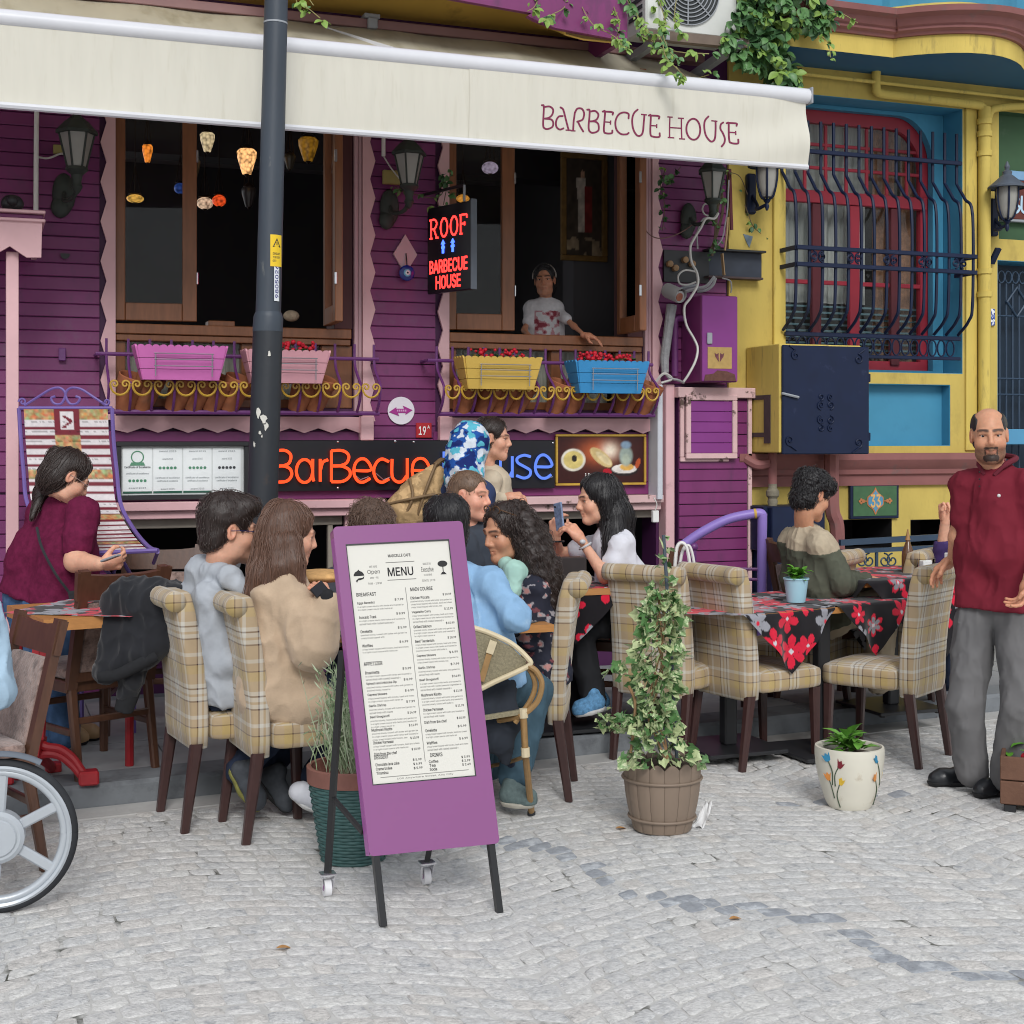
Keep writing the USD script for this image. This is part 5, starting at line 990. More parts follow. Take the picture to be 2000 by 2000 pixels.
for k,(nm,pr)in enumerate((('Coffee','$ 3.99'),('Tea','$ 2.99'),('Soda','$ 2.49'))):item(.56,.965,.928+.0155*k,nm,pr,0)
prn('rule','',.51,.974,0,0,inkg,m=extr(sbox(-.43,-.001,.43,.001),.001));prn('footer','100 Anywhere Street, Any City',.51,.985,.55,.008,inkg)
# ========== upholstered check chairs
def plaid_mat():
 """woven check from the mesh's st: warm beige with yellow, cream and dark brown lines"""
 N={'a':('uvmap',{'attribute':'st'}),'sp':('separate_xyz',{}),'p':('principled_bsdf',{'roughness':.9,'specular_ior_level':.15,'sheen_weight':.2}),'g':('geometry',{}),'bn':('noise_texture',{'scale':300.0,'detail':2.0}),'b':('bump',{'strength':.3,'distance':.003}),'vn':('noise_texture',{'scale':6.0,'detail':4.0}),'vr':('rgb_ramp',{'ramp':[(.3,(.86,.85,.83)),(.7,(1.05,1.05,1.05))]})}
 L=[('a.UV','sp.vector'),('g.position','bn.vector'),('bn.fac','b.height'),('b.normal','p.normal'),('g.position','vn.vector'),('vn.fac','vr.fac')]
 be,ye,cr,br_=lin(172,152,124),lin(178,156,106),lin(196,192,182),lin(70,50,50)
 rampx=[(0,be),(.07,be),(.075,br_),(.095,br_),(.10,cr),(.16,cr),(.165,be),(.20,be),(.205,cr),(.27,cr),(.275,br_),(.295,br_),(.30,cr),(.36,cr),(.365,be),(.52,be),(.525,ye),(.66,ye),(.665,br_),(.68,br_),(.685,be),(.80,be),(.805,cr),(.86,cr),(.865,be),(1,be)]
 for ax_,out in(('x','rx'),('y','ry')):
  N['f'+ax_]=('math',{'math_type':'fraction'});N['s'+ax_]=('math',{'math_type':'multiply','value2':4.3 if ax_=='x' else 3.9});N[out]=('rgb_ramp',{'ramp':rampx})
  L+=[('sp.'+ax_,f's{ax_}.value1'),(f's{ax_}.value',f'f{ax_}.value1'),(f'f{ax_}.value',out+'.fac')]
 N['m']=('mix',{'fac':.5});N['m2']=('mix',{'mix_type':'multiply','fac':1.0})
 L+=[('rx.color','m.color1'),('ry.color','m.color2'),('m.color','m2.color1'),('vr.color','m2.color2'),('m2.color','p.base_color')]
 return usdkit.material(stage,'/World/Looks/check_upholstery',N,L,surface='p.BSDF')
plaid=plaid_mat()
def boxuv(m):
 """unshared corners with st by the dominant direction, so that a check runs true on every side"""
 v,f=arr(m);m2=trimesh.Trimesh(v,f,process=False);n=m2 .face_normals;vn=m2 .vertex_normals;vv=v[f].reshape(-1,3);a=np.repeat(np.abs(n).argmax(1),3)
 uv=np.where((a==0)[:,None],vv[:,[1,2]],np.where((a==1)[:,None],vv[:,[0,2]],vv[:,[0,1]]));return vv,np.arange(len(vv)).reshape(-1,3),vn[f].reshape(-1,3),uv
def upholstered(parent,name,m,mat):
 v,f,n,uv=boxuv(m);M=part(parent,name,(v,f),mat,local=True,smooth=0)
 g=UsdGeom.Mesh(M);g.CreateNormalsAttr(Vt.Vec3fArray.FromNumpy(n.astype(np.float32)));g.SetNormalsInterpolation('vertex')
 UsdGeom.PrimvarsAPI(g).CreatePrimvar('st',Sdf.ValueTypeNames.TexCoord2fArray,'vertex').Set(Vt.Vec2fArray.FromNumpy((uv+10).astype(np.float32)));return M
def soft_box(x0,x1,y0,y1,z0,z1,r,n=10):
 """a cushion: box rounded by r, gridded"""
 m=trimesh.creation.box([1,1,1]).subdivide().subdivide().subdivide();v=np.array(m.vertices)*2
 h=V(x1-x0,y1-y0,z1-z0)/2;p=v*h;q=np.clip(p,-(h-r),h-r);d=p-q;l=np.linalg.norm(d,axis=1,keepdims=True);p=np.where(l>1e-9,q+d/np.maximum(l,1e-9)*r,p);m.vertices=p+V(x0+x1,y0+y1,z0+z1)/2;return m
legw=pm('mahogany_leg',lin(62,40,38),.3,.15,14,.1,60,spec=.5)
def taper(x,y,x2,y2,w0,w1,z1):
 c=[]
 for(cx,cy,w,z)in((x2,y2,w1,0),(x,y,w0,z1)):
  b=w*.2;c+=[(cx+sx*(w/2-b*(k==0)),cy+sy*(w/2-b*(k==1)),z)for sx in(-1,1)for sy in(-1,1)for k in(0,1)]
 return trimesh.convex.convex_hull(np.array(c))
def make_plaid(label,cat='chair'):
 """faces +y; back at -y; scroll top"""
 t=thing('check_chair',label,cat,group='beige check upholstered chairs')
 yb=-.24
 seat=soft_box(-.225,.225,yb+.085,.25,.36,.475,.035);v=np.array(seat.vertices);v[:,2]+=np.where(v[:,2]>.43,.018*np.cos(v[:,0]*6)*np.cos((v[:,1])*5),0);seat.vertices=v
 upholstered(t,'seat',seat,plaid)
 back=soft_box(-.22,.22,yb-.005,yb+.085,.33,.985,.03);v=np.array(back.vertices);s=np.clip((v[:,2]-.45)/.55,0,1);v[:,1]-=.075*s**1.6;v[:,0]*=1-.03*s;back.vertices=v
 upholstered(t,'backrest',back,plaid)
 roll=tube([(-.212,yb-.070,.945),(-.205,yb-.070,.945),(.205,yb-.070,.945),(.212,yb-.070,.945)],[.045,.052,.052,.045],16)
 roll=trimesh.util.concatenate([tube([(-.214+.0535*i,yb-.060,.945),(-.214+.0535*(i+1),yb-.060,.945)],.043,16,i in(0,7))for i in range(8)]);roll.merge_vertices();roll.fix_normals()
 upholstered(t,'scroll_top',roll,plaid)
 for sx in(-1,1):
  part(t,'leg',taper(sx*.195,yb+.03,sx*.195,yb-.02,.05,.034,.36),legw,local=True,smooth=20);part(t,'leg',taper(sx*.195,.215,sx*.192,.225,.05,.034,.37),legw,local=True,smooth=20)
 return t
def face(px,py,z,ang):
 d=FWD*math.cos(math.radians(ang))+RGT*math.sin(math.radians(ang));return math.atan2(-d[0],d[1])
def put(src,first,px,py,z,ang,label,s=1.0):
 """stands the chair so that its middle is over the ground point seen at px, py"""
 p=atZ(px,py,z);r=face(px,py,z,ang)
 if first:
  src.GetAttribute('xformOp:transform').Set(mat4(p,r,s));tag(src,label);return src
 return copy_of(src,label,p,r,s=s)
pc0=make_plaid('x')
PLAID=[(577,1612,0,65,'check chair nearest the camera on the left, carrying the woman in the beige cardigan'),(454,1590,0,62,'check chair with a black jacket hung over its back'),(1006,1541,0,-84,'check chair standing behind the curly haired woman in the floral top'),(1312,1474,0,34,'check chair right behind the ivy planter, its back turned to the street'),(1476,1480,0,58,'check chair at the near left corner of the flowered table'),(1552,1412,0,-58,'check chair at the far side of the flowered table, left of its neighbour'),(1716,1402,0,-56,'check chair behind the hand of the standing man'),(1728,1474,0,-52,'check chair in front of the standing man, his hand on its scroll top')]
for i,(px,py,z,a,lb)in enumerate(PLAID):put(pc0,i==0,px,py,z,a,lb)
# ========== dark wooden chairs with fur-like cushions
fur=pm('mottled_fur_cushion',lin(150,128,120),.95,.35,26,.7,80,.008,.1,sheen=.4,dirt=lin(96,78,72),dirt_at=(.5,.68),ds=22)
walnut=pm('walnut_chair_wood',lin(84,56,42),.35,.2,12,.1,60,spec=.5,stretch=(4,4,1))
def make_wood(label):
 t=thing('wooden_chair',label,'chair',group='dark wooden chairs with mottled cushions');P=lambda n,m:part(t,n,m,walnut,local=True,smooth=25)
 part(t,'cushion',soft_box(-.21,.21,-.20,.22,.43,.49,.028),fur,local=True);P('seat_frame',[bbox(-.22,.22,-.21,.23,.38,.432)])
 for s in(-1,1):
  P('leg',taper(s*.20,.21,s*.20,.215,.042,.034,.38));P('leg',taper(s*.19,-.20,s*.19,-.27,.042,.034,.40))
  P('back_post',obox((s*.195,-.205,.40),(s*.195,-.33,.93),.045,.035));P('stretcher',bbox(s*.20-.012,s*.20+.012,-.22,.20,.19,.22))
 P('stretcher',bbox(-.19,.19,.205,.225,.26,.29));P('stretcher',bbox(-.19,.19,-.24,-.22,.24,.27))
 c=[(-.225,.80),(-.235,.93),(-.19,.918),(-.1,.908),(0,.905),(.1,.908),(.19,.918),(.235,.93),(.225,.80)]
 P('top_rail',place(extr(Polygon(c),.028),(0,-.300,0)).apply_transform(trimesh.transformations.rotation_matrix(.22,(1,0,0),(0,-.30,.85))))
 part(t,'back_pad',soft_box(-.165,.165,-.02,.02,-.17,.17,.018).apply_transform(trimesh.transformations.rotation_matrix(.235,(1,0,0))).apply_translation([0,-.255,.62]),fur,local=True);P('lower_rail',obox((-.18,-.222,.45),(.18,-.222,.45),.03,.04));return t
wc0=make_wood('x')
WOOD=[(-91,1704,0,-130,'wooden chair at the left edge beside the bicycle wheel, denim jacket on its back'),(172,1493,KH,-45,'wooden chair between the red iron table legs and the hung black jacket'),(300,1420,KH,175,'wooden chair showing its back rail between the menu reader and the hooded man'),(1205,1398,KH,-78,'wooden chair carrying the woman with the phone'),(1630,1365,KH,62,'wooden chair carrying the dark haired young man')]
for i,(px,py,z,a,lb)in enumerate(WOOD):put(wc0,i==0,px,py,z,a,lb)
# ========== tables and cloths
oak=pm('oiled_oak',lin(178,124,70),.4,.14,8,.15,50,.002,.45,stretch=(2,10,10))
def floral(u,v,seed,base=(30,28,32),n=49,size=.09):
 """colour of the flowered cloth at (u, v) metres: black ground, red and grey five and six petalled flowers"""
 r=np.random.default_rng(seed);c=np.zeros(np.shape(u)+(3,));c[:]=lin(*base)
 red,grey,white_=V(*lin(206,36,62)),V(*lin(140,142,150)),V(*lin(200,200,206))
 for i in range(n):
  cu,cv=(i%7-3+r.uniform(-.45,.45))*.14,(i//7-3+r.uniform(-.45,.45))*.14;s=size*r.uniform(.6,1.1);p=r.integers(5,7);a0=r.uniform(0,6)
  du,dv=u-cu,v-cv;rr=np.hypot(du,dv)/s;an=np.arctan2(dv,du)+a0;pet=np.abs(np.cos(an*p/2))**.5*.95+.05
  inside=rr<pet;inner=rr<pet*.72;kind=r.integers(0,3)
  if kind==0:c[inside]=red
  elif kind==1:c[inside]=red;c[inner&(rr>.2)]=grey
  else:c[inside]=grey*1.1
  c[rr<.14]=white_ if kind<2 else red
 return c
clothm=vcol('flowered_cloth',.9,.1,bump=.2,bs=300,bd=.001,sheen=.2)
def top_box(parent,name,a,b,c,d,z,t,mat):v=np.array([[p[0],p[1],zz]for zz in(z-t,z)for p in(a,b,c,d)]);return part(parent,name,trimesh.convex.convex_hull(v),mat,smooth=20)
def table(label,corners,z,posts,base_py=None,base='plate'):
 """corners: four plan points (near left, near right, far right, far left)"""
 t=thing('cafe_table',label,'table',loc=(*np.mean(corners,0)[:2],0));top_box(t,'tabletop',*corners,z,.032,oak)
 for(p,zf)in posts:
  part(t,'post',bbox(p[0]-.035,p[0]+.035,p[1]-.035,p[1]+.035,zf+.03,z-.033,.008),blackm)
  part(t,'base_plate',[bbox(p[0]-.22,p[0]+.22,p[1]-.22,p[1]+.22,zf+.012,zf+.03,.004)]+[cyl((p[0]+sx*.18,p[1]+sy*.18,zf),(p[0]+sx*.18,p[1]+sy*.18,zf+.013),.02,8)for sx in(-1,1)for sy in(-1,1)],blackm)
 return t
def cloth(label,ctr,ux,half,z,corners_hang,seed,size=.09):
 """a square cloth turned on a rectangular table: the four corners hang over the edges"""
 n=170;u,v=np.meshgrid(np.linspace(-1,1,n),np.linspace(-1,1,n),indexing='ij');U,Vv=u*half,v*half
 ux=unit(ux);uy=np.array([-ux[1],ux[0],0.0]);du,dv=(ux+uy)/math.sqrt(2),(uy-ux)/math.sqrt(2)
 x=U[...,None]*du+Vv[...,None]*dv;a,b=x@ux,x@uy;ha,hb=corners_hang
 over_a,over_b=np.clip(np.abs(a)-ha,0,None),np.clip(np.abs(b)-hb,0,None)
 o=np.maximum(over_a,over_b);aa,bb=np.sign(a)*np.minimum(np.abs(a),ha+.012),np.sign(b)*np.minimum(np.abs(b),hb+.012)
 wave=.018*np.sin(a*22+b*3)*np.clip(o*6,0,1)+.01*np.sin(a*41)*np.clip(o*4,0,1)
 p=np.asarray(ctr)[None,None]+aa[...,None]*ux+(bb+np.sign(b)*np.where(over_b>0,wave+.05*o,0))[...,None]*uy
 p[...,2]=z+.003-o*.98+.0015*np.sin(a*40)*np.sin(b*37)
 q=p.reshape(-1,3);i,j=np.meshgrid(np.arange(n-1),np.arange(n-1),indexing='ij');f=np.stack([i*n+j,(i+1)*n+j,(i+1)*n+j+1,i*n+j+1],-1).reshape(-1,4)
 return part(None,'tablecloth',(q,f),clothm,smooth=True,col=floral(U,Vv,seed,size=size).reshape(-1,3),label=label,cat='tablecloth')
ZT=.76
c1,c2=atZ(1612,1188,ZT),atZ(1800,1170,ZT);ex_=unit((c2-c1)*V(1,1,0));ey_=V(-ex_[1],ex_[0],0)
if ey_@FWD<0:ey_=-ey_
A_=c1-ex_*.44;B_=c1+ex_*.62
table('long oak cafe table with flowered cloth and black posts on the right',[A_,B_,B_+ey_*.72,A_+ey_*.72],ZT,[(c1-ex_*.33+ey_*.35,.03),(c1+ex_*.10+ey_*.12,.0)])
cloth('black cloth with red and grey flowers, its corner hanging over the long right table',c1-ex_*.24+ey_*.34,ex_,.46,ZT,(.60,.335),5,.10)
cloth('dark flowered cloth over the right half of the long right table',c1+ex_*.36+ey_*.34,ex_,.44,ZT+.004,(.30,.345),11,.08)
D2=atD(1740,1120,8.0);D2[2]=0;ex2=unit(V(1,.1,0));ey2=V(-ex2[1],ex2[0],0)
q2=[D2+ex2*a+ey2*b for a,b in((-.45,-.32),(.5,-.32),(.5,.32),(-.45,.32))];ZT2=.86
table('cafe table before the seated young man, under a flowered cloth',q2,ZT2,[(D2,KH)]);cloth('black and red flowered cloth on the table of the seated young man',D2+ex2*.02,ex2,.58,ZT2,(.47,.335),21,.09)
zt3=.86;n1,n2=atZ(1118,1151,zt3),atZ(1222,1148,zt3);e3=unit((n2-n1)*V(1,1,0));f3=V(-e3[1],e3[0],0);m3=(n1+n2)/2
q3=[m3-e3*.42,m3+e3*.16,m3+e3*.16+f3*.7,m3-e3*.42+f3*.7];table('oak cafe table in front of the woman with the phone',q3,zt3,[(m3-e3*.1+f3*.35,KH)]);cloth('red and black flowered cloth under the phone woman’s elbow',m3-e3*.12+f3*.36,e3,.44,zt3,(.29,.34),31,.08)
D4=atD(720,1190,6.25);D4[2]=0;q4=[D4+V(a,b,0)for a,b in((-.36,-.30),(.75,-.30),(.75,.34),(-.36,.34))];table('cafe table behind the menu stand between the couple and the man in blue',q4,.80,[(D4+V(.2,0,0),.05)]);cloth('black and red flowered cloth of the couple’s table',D4+V(.2,.02,0),(1,0,0),.52,.80,(.56,.325),41,.09)
bread=single('flat_bread',sphere(atD(622,1125,6.3),(.16,.12,.03),3),pm('baked_bread',lin(206,162,106),.8,.3,22,.5,40,.008,dirt=lin(140,92,52),dirt_at=(.58,.72),ds=16),'large round golden bread on the couple’s table','bread')
zt5=.86;r1,r2=atZ(95,1210,zt5),atZ(200,1203,zt5);e5=unit((r2-r1)*V(1,1,0));f5=V(-e5[1],e5[0],0);q5=[r1-e5*.02,r1+e5*.62,r1+e5*.62+f5*.62,r1-e5*.02+f5*.62]
rt=thing('iron_table','oak table with flowered cloth on red cast iron legs at the left','table',loc=(*r1[:2],0));top_box(rt,'tabletop',*q5,zt5,.05,oak)
redi=pm('red_cast_iron',lin(156,32,40),.45,.12,9,.3,50,.003,.5)
def D5(px,py,d=6.25):return atD(px,py,d)
lz=lambda p,z:V(p[0],p[1],z)
c5=D5(66,1470);c5[2]=0
part(rt,'leg_frame',[obox(lz(D5(88,1250),.82),D5(80,1445),.028,.03),obox(lz(D5(73,1260),.82),D5(66,1440),.024,.03),obox(D5(60,1400),D5(60,1480),.05,.05),obox(D5(66,1440),D5(62,1470),.09,.09)],redi)
def claw(pts):return tube(smooth_path([D5(*p)for p in pts],5),np.interp(np.linspace(0,1,(len(pts)-1)*5+1),[0,1],[.021,.016]),9)
part(rt,'claw_foot',[claw([(64,1445),(90,1458),(118,1463),(142,1480),(160,1505),(172,1522)]),claw([(60,1478),(95,1472),(120,1478),(142,1496),(160,1518)]),bbox(*(lambda p:(p[0]-.042,p[0]+.042,p[1]-.04,p[1]+.04,KH+.001,KH+.062))(D5(173,1530)),.008)],redi)
part(rt,'claw_foot',[tube(smooth_path([D5(66,1475),D5(92,1490,6.4),D5(104,1505,6.5)],5),.022,8),bbox(*(lambda p:(p[0]-.035,p[0]+.035,p[1]-.035,p[1]+.035,KH-.002,KH+.04))(D5(104,1505,6.5)),.006)],redi)
part(rt,'claw_foot',[claw([(55,1470),(30,1490),(15,1520),(5,1535)]),bbox(*(lambda p:(p[0]-.04,p[0]+.04,p[1]-.035,p[1]+.035,KH+.001,KH+.05))(D5(8,1545)),.008)],redi)
part(rt,'far_leg',[cyl(lz(r1+e5*.5+f5*.5,KH),lz(r1+e5*.5+f5*.5,.82),.02,8),cyl(lz(r1+f5*.5,KH),lz(r1+f5*.5,.82),.02,8)],redi)
m5=r1+e5*.30+f5*.30;cloth('pale flowered cloth on the red legged table',m5,e5,.30,zt5,(.60,.60),51,.10)
pt=thing('herb_pot','small pale blue bucket with a green herb on the long right table','plant pot');bp_=atD(1555,1163,7.4);bp_[2]=ZT+.006
part(pt,'bucket',lathe([(0,0),(.047,0),(.062,.115),(.067,.117),(.067,.125),(.06,.124),(.057,.11),(0,.10)],24,bp_),pm('pale_blue_tin',lin(164,204,220),.4,.04,8,coat=.2),smooth=40)
leafg=pm('herb_leaf',lin(84,140,44),.5,.3,50,spec=.4)
def leaf_mesh(L,w,bend=.3,n=5):
 t=np.linspace(0,1,n);wd=w*np.sin(PI*np.clip(t*.92+.04,0,1))**.8;x=L*t;z=-bend*L*t**2
 v=np.concatenate([np.column_stack([x,-wd,z+wd*.35]),np.column_stack([x,0*t,z]),np.column_stack([x,wd,z+wd*.35])]);f=[]
 for i in range(n-1):
  for o in(0,n):f.append((o+i,o+i+1,o+n+i+1,o+n+i))
 return v,np.array(f)
def place_leaves(spec):
 """spec: (pos, dir, up, length, width, bend)"""
 V_,F_,k=[],[],0
 for pos,d,up,L,w,b in spec:
  v,f=leaf_mesh(L,w,b);d=unit(d);s=np.cross(up,d);s=unit(s if np.linalg.norm(s)>1e-5 else V(1,0,0));u=np.cross(d,s)
  V_.append(np.asarray(pos)+v[:,:1]*d+v[:,1:2]*s+v[:,2:]*u);F_.append(f+k);k+=len(v)
 return np.vstack(V_),np.vstack(F_)
def rosette(c,n,L,w,rg,spread=.04,h=.05):
 out=[]
 for i in range(n):
  a=rg.uniform(0,2*PI);e=rg.uniform(.1,1.1);d=V(math.cos(a)*math.cos(e),math.sin(a)*math.cos(e),math.sin(e));p=np.asarray(c)+V(rg.uniform(-spread,spread),rg.uniform(-spread,spread),rg.uniform(0,h));out.append((p,d,EZ,L*rg.uniform(.6,1.1),w*rg.uniform(.7,1.1),rg.uniform(.2,.6)))
 return out
rl_=np.random.default_rng(5)
part(pt,'herb',place_leaves(rosette(bp_+EZ*.115,60,.05,.018,rl_,.035,.05)),leafg,smooth=True,kind='stuff')
bt2=thing('sauce_bottle','brown glass sauce bottle on the young man’s table','bottle');bb_=atD(1773,1085,8.0);bb_[2]=ZT2+.004;part(bt2,'bottle',lathe([(0,0),(.033,0),(.034,.09),(.03,.12),(.012,.17),(.012,.18),(0,.18)],16,bb_),pm('bottle_brown',lin(96,66,44),.2,.1,9,coat=.4),smooth=40);part(bt2,'cap',lathe([(0,.18),(.015,.18),(.011,.20),(.003,.24),(0,.24)],12,bb_),pm('bottle_cap',lin(150,112,70),.4,.1,9))
gl_=thing('sugar_glass','clear glass jar with white packets on the young man’s table','jar');gb=atD(1808,1085,7.9);gb[2]=ZT2+.004;part(gl_,'packets',[bbox(gb[0]-.03,gb[0]+.03,gb[1]-.02,gb[1]+.02,gb[2]+.01,gb[2]+.075)],white);part(gl_,'jar',lathe([(.048,0),(.052,.085),(.049,.085),(.045,.004)],18,gb),clear,smooth=40)
nb2=thing('napkin_holder','black napkin holder with white napkins behind the standing man’s shoulder','napkin holder');g2=atD(1868,1085,7.85);g2[2]=ZT2+.004;part(nb2,'holder',bbox(g2[0]-.03,g2[0]+.06,g2[1]-.04,g2[1]+.04,g2[2],g2[2]+.14),blackp);part(nb2,'napkins',bbox(g2[0]-.055,g2[0]-.032,g2[1]-.035,g2[1]+.035,g2[2],g2[2]+.12),white)
nb3=thing('napkin_holder','black napkin holder standing before the woman with the phone','napkin holder');g3=atD(1108,1130,6.95);g3[2]=zt3+.004;part(nb3,'holder',bbox(g3[0]-.085,g3[0]+.085,g3[1]-.04,g3[1]+.04,g3[2],g3[2]+.17),pm('dark_brown_leather',lin(42,34,34),.4,.15,20));part(nb3,'napkins',bbox(g3[0]-.11,g3[0]-.087,g3[1]-.035,g3[1]+.035,g3[2],g3[2]+.13),white)
hb=thing('white_handbag','white handbag strap hanging over the chair behind the ivy','handbag',loc=atD(1345,1100,7.3));part(hb,'strap',tube(smooth_path([atD(*p,7.3)for p in((1318,1110),(1322,1070),(1332,1060),(1342,1072),(1350,1115),(1356,1130))],5),.009,6),pm('white_leather',lin(216,214,212),.45,.05,9));part(hb,'bag',sphere(atD(1338,1150,7.3),(.07,.06,.09),2),pm('white_leather',None))
part(hb,'strap',tube(smooth_path([atD(*p,7.35)for p in((1326,1112),(1334,1074),(1346,1066),(1354,1090),(1358,1125))],5),.008,6),pm('white_leather',None))
hr=thing('handrail','lilac painted curved handrail with post by the purple closet','handrail',loc=atD(1480,1200,8.4));lil=pm('lilac_paint',lin(140,118,192),.4,.06,6)
H=lambda px,py:atD(px,py,8.35)
part(hr,'rail',tube(smooth_path([H(1335,1064),H(1370,1040),H(1420,1015),H(1468,1004),H(1486,1003),H(1489,1010)],6),.028,12),lil);ft=H(1489,1300);ft[2]=KH;part(hr,'post',tube([H(1489,1003),H(1488,1090),ft],.028,12),lil);part(hr,'band',tube([H(1472,1003.5),H(1477,1003)],.0295,12),ochre)
f2=H(1500,1300)+V(.03,.1,0);f2[2]=KH;part(hr,'small_post',tube([H(1500,1085)+V(.03,.1,0),f2],.018,8),railp);part(hr,'knob',sphere(H(1500,1080)+V(.03,.1,0),.028,2),lil);part(hr,'small_post',tube([H(1355,1070),V(*H(1355,1070)[:2],KH)],.016,8),railp);part(hr,'knob',sphere(H(1355,1068),.026,2),railp)
for py in(1110,1130):part(hr,'cross_rail',tube([H(1360,py),H(1490,py+2)],.01,6),railp)
bf=thing('iron_fence','low black iron fence with scrolls before the basement windows on the right','fence',loc=atY(1750,1060,-.45));B5=lambda px,py:atY(px,py,-.45)
part(bf,'rail',obox(B5(1640,1060),B5(1880,1046),.03,.04),gm);part(bf,'rail',obox(B5(1640,1078),B5(1880,1066),.03,.03),gm);part(bf,'rail',obox(B5(1640,1130),B5(1880,1120),.03,.03),gm)
for k,px in enumerate((1690,1735,1790,1840)):part(bf,'scroll',[tube(spiral(B5(px+s*8,1095),.05,1.3,PI/2,s,EX,EZ),.006,5)for s in(-1,1)],gm);
for px in(1645,1712,1765,1815,1875):p=B5(px,1075);part(bf,'post',cyl(p,V(p[0],p[1],KH),.012,6),gm)
mr=thing('price_list_stand','lilac wrought iron stand carrying a curved maroon and white price list','menu stand',loc=atD(140,1300,7.45));SD=7.45
S5=lambda px,py,d=SD:atD(px,py,d)
lilm=pm('lilac_iron',lin(112,92,158),.45,.1,9)
rail_l=[S5(37,797),S5(42,900),S5(48,985)];
curveR=[(219,797),(222,860),(228,920),(236,985),(262,1035),(290,1068),(308,1075)]
curveL=[(37,797),(41,860),(46,920),(54,985),(90,1040),(130,1072),(150,1082)]
dep=[0,0,-.01,-.06,-.22,-.42,-.48]
RL=smooth_path([S5(*p,SD+o)for p,o in zip(curveL,dep)],6);RR=smooth_path([S5(*p,SD+o)for p,o in zip(curveR,dep)],6)
part(mr,'side_rail',tube(RL,.011,7),lilm);part(mr,'side_rail',tube(RR,.011,7),lilm);part(mr,'cross_rail',tube([RL[0],RR[0]],.010,7),lilm);part(mr,'cross_rail',tube([RL[-1],RR[-1]],.012,7),lilm)
nU,nV=70,150
arc_=np.concatenate([[0],np.cumsum(np.linalg.norm(np.diff(RR,axis=0),axis=1))]);arc_/=arc_[-1]
def sheet_pt(u,v):l=np.stack([np.interp(v,arc_,RL[:,k])for k in range(3)],-1);r=np.stack([np.interp(v,arc_,RR[:,k])for k in range(3)],-1);p=l+(r-l)*(.05+.9*u)[...,None];p[...,1]-=.008;return p
def price_col(u,v):
 mar,wh,ora=V(*lin(116,34,48)),V(*lin(216,212,214)),V(*lin(190,120,70));c=np.zeros(u.shape+(3,));c[:]=mar
 n=meshkit.fbm(np.stack([u*30,v*60,0*u],-1),3);n2,n3=(meshkit.noise(np.stack([u*26,v*70,0*u+k],-1),k)for k in(3,9));food=np.stack([.18+.55*n2,.08+.42*n*(.5+n3),.05+.30*n3*n],-1)
 row=(v*22)%1;lw=.5+.5*np.sin(np.floor(v*22)*7.3)*.12;stripe=(row>.30)&(row<.92)
 c[stripe&(u<.36+0*lw)]=wh;c[stripe&(u>.66)]=wh;c[stripe&(v>.52)]=wh;c[(u>.36)&(u<.66)&(v<.52)]=mar
 for a,b in((0,.055),(.30,.345),(.545,.585),(.83,.86)):m=(v>a)&(v<b)&((u<.36)|(u>.66)|(a>.5));c[m]=food[m]
 m=(v>.13)&(v<.295)&(u>.36)&(u<.66);c[m]=food[m]
 e=(v>.02)&(v<.105)&(u>.43)&(u<.59);c[e]=wh;g=e&(np.abs(((u-.43)/.16-.5)*1.0+np.sin((v-.02)/.085*9)*.25)<.16)&(v>.035)&(v<.095);c[g]=mar
 ln=stripe&(np.abs(row-.5)<.05)&(n>.5);c[ln]=c[ln]*.5;return c
uu,vv2=np.meshgrid(np.linspace(0,1,nU),np.linspace(0,1,nV),indexing='ij')
part(mr,'price_list',grid_sheet(sheet_pt,nU,nV),vcol('price_print',.4),col=price_col(uu,vv2).reshape(-1,3))
part(mr,'top_scroll',[tube(smooth_path([S5(48,792),S5(75,775),S5(100,760),S5(118,758),S5(128,770),S5(120,788),S5(106,788),S5(100,778),S5(108,774)],5),.007,6),tube(smooth_path([S5(208,792),S5(182,775),S5(158,760),S5(138,758),S5(128,770),S5(136,788),S5(150,788),S5(156,778),S5(148,774)],5),.007,6)]+[tube(spiral(S5(px,785),.02,1.2,PI,s,EX,EZ),.006,5)for px,s in((44,-1),(208,1))],lilm)
for a,b in(((232,1082),(210,1165)),((232,1082),(268,1145)),((195,1100),(240,1150)),((165,1145),(250,1148)),((308,1078),(300,1100))):part(mr,'strut',tube([S5(*a,SD-.3),S5(*b,SD-.15)],.010,6),lilm)
for px in(60,160,262):p=S5(px,1150,SD-.1);part(mr,'leg',tube([p,V(p[0],p[1],KH)],.011,6),lilm)
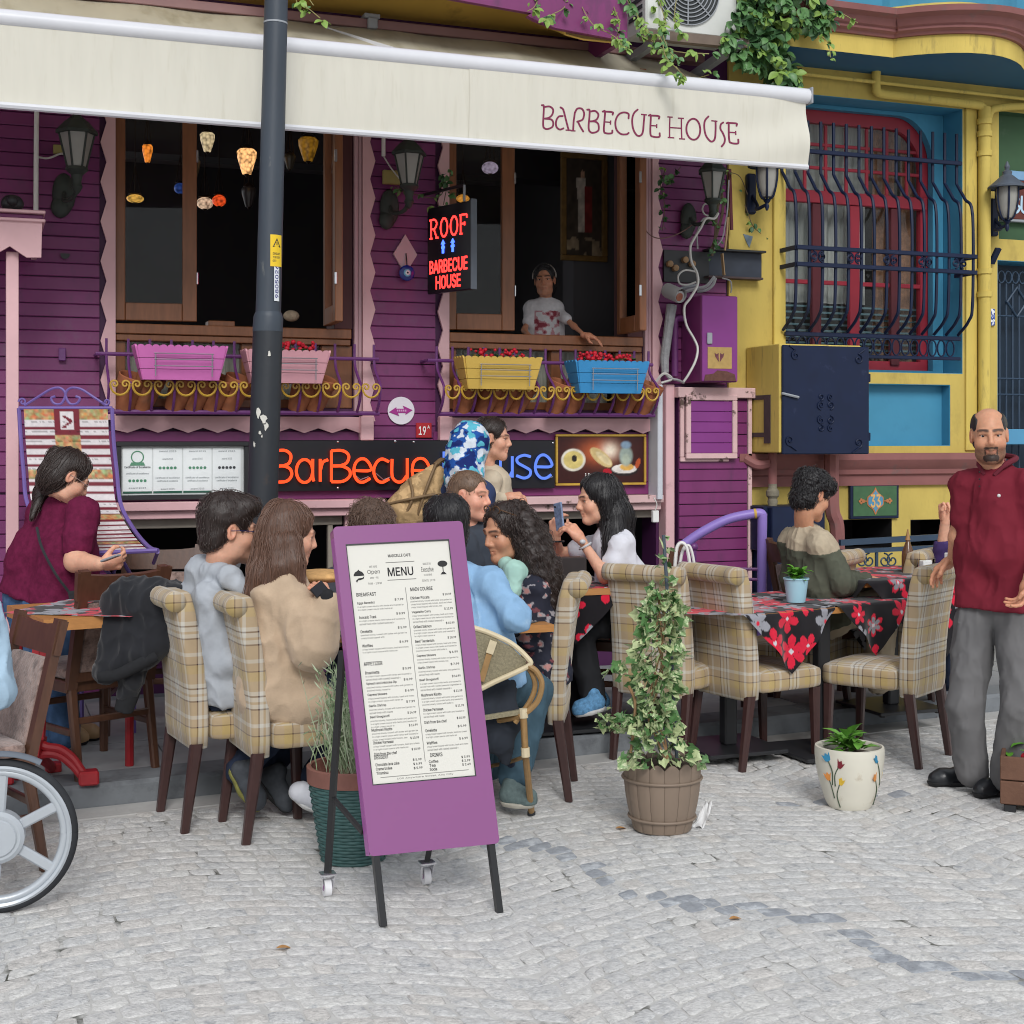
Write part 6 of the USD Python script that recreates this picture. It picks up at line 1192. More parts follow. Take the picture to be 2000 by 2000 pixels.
# ========== plants in pots
def strip_leaf(pts,w):p=np.asarray(pts);t=np.gradient(p,axis=0);s=np.cross(t,V(.3,-.9,.1));s/=np.linalg.norm(s,axis=1,keepdims=True)+1e-9;ww=w*np.sin(PI*np.linspace(.12,.98,len(p)))[:,None];return grid_strip(p-s*ww,p+s*ww)
def grid_strip(a,b):n=len(a);v=np.vstack([a,b]);i=np.arange(n-1);return v,np.stack([i,i+1,n+i+1,n+i],1)
ivd=pm('ivy_leaf_green',lin(78,116,66),.5,.3,40,spec=.4);ivp=pm('ivy_leaf_cream',lin(176,188,140),.5,.2,40,spec=.4);ivm=pm('ivy_leaf_mixed',lin(122,150,100),.5,.45,110,spec=.4,dirt=lin(196,202,164),dirt_at=(.5,.6),ds=70);ivy_n=pm('ivy_young',lin(140,164,88),.5,.25,40)
def ivy_leaf(s):
 o=np.array([(0,0),(.30,.28),(.10,.52),(.48,.50),(.62,.30),(1.0,0),(.62,-.30),(.48,-.50),(.10,-.52),(.30,-.28)])*s
 v=np.vstack([[(.42*s,0,.06*s)],np.column_stack([o,-.10*np.abs(o[:,1])])]);f=np.array([(0,i,i%10+1)for i in range(1,11)]);return v,f
def scatter_ivy(pts,dirs,sizes):
 V_,F_,k=[],[],0
 for p,d,s in zip(pts,dirs,sizes):
  v,f=ivy_leaf(s);d=unit(d);n=unit(np.cross(d,V(*RNG.normal(size=3))));u=np.cross(n,d);nn=n if True else u
  V_.append(p+v[:,:1]*d+v[:,1:2]*u+v[:,2:]*nn);F_.append(f+k);k+=len(v)
 return np.vstack(V_),np.vstack(F_)
ip=thing('ivy_planter','brown barrel shaped planter with variegated ivy climbing a dark stake','planter');ib=atZ(1293,1618);ib[2]=0
barrel=pm('brown_barrel_plastic',lin(128,112,98),.6,.06,5,.15,50)
prof_b=lambda z:.118+.042*(z/.285)+.012*math.sin(PI*min(z/.285,1))
def ringp(z,dr,n=64):return[((prof_b(z)+dr)*math.cos(a),(prof_b(z)+dr)*math.sin(a),z)for a in np.linspace(0,2*PI,n+1)]
for k in range(16):
 a0,a1=k*PI/8+.004,(k+1)*PI/8-.004
 def st(u,v,a0=a0,a1=a1):a=a0+(a1-a0)*u;h=.268+.022*np.sin(PI*u);z=.003+v*h;r=np.vectorize(prof_b)(z)-.003*(np.abs(u-.5)*2)**6;return np.stack([ib[0]+r*np.cos(a),ib[1]+r*np.sin(a),z],-1)
 m=grid_sheet(st,7,12,.008);part(ip,'stave',m,barrel,smooth=25)
part(ip,'barrel_wall',lathe([(0,.004),(prof_b(0)-.009,.004)]+[(prof_b(z)-.009,z)for z in np.linspace(.01,.26,6)]+[(0,.255)],32,ib),soil)
for z in(.055,.215):part(ip,'hoop',tube([ib+V(*p)for p in ringp(z,.004)],.006,6,False),barrel)
topc=atD(1293,1040,5.75);stk0,stk1=atD(1322,1480,5.80),atD(1296,1045,5.80)
part(ip,'stake',tube([stk0,atD(1312,1290,5.80),stk1],.0075,8),pm('slate_stake',lin(72,82,92),.45,.1,9));part(ip,'stem',tube(smooth_path([atD(1232,1470,5.8),atD(1238,1420,5.78),atD(1240,1370,5.77),atD(1228,1340,5.76)],5),.006,6),pm('ivy_stem',lin(150,118,84),.7,.2,20))
prof_i=[(1040,1293,6),(1110,1294,8),(1160,1295,24),(1200,1295,37),(1250,1285,46),(1300,1285,47),(1350,1281,40),(1400,1275,36),(1440,1288,49),(1470,1293,62),(1490,1295,70)]
py_,cx_,hw_=np.array(prof_i,float).T
ivr=np.random.default_rng(12);P3,D3=[],[]
for i in range(860):
 y=ivr.uniform(1150,1497)if i>18 else ivr.uniform(1045,1150);c=np.interp(y,py_,cx_);h=np.interp(y,py_,hw_)*(1+.18*math.sin(y*.09)+.1*math.sin(y*.23+1));a=ivr.uniform(0,2*PI);rr=h*math.sqrt(ivr.uniform(.3,1))
 P3 .append(atD(c+rr*math.cos(a),y,5.80-(h/485)*.9*math.sin(a)*(rr/h)));D3 .append(RGT*math.cos(a)*.7-FWD*(math.sin(a)*.7-.0)+EZ*ivr.uniform(-1.0,.4))
for px,y,n in((1190,1412,26),(1215,1405,18),(1205,1312,12)):
 for _ in range(n):P3 .append(atD(px+ivr.normal()*14,y+ivr.normal()*9,5.76));D3 .append(V(*ivr.normal(size=3)))
P3,D3=np.array(P3),np.array(D3);S3=ivr.uniform(.018,.056,len(P3));kk=ivr.choice(3,len(P3),p=[.26,.34,.40]);top=P3[:,2]>1.18
for k,m_ in enumerate((ivd,ivp,ivm)):
 s=kk==k;part(ip,'ivy_leaves',scatter_ivy(P3[s],D3[s],S3[s]),m_,smooth=0,kind='stuff')
part(ip,'vine',[tube(smooth_path([atD(c+10*math.sin(k+y*.03),y,5.78)for y,c in zip(py_,cx_)if y>1120],3),.004,5)for k in range(3)],pm('ivy_stem',None))
wp=thing('tulip_pot','white ceramic pot with painted tulips and a leafy green plant','planter');wb=atZ(1659,1574);wb[2]=0
cream=pm('crackled_cream_glaze',lin(206,202,188),.45,.05,6,.2,50,.002,.45,dirt=lin(160,140,110),dirt_at=(.62,.85),ds=12)
wr=lambda z:.095+.055*math.sin(min(z/.25,1)*PI/2*1.02)
part(wp,'pot',lathe([(0,0)]+[(wr(z)if z>.01 else.09,z)for z in np.linspace(0,.25,12)]+[(.148,.264),(.139,.266),(.133,.258),(.13,.22),(0,.22)],40,wb),cream,smooth=50);part(wp,'soil',lathe([(0,.226),(.13,.224)],24,wb),soil)
bl_=pm('tulip_leaf',lin(98,150,60),.45,.25,40,spec=.45)
part(wp,'leafy_plant',place_leaves(rosette(wb+EZ*.235,26,.10,.026,rl_,.06,.06)+rosette(wb+EZ*.27-RGT*.02,16,.085,.03,rl_,.05,.04)),bl_,smooth=True,kind='stuff')
def on_pot(px,py):r=ray(px,py);t=5.5
def potpt(px,py,d=0.0):
 r=ray(px,py);best=None
 for t in np.linspace(5.8,6.6,260):
  p=CAM+r*t
  if 0<=p[2]<=.26 and np.hypot(*(p-wb)[:2])<=wr(p[2])+d:return p
 t=((wb-CAM)@r)/(r@r);p=CAM+r*t;q=p-wb;return wb+V(*(unit(q*V(1,1,0))*(wr(p[2])+d))[:2],p[2])
zw=lambda x,y:(1500+x*.2588,1150+y*.2588)
stemm=pm('painted_stem',lin(72,84,66),.5,.1,9)
for pts,colr in((((503,1580),(480,1490),(465,1445)),lin(214,138,66)),(((488,1480),(485,1380),(455,1300)),lin(52,128,166)),(((508,1490),(505,1410),(530,1350)),lin(126,40,52)),(((545,1650),(522,1560),(540,1478)),lin(222,184,62)),(((840,1480),(840,1380),(826,1310)),lin(52,128,166)),(((792,1630),(818,1530),(812,1445)),lin(214,138,66)),(((850,1500),(858,1470),(860,1440)),lin(222,184,62))):
 P_s=smooth_path([potpt(*zw(*p),.0015)for p in pts],6);part(wp,'painted_stem',tube(P_s,.0028,5),stemm)
 tip=P_s[-1];nrm=unit((tip-wb)*V(1,1,.3));sx_=unit(np.cross(EZ,nrm));upv=unit(P_s[-1]-P_s[-4]);sx_=unit(np.cross(upv,nrm));tul=Polygon([(0,-.004),(.012,.002),(.016,.014),(.019,.034),(.009,.024),(.0,.036),(-.009,.024),(-.019,.034),(-.016,.014),(-.012,.002)])
 part(wp,'painted_tulip',place(extr(tul,.002),tip+nrm*.001,-sx_,upv),pm('tulip_paint_%d_%d_%d'%tuple(int(c*255)for c in colr),colr,.45,.1,30),smooth=0)
lv=thing('lavender_planter','green woven planter with brown rim and grey green lavender behind the menu stand','planter');lb=atZ(690,1676);lb[2]=0
weave=pm('green_wicker_plastic',lin(62,94,92),.5,.15,20);rimb=pm('brown_planter_rim',lin(126,84,74),.6,.12,14,.4,60)
lr=lambda z:.118+.05*(z/.31)
for i in range(24):
 z=.006+i*.0125;part(lv,'woven_band',[tube([(lb[0]+(lr(z)+.0025*math.cos(12*a+PI*(i%2)))*math.cos(a),lb[1]+(lr(z)+.0025*math.cos(12*a+PI*(i%2)))*math.sin(a),z)for a in np.linspace(0,2*PI,73)],.0062,5,False)],weave,smooth=60)
part(lv,'pot_wall',lathe([(0,.003),(lr(0)-.004,.003),(lr(.31)-.004,.31),(0,.308)],30,lb),weave);part(lv,'rim',lathe([(.166,.298),(.176,.30),(.178,.358),(.172,.362),(.160,.36),(.156,.31),(0,.33)],36,lb),rimb,smooth=40)
lav1=pm('lavender_leaf',lin(140,162,124),.7,.25,40);lav2=pm('lavender_pale_leaf',lin(168,180,150),.7,.2,40)
for k,(m_,n)in enumerate(((lav1,110),(lav2,80))):
 ms_=[]
 for i in range(n):
  b0=lb+V(rl_.normal()*.05,rl_.normal()*.05,.33);L=rl_.uniform(.14,.42);dr_=V(rl_.normal()*.14-.10,rl_.normal()*.14,1);tip=b0+dr_*L
  pts=np.linspace(0,1,7)[:,None]*(tip-b0)+b0;pts[:,0]+=.012*np.sin(np.linspace(0,4,7)+i);ms_.append(strip_leaf(pts,.0022))
  for q in range(5):c=pts[2+q%5];d=V(rl_.normal(),rl_.normal(),1.2);ms_.append(strip_leaf(np.linspace(0,1,4)[:,None]*unit(d)*rl_.uniform(.025,.05)+c,.0028))
 k0=0;VV,FF=[],[]
 for v,f in ms_:VV.append(v);FF.append(f+k0);k0+=len(v)
 part(lv,'lavender_sprigs',(np.vstack(VV),np.vstack(FF)),m_,smooth=True,kind='stuff')
# ========== odds on the ground
pp_=atZ(1368,1612);pgr=np.random.default_rng(2)
def litter(u,v):h=.012+.02*np.sin(u*5+1)**2*v+.05*v**2+.006*np.sin(u*17+v*9);return np.stack([pp_[0]-.055+.12*v+.05*u*(1.3-v),pp_[1]-.03+.09*v+.02*np.sin(u*8),h*1.0-.008*(1-v)],-1)+0
single('paper_litter',grid_sheet(litter,16,16,.001),pm('tissue_paper',lin(222,222,222),.9,.04,20),'crumpled white paper tissue lying beside the ivy planter','litter')
cr=thing('wooden_crate','weathered brown wooden crate with red flowers at the right edge','crate');cc0=atZ(1953,1586);cw_=pm('weathered_crate_wood',lin(104,76,62),.75,.25,9,.5,60,.004,.2,dirt=lin(160,140,120),dirt_at=(.62,.72),ds=12)
ux_c=unit(V(RGT[0],RGT[1],0)*.93-V(FWD[0],FWD[1],0)*.36);uy_c=V(-ux_c[1],ux_c[0],0)
def cbx(a0,a1,b0,b1,z0,z1):m=bbox(a0,a1,b0,b1,z0,z1,.004);m.apply_transform(frame_T(cc0,ux_c,uy_c));return m
for i in range(2):
 z0,z1=.035+i*.105,.135+i*.105
 for a0,a1,b0,b1 in((0,.42,0,.018),(0,.42,.262,.28),(0,.018,.019,.261),(.402,.42,.019,.261)):part(cr,'board',cbx(a0,a1,b0,b1,z0,z1),cw_)
part(cr,'soil',cbx(.019,.401,.019,.261,.04,.2),soil)
for a,b in((.04,.03),(.38,.03),(.04,.25),(.38,.25)):part(cr,'foot',cbx(a-.025,a+.025,b-.02,b+.02,0,.034),blackm)
part(cr,'red_flower',[sphere(cc0+ux_c*a+uy_c*b+EZ*z,.018,1)for a,b,z in((.10,.05,.235),(.13,.06,.24),(.16,.04,.235),(.12,.08,.25),(.2,.1,.26),(.24,.06,.24))],pm('red_blossom',None));part(cr,'leaves',place_leaves(rosette(cc0+ux_c*.2+uy_c*.14+EZ*.2,40,.07,.022,rl_,.12,.05)),leafg,smooth=True,kind='stuff')
bk=thing('bicycle','folding bicycle with silver cast wheel and grey mudguard, cut by the left edge','bicycle');WD=4.85
hubc=atD(-4,1636,WD);Rw=.258;dirw=unit(RGT*.97+FWD*.24);nw=unit(np.cross(dirw,EZ));hubc[2]=Rw+.003
rub=pm('black_rubber',lin(38,40,44),.75,.15,20,.3,60);silver=pm('silver_cast_alloy',lin(176,182,188),.35,.06,9,spec=.6,metal=.25)
def wheel(c,parent):
 pt_=lambda a,r,o=0:c+dirw*r*math.cos(a)+EZ*r*math.sin(a)+nw*o
 w=part(parent,'wheel',[trimesh.util.concatenate([tube([pt_(a,Rw-.026-.0,o)for a in np.linspace(0,2*PI,61)],.009,6,False)for o in(-.014,.014)])]+[tube([pt_(a,Rw-.042)for a in np.linspace(0,2*PI,61)],.016,8,False)],silver,smooth=50)
 part(w,'tyre',tube([pt_(a,Rw-.014)for a in np.linspace(0,2*PI,73)],.0175,10,False),rub,smooth=60)
 for k in range(6):
  a=k*PI/3+.45;part(w,'spoke',trimesh.util.concatenate([obox(pt_(a,.075),pt_(a-.10,Rw-.045),.022,.020,nw,.004),obox(pt_(a,.075),pt_(a+.10,Rw-.045),.022,.020,nw,.004)])if False else obox(pt_(a,.07),pt_(a,Rw-.045),.036,.024,nw,.006),silver)
 part(w,'hub_disc',lathe([(0,-.035),(.075,-.035),(.088,-.025),(.088,.025),(.075,.035),(0,.035)],28).apply_transform(frame_T(c,dirw,EZ)),pm('hub_grey',lin(168,174,180),.4,.05,9),smooth=30)
 part(w,'hub_cap',lathe([(0,.034),(.06,.034),(.064,.038),(.06,.042),(0,.044)],24).apply_transform(frame_T(c,dirw,EZ)).apply_translation([0,0,0]),pm('hub_grey',None),smooth=30);return w
wheel(hubc,bk);h2=hubc-dirw*.98;wheel(h2,bk)
gpt=lambda a,r,o:hubc+dirw*r*math.cos(a)+EZ*r*math.sin(a)+nw*o
part(bk,'mudguard',grid_sheet(lambda u,v:np.stack([hubc[k]+dirw[k]*(Rw+.018+.012*np.sin(PI*v))*np.cos(1.05+u*1.9)+EZ[k]*(Rw+.018+.012*np.sin(PI*v))*np.sin(1.05+u*1.9)+nw[k]*(v-.5)*.055 for k in range(3)],-1),30,7,.003),pm('mudguard_grey',lin(104,112,122),.35,.06,9))
hd=hubc-dirw*.22+EZ*.62
for o in(-.04,.04):part(bk,'fork_blade',tube([hubc+nw*o,hubc-dirw*.07+EZ*.33+nw*o],.012,8),silver)
part(bk,'head_tube',tube([hubc-dirw*.07+EZ*.33,hd],.02,10),silver);part(bk,'main_tube',tube([hd-EZ*.15,h2+dirw*.35+EZ*.15,h2],.024,10),silver);part(bk,'seat_tube',tube([h2+dirw*.32+EZ*.12,h2+dirw*.2+EZ*.62],.018,10),silver);part(bk,'saddle',sphere(h2+dirw*.2+EZ*.65,(.12,.09,.035),2),rub);part(bk,'handlebar',tube([hd-nw*.26,hd+EZ*.03,hd+nw*.26],.013,8),rub)
rc=thing('rattan_chair','cream rattan bistro chair with arched woven back behind the menu stand','chair',loc=atZ(985,1580));RD=5.84
rat=pm('bamboo_cane',lin(150,118,76),.45,.2,18,.15,60);crm=pm('cream_cane_wrap',lin(206,192,160),.55,.1,16)
Rp=lambda px,py,d=RD:atD(px,py,d)
part(rc,'back_hoop',[tube(smooth_path([Rp(925,1226),Rp(960,1238),Rp(1000,1258),Rp(1030,1285),Rp(1035,1298),Rp(1010,1312),Rp(970,1330),Rp(940,1345)],6),.011,8),tube(smooth_path([Rp(925,1234,RD+.02),Rp(958,1247,RD+.02),Rp(995,1268,RD+.02),Rp(1024,1293,RD+.02)],6),.009,8)],crm)
part(rc,'woven_back',grid_sheet(lambda u,v:(lambda a,b:a+(b-a)*v[...,None])(np.stack([np.interp(u,np.linspace(0,1,4),[Rp(*p)[k]for p in((928,1232),(962,1244),(1000,1264),(1028,1292))])for k in range(3)],-1),np.stack([np.interp(u,np.linspace(0,1,4),[Rp(*p,RD+.01)[k]for p in((940,1342),(970,1326),(1008,1308),(1028,1296))])for k in range(3)],-1)),20,14,.004),pm('woven_olive_cane',lin(136,128,104),.7,.3,120,.6,160,.003))
part(rc,'back_slat',obox(Rp(960,1262,RD-.01),Rp(940,1330,RD-.01),.024,.012,FWD),rat);part(rc,'binding',obox(Rp(964,1252,RD-.014),Rp(956,1276,RD-.014),.03,.016,FWD),crm)
part(rc,'arm_hoop',[tube(smooth_path([Rp(1032,1300),Rp(1048,1312),Rp(1058,1335),Rp(1052,1365),Rp(1036,1385),Rp(1015,1400)],6),.012,8),tube(smooth_path([Rp(1030,1302,RD+.02),Rp(1040,1318,RD+.02),Rp(1045,1340,RD+.02),Rp(1036,1368,RD+.02),Rp(1006,1412,RD+.02)],6),.011,8)],rat)
lgf=atZ(1038,1592);part(rc,'leg',tube([Rp(1022,1392),Rp(1026,1470),lgf+EZ*.012],.014,10),rat);part(rc,'rubber_tip',tube([lgf+EZ*.016,lgf],.017,10),rub)
for py in(1392,1468):part(rc,'binding',tube([Rp(1022+(py-1392)*.05,py-8),Rp(1023+(py-1392)*.05,py+10)],.018,10),crm)
part(rc,'stretcher',tube([Rp(1026,1478),Rp(990,1490,6.2),Rp(960,1496,6.35)],.009,7),rat);part(rc,'seat_rim',tube([Rp(1022,1398),Rp(940,1412,5.98),Rp(920,1405,6.35),Rp(1000,1392,6.3),Rp(1022,1398)],.014,8),rat)
part(rc,'seat',trimesh.convex.convex_hull(np.array([p+EZ*z for p in(Rp(1016,1396),Rp(940,1408),Rp(922,1402,6.33),Rp(998,1390,6.38))for z in(0,.02)])),pm('woven_olive_cane',None));l2=Rp(945,1412,5.98);part(rc,'leg',tube([l2,V(l2[0]-.01,l2[1],0)],.013,8),rat);l3=Rp(1000,1392,6.3);part(rc,'leg',tube([l3,V(l3[0]+.02,l3[1],0)],.013,8),rat);l4=Rp(924,1404,6.33);part(rc,'leg',tube([l4,V(l4[0]-.02,l4[1],0)],.013,8),rat)
# ========== hanging lamps inside
def mosaic_lamp(px,py,Y,r,h,col,glow_s,label,shape=0):
 o=atY(px,py,Y);t=thing('hanging_lamp',label,'lamp',loc=o);dkm=pm('lamp_bronze',lin(60,46,36),.4,.2,20,metal=.6)
 pr=[(0,-h/2),(r*.45,-h*.48),(r*.6,-h*.3),(r*.95,h*.15),(r,h*.38),(r*.7,h/2),(0,h/2)]if shape==0 else[(r*math.sin(a),-h/2*math.cos(a))for a in np.linspace(0.01,PI-.01,9)]
 nm='lamp_glow_%d_%d_%d_%d'%tuple(int(x*99)for x in(*col,glow_s))
 m_=glow(nm,col,glow_s)if glow_s<0 else usdkit.material(stage,'/World/Looks/'+numbered('lit_mosaic'),{'v':('voronoi_texture',{'scale':45.0}),'g':('geometry',{}),'r':('rgb_ramp',{'ramp':[(0,tuple(np.array(col)*1.0)),(.55,tuple(np.array(col)*.55)),(.8,tuple(np.array(col)*.15))]}),'p':('principled_bsdf',{'base_color':tuple(np.clip(np.array(col)*.6,0,.9)),'roughness':.3,'emission_strength':glow_s*.5})},[('g.position','v.vector'),('v.distance','r.fac'),('r.color','p.emission_color')],surface='p.BSDF')
 part(t,'glass',lathe(pr,20,o),m_,smooth=50);part(t,'cap',lathe([(r*.72,h*.46),(r*.8,h*.5),(r*.5,h*.62),(.01,h*.7),(0,h*.7)],16,o),dkm);part(t,'finial',lathe([(0,-h*.62),(r*.18,-h*.56),(r*.3,-h*.47),(0,-h*.46)],10,o),dkm)
 part(t,'chain',tube([o+EZ*h*.65,V(o[0],o[1],ZTOP+.02)],.004,4),dkm)
 for s in(-1,1):part(t,'chain',tube([o+V(s*r*.7,0,h*.5),o+V(0,0,h*.5+.2)],.003,4),dkm)
for a in((482,316,.7,.065,.17,(1.0,.52,.2),2.2,'large peach white hanging lamp glowing brightest in the left window',0),(405,278,.9,.05,.13,(.9,.72,.42),1.1,'cream glowing hanging lamp at the top of the left window',0),(602,292,.7,.068,.16,(.75,.36,.03),.35,'yellow amber hanging lamp right of the lamp post',0),(288,300,.9,.035,.12,(1.0,.28,.03),1.6,'small orange hanging lamp behind the left casement glass',0),(378,330,.7,.045,.13,(.12,.09,.05),.05,'dark unlit hanging lamp left of the peach lamp',0),(566,316,.7,.04,.1,(.1,.08,.05),.05,'dark hanging lamp tucked behind the lamp post',0),(264,388,1.6,.06,.06,(1.0,.55,.1),1.2,'flat yellow glowing lamp low behind the left casement',1),(400,397,1.8,.06,.09,(.9,.62,.42),1.2,'white mosaic ball lamp deep in the left window',1),(428,392,1.6,.05,.085,(1.0,.10,.02),1.3,'red glowing lamp beside the white mosaic ball',1),(352,368,1.8,.045,.08,(.05,.16,.7),.35,'blue mosaic lamp deep in the left window',1),(486,385,1.0,.05,.14,(.06,.05,.05),.03,'dark hanging lamp below the peach lamp',0),(957,328,.5,.058,.085,(.55,.45,.6),.7,'pale violet mosaic ball lamp in the right window',1),(904,388,1.4,.05,.06,(1.0,.42,.06),.9,'orange glimmering lamp behind the right casement glass',1)):mosaic_lamp(*a)
pg_=thing('framed_painting','dark framed religious painting of a robed figure inside the right window','painting',loc=atY(1155,400,.78));gx0_,gx1_,gz0_,gz1_=FX(1096,.77),FX(1186,.77),FZ(1140,510,.77),FZ(1140,300,.77)
part(pg_,'frame',ring(gx0_,gx1_,gz0_,gz1_,.04,.03,.79),pm('old_gilt',lin(120,92,50),.4,.25,20))
gu,gv=np.meshgrid(np.linspace(0,1,40),np.linspace(0,1,60),indexing='ij');pc_=np.zeros(gu.shape+(3,));pc_[:]=lin(70,62,54);pc_[(np.abs(gu-.42-.06*np.sin(gv*4))<.13)&(gv>.25)&(gv<.8)]=lin(190,182,170);pc_[(np.abs(gu-.62)<.1)&(gv>.25)&(gv<.72)]=lin(128,48,46);pc_[np.hypot(gu-.47,(gv-.84)*1.4)<.06]=lin(186,150,126);pc_[(gv<.2)&(meshkit.noise(np.stack([gu*9,gv*9,gu*0],-1))>.5)]=lin(150,134,110)
pc_*=(.5+1.0*meshkit.fbm(np.stack([gu*10,gv*14,0*gu],-1),4))[...,None];part(pg_,'canvas',grid_sheet(lambda u,v:np.stack([gx0_+.038+u*(gx1_-gx0_-.076),.782+0*u,gz0_+.038+v*(gz1_-gz0_-.076)],-1),40,60),vcol('painting_print',.4),col=pc_.reshape(-1,3))
single('crumpled_napkin',sphere(atY(569,617,.1)-EZ*.0,(.05,.04,.035),3),pm('beige_napkin',lin(176,158,136),.9,.2,30,.8,30,.02),'crumpled beige cloth lying on the left window sill','cloth');t_=atY(430,626,.08);single('sill_tray',bbox(t_[0]-.08,t_[0]+.08,.02,.14,ZSILL+.001,ZSILL+.035),brownwood,'small wooden tray on the left window sill','tray')
for px,py,lb in((1425,1795,'small orange brown leaf scrap on the cobbles below the ivy planter'),(1203,1618,'tiny tan leaf scrap left of the ivy planter'),(540,1852,'yellowed leaf scrap on the cobbles at the lower left')):
 single('fallen_leaf',(lambda v,f:(v+atZ(px,py,.006),f))(*leaf_mesh(.045,.014,.1)),pm('dry_leaf',lin(166,122,74),.8,.25,40),lb,'leaf',smooth=True)
# ========== bodies: smooth fields of tapered limbs, meshed by surface nets
class Field:
 def __init__(s,pts,pad,h):
  p=np.asarray(pts,float);s.lo=p.min(0)-pad;s.h=h;n=np.ceil((p.max(0)+pad-s.lo)/h).astype(int)+1
  s.ax=[s.lo[k]+h*np.arange(n[k])for k in range(3)];s.F=np.full(n,.5,np.float32)
 def _box(s,lo,hi):
  sl=tuple(slice(max(0,int((lo[k]-s.lo[k])/s.h)-1),max(0,int((hi[k]-s.lo[k])/s.h)+3))for k in range(3))
  return sl,np.meshgrid(*[s.ax[k][sl[k]]for k in range(3)],indexing='ij',sparse=True)
 def _mix(s,sl,d,k,sub):
  F=s.F[sl]
  if sub:hh=np.clip(.5+.5*(d+F)/k,0,1);s.F[sl]=F+(-d-F)*(1-hh)+k*hh*(1-hh)if False else-(lambda a,b:np.minimum(a,b)-np.maximum(k-np.abs(a-b),0)**2/(4*k))(-F,d)
  else:s.F[sl]=np.minimum(F,d)-np.maximum(k-np.abs(F-d),0)**2/(4*k)
 def cone(s,a,b,ra,rb,k=.03,sub=False):
  a,b=np.asarray(a,float),np.asarray(b,float);m=max(ra,rb)+k+2*s.h;sl,(X,Y,Z)=s._box(np.minimum(a,b)-m,np.maximum(a,b)+m)
  ab=b-a;L=ab@ab+1e-12;t=np.clip(((X-a[0])*ab[0]+(Y-a[1])*ab[1]+(Z-a[2])*ab[2])/L,0,1)
  d=np.sqrt((X-a[0]-t*ab[0])**2+(Y-a[1]-t*ab[1])**2+(Z-a[2]-t*ab[2])**2)-(ra+(rb-ra)*t);s._mix(sl,d,k,sub);return s
 def ell(s,c,r,k=.02,sub=False,R=None):
  c,r=np.asarray(c,float),np.asarray(r,float);m=r.max()+k+2*s.h;sl,(X,Y,Z)=s._box(c-m,c+m);x,y,z=X-c[0],Y-c[1],Z-c[2]
  if R is not None:x,y,z=(x*R[0][i]+y*R[1][i]+z*R[2][i]for i in range(3))
  k0=np.sqrt((x/r[0])**2+(y/r[1])**2+(z/r[2])**2);k1=np.sqrt((x/r[0]**2)**2+(y/r[1]**2)**2+(z/r[2]**2)**2)+1e-9
  s._mix(sl,k0*(k0-1)/k1,k,sub);return s
 def chain(s,pts,rs,k=.03):
  for i in range(len(pts)-1):s.cone(pts[i],pts[i+1],rs[i],rs[i+1],k)
  return s
 def cut(s,pt,n):
  sl,(X,Y,Z)=s._box(s.lo,s.lo+s.h*np.array(s.F.shape));n=unit(n);s.F=np.maximum(s.F,((X-pt[0])*n[0]+(Y-pt[1])*n[1]+(Z-pt[2])*n[2]).astype(np.float32));return s
 def mesh(s):
  F=s.F;S=F<0;c=np.zeros(tuple(np.array(F.shape)-1),np.int8);N=F.shape
  corners=[(i,j,k)for i in(0,1)for j in(0,1)for k in(0,1)]
  for i,j,k in corners:c+=S[i:N[0]-1+i,j:N[1]-1+j,k:N[2]-1+k]
  act=(c>0)&(c<8);ids=np.argwhere(act);idx=np.full(c.shape,-1);idx[act]=np.arange(len(ids));acc=np.zeros((len(ids),3));cnt=np.zeros(len(ids))
  for a in corners:
   for ax_ in range(3):
    if a[ax_]:continue
    b=list(a);b[ax_]=1;f0,f1=F[tuple((ids+a).T)],F[tuple((ids+b).T)];x=(f0<0)!=(f1<0);t=np.where(x,f0/np.where(x,f0-f1,1),0)
    p=np.array(a,float)[None]+t[:,None]*(np.array(b)-np.array(a));acc[x]+=p[x];cnt[x]+=1
  v=s.lo+s.h*(ids+acc/cnt[:,None]);fs=[]
  for ax_ in range(3):
   o1,o2=[(1,2),(2,0),(0,1)][ax_];sh=list(N);sh[ax_]-=1
   A=S[tuple(slice(0,N[q]-1)if q==ax_ else slice(1,N[q]-1)for q in range(3))];B=S[tuple(slice(1,N[q])if q==ax_ else slice(1,N[q]-1)for q in range(3))]
   e=np.argwhere(A!=B);inside=A[tuple(e.T)];base=e.copy();base[:,o1]+=1;base[:,o2]+=1
   def cell(d1,d2):q=base.copy();q[:,o1]-=d1;q[:,o2]-=d2;return idx[tuple(q.T)]
   q=np.stack([cell(1,1),cell(0,1),cell(0,0),cell(1,0)],1);fs.append(np.where(inside[:,None],q,q[:,::-1]))
  q=np.vstack(fs);return v,np.vstack([q[:,[0,1,2]],q[:,[0,2,3]]])
def vnormals(v,f):return meshkit.arrays((v,f),True)[2]
def crease(v,f,amp,fr=(9,9,16),seed=0,fine=.35):
 """cloth folds: thin ridges of warped noise along the normals"""
 n=vnormals(v,f);w=v+.05*(np.stack([meshkit.noise(v*4,seed+k)for k in range(3)],1)-.5);fr=np.array(fr)*.8
 a=1-np.abs(2*meshkit.noise(w*fr,seed)-1);b=1-np.abs(2*meshkit.noise(w*fr*2.1+7,seed+3)-1);g=np.clip(meshkit.noise(v*3.5,seed+6)*2-.5,0,1)
 return v+n*(amp*(1.5*(a**3-.3)*(.35+.65*g)+.6*(b**3-.3)))[:,None]
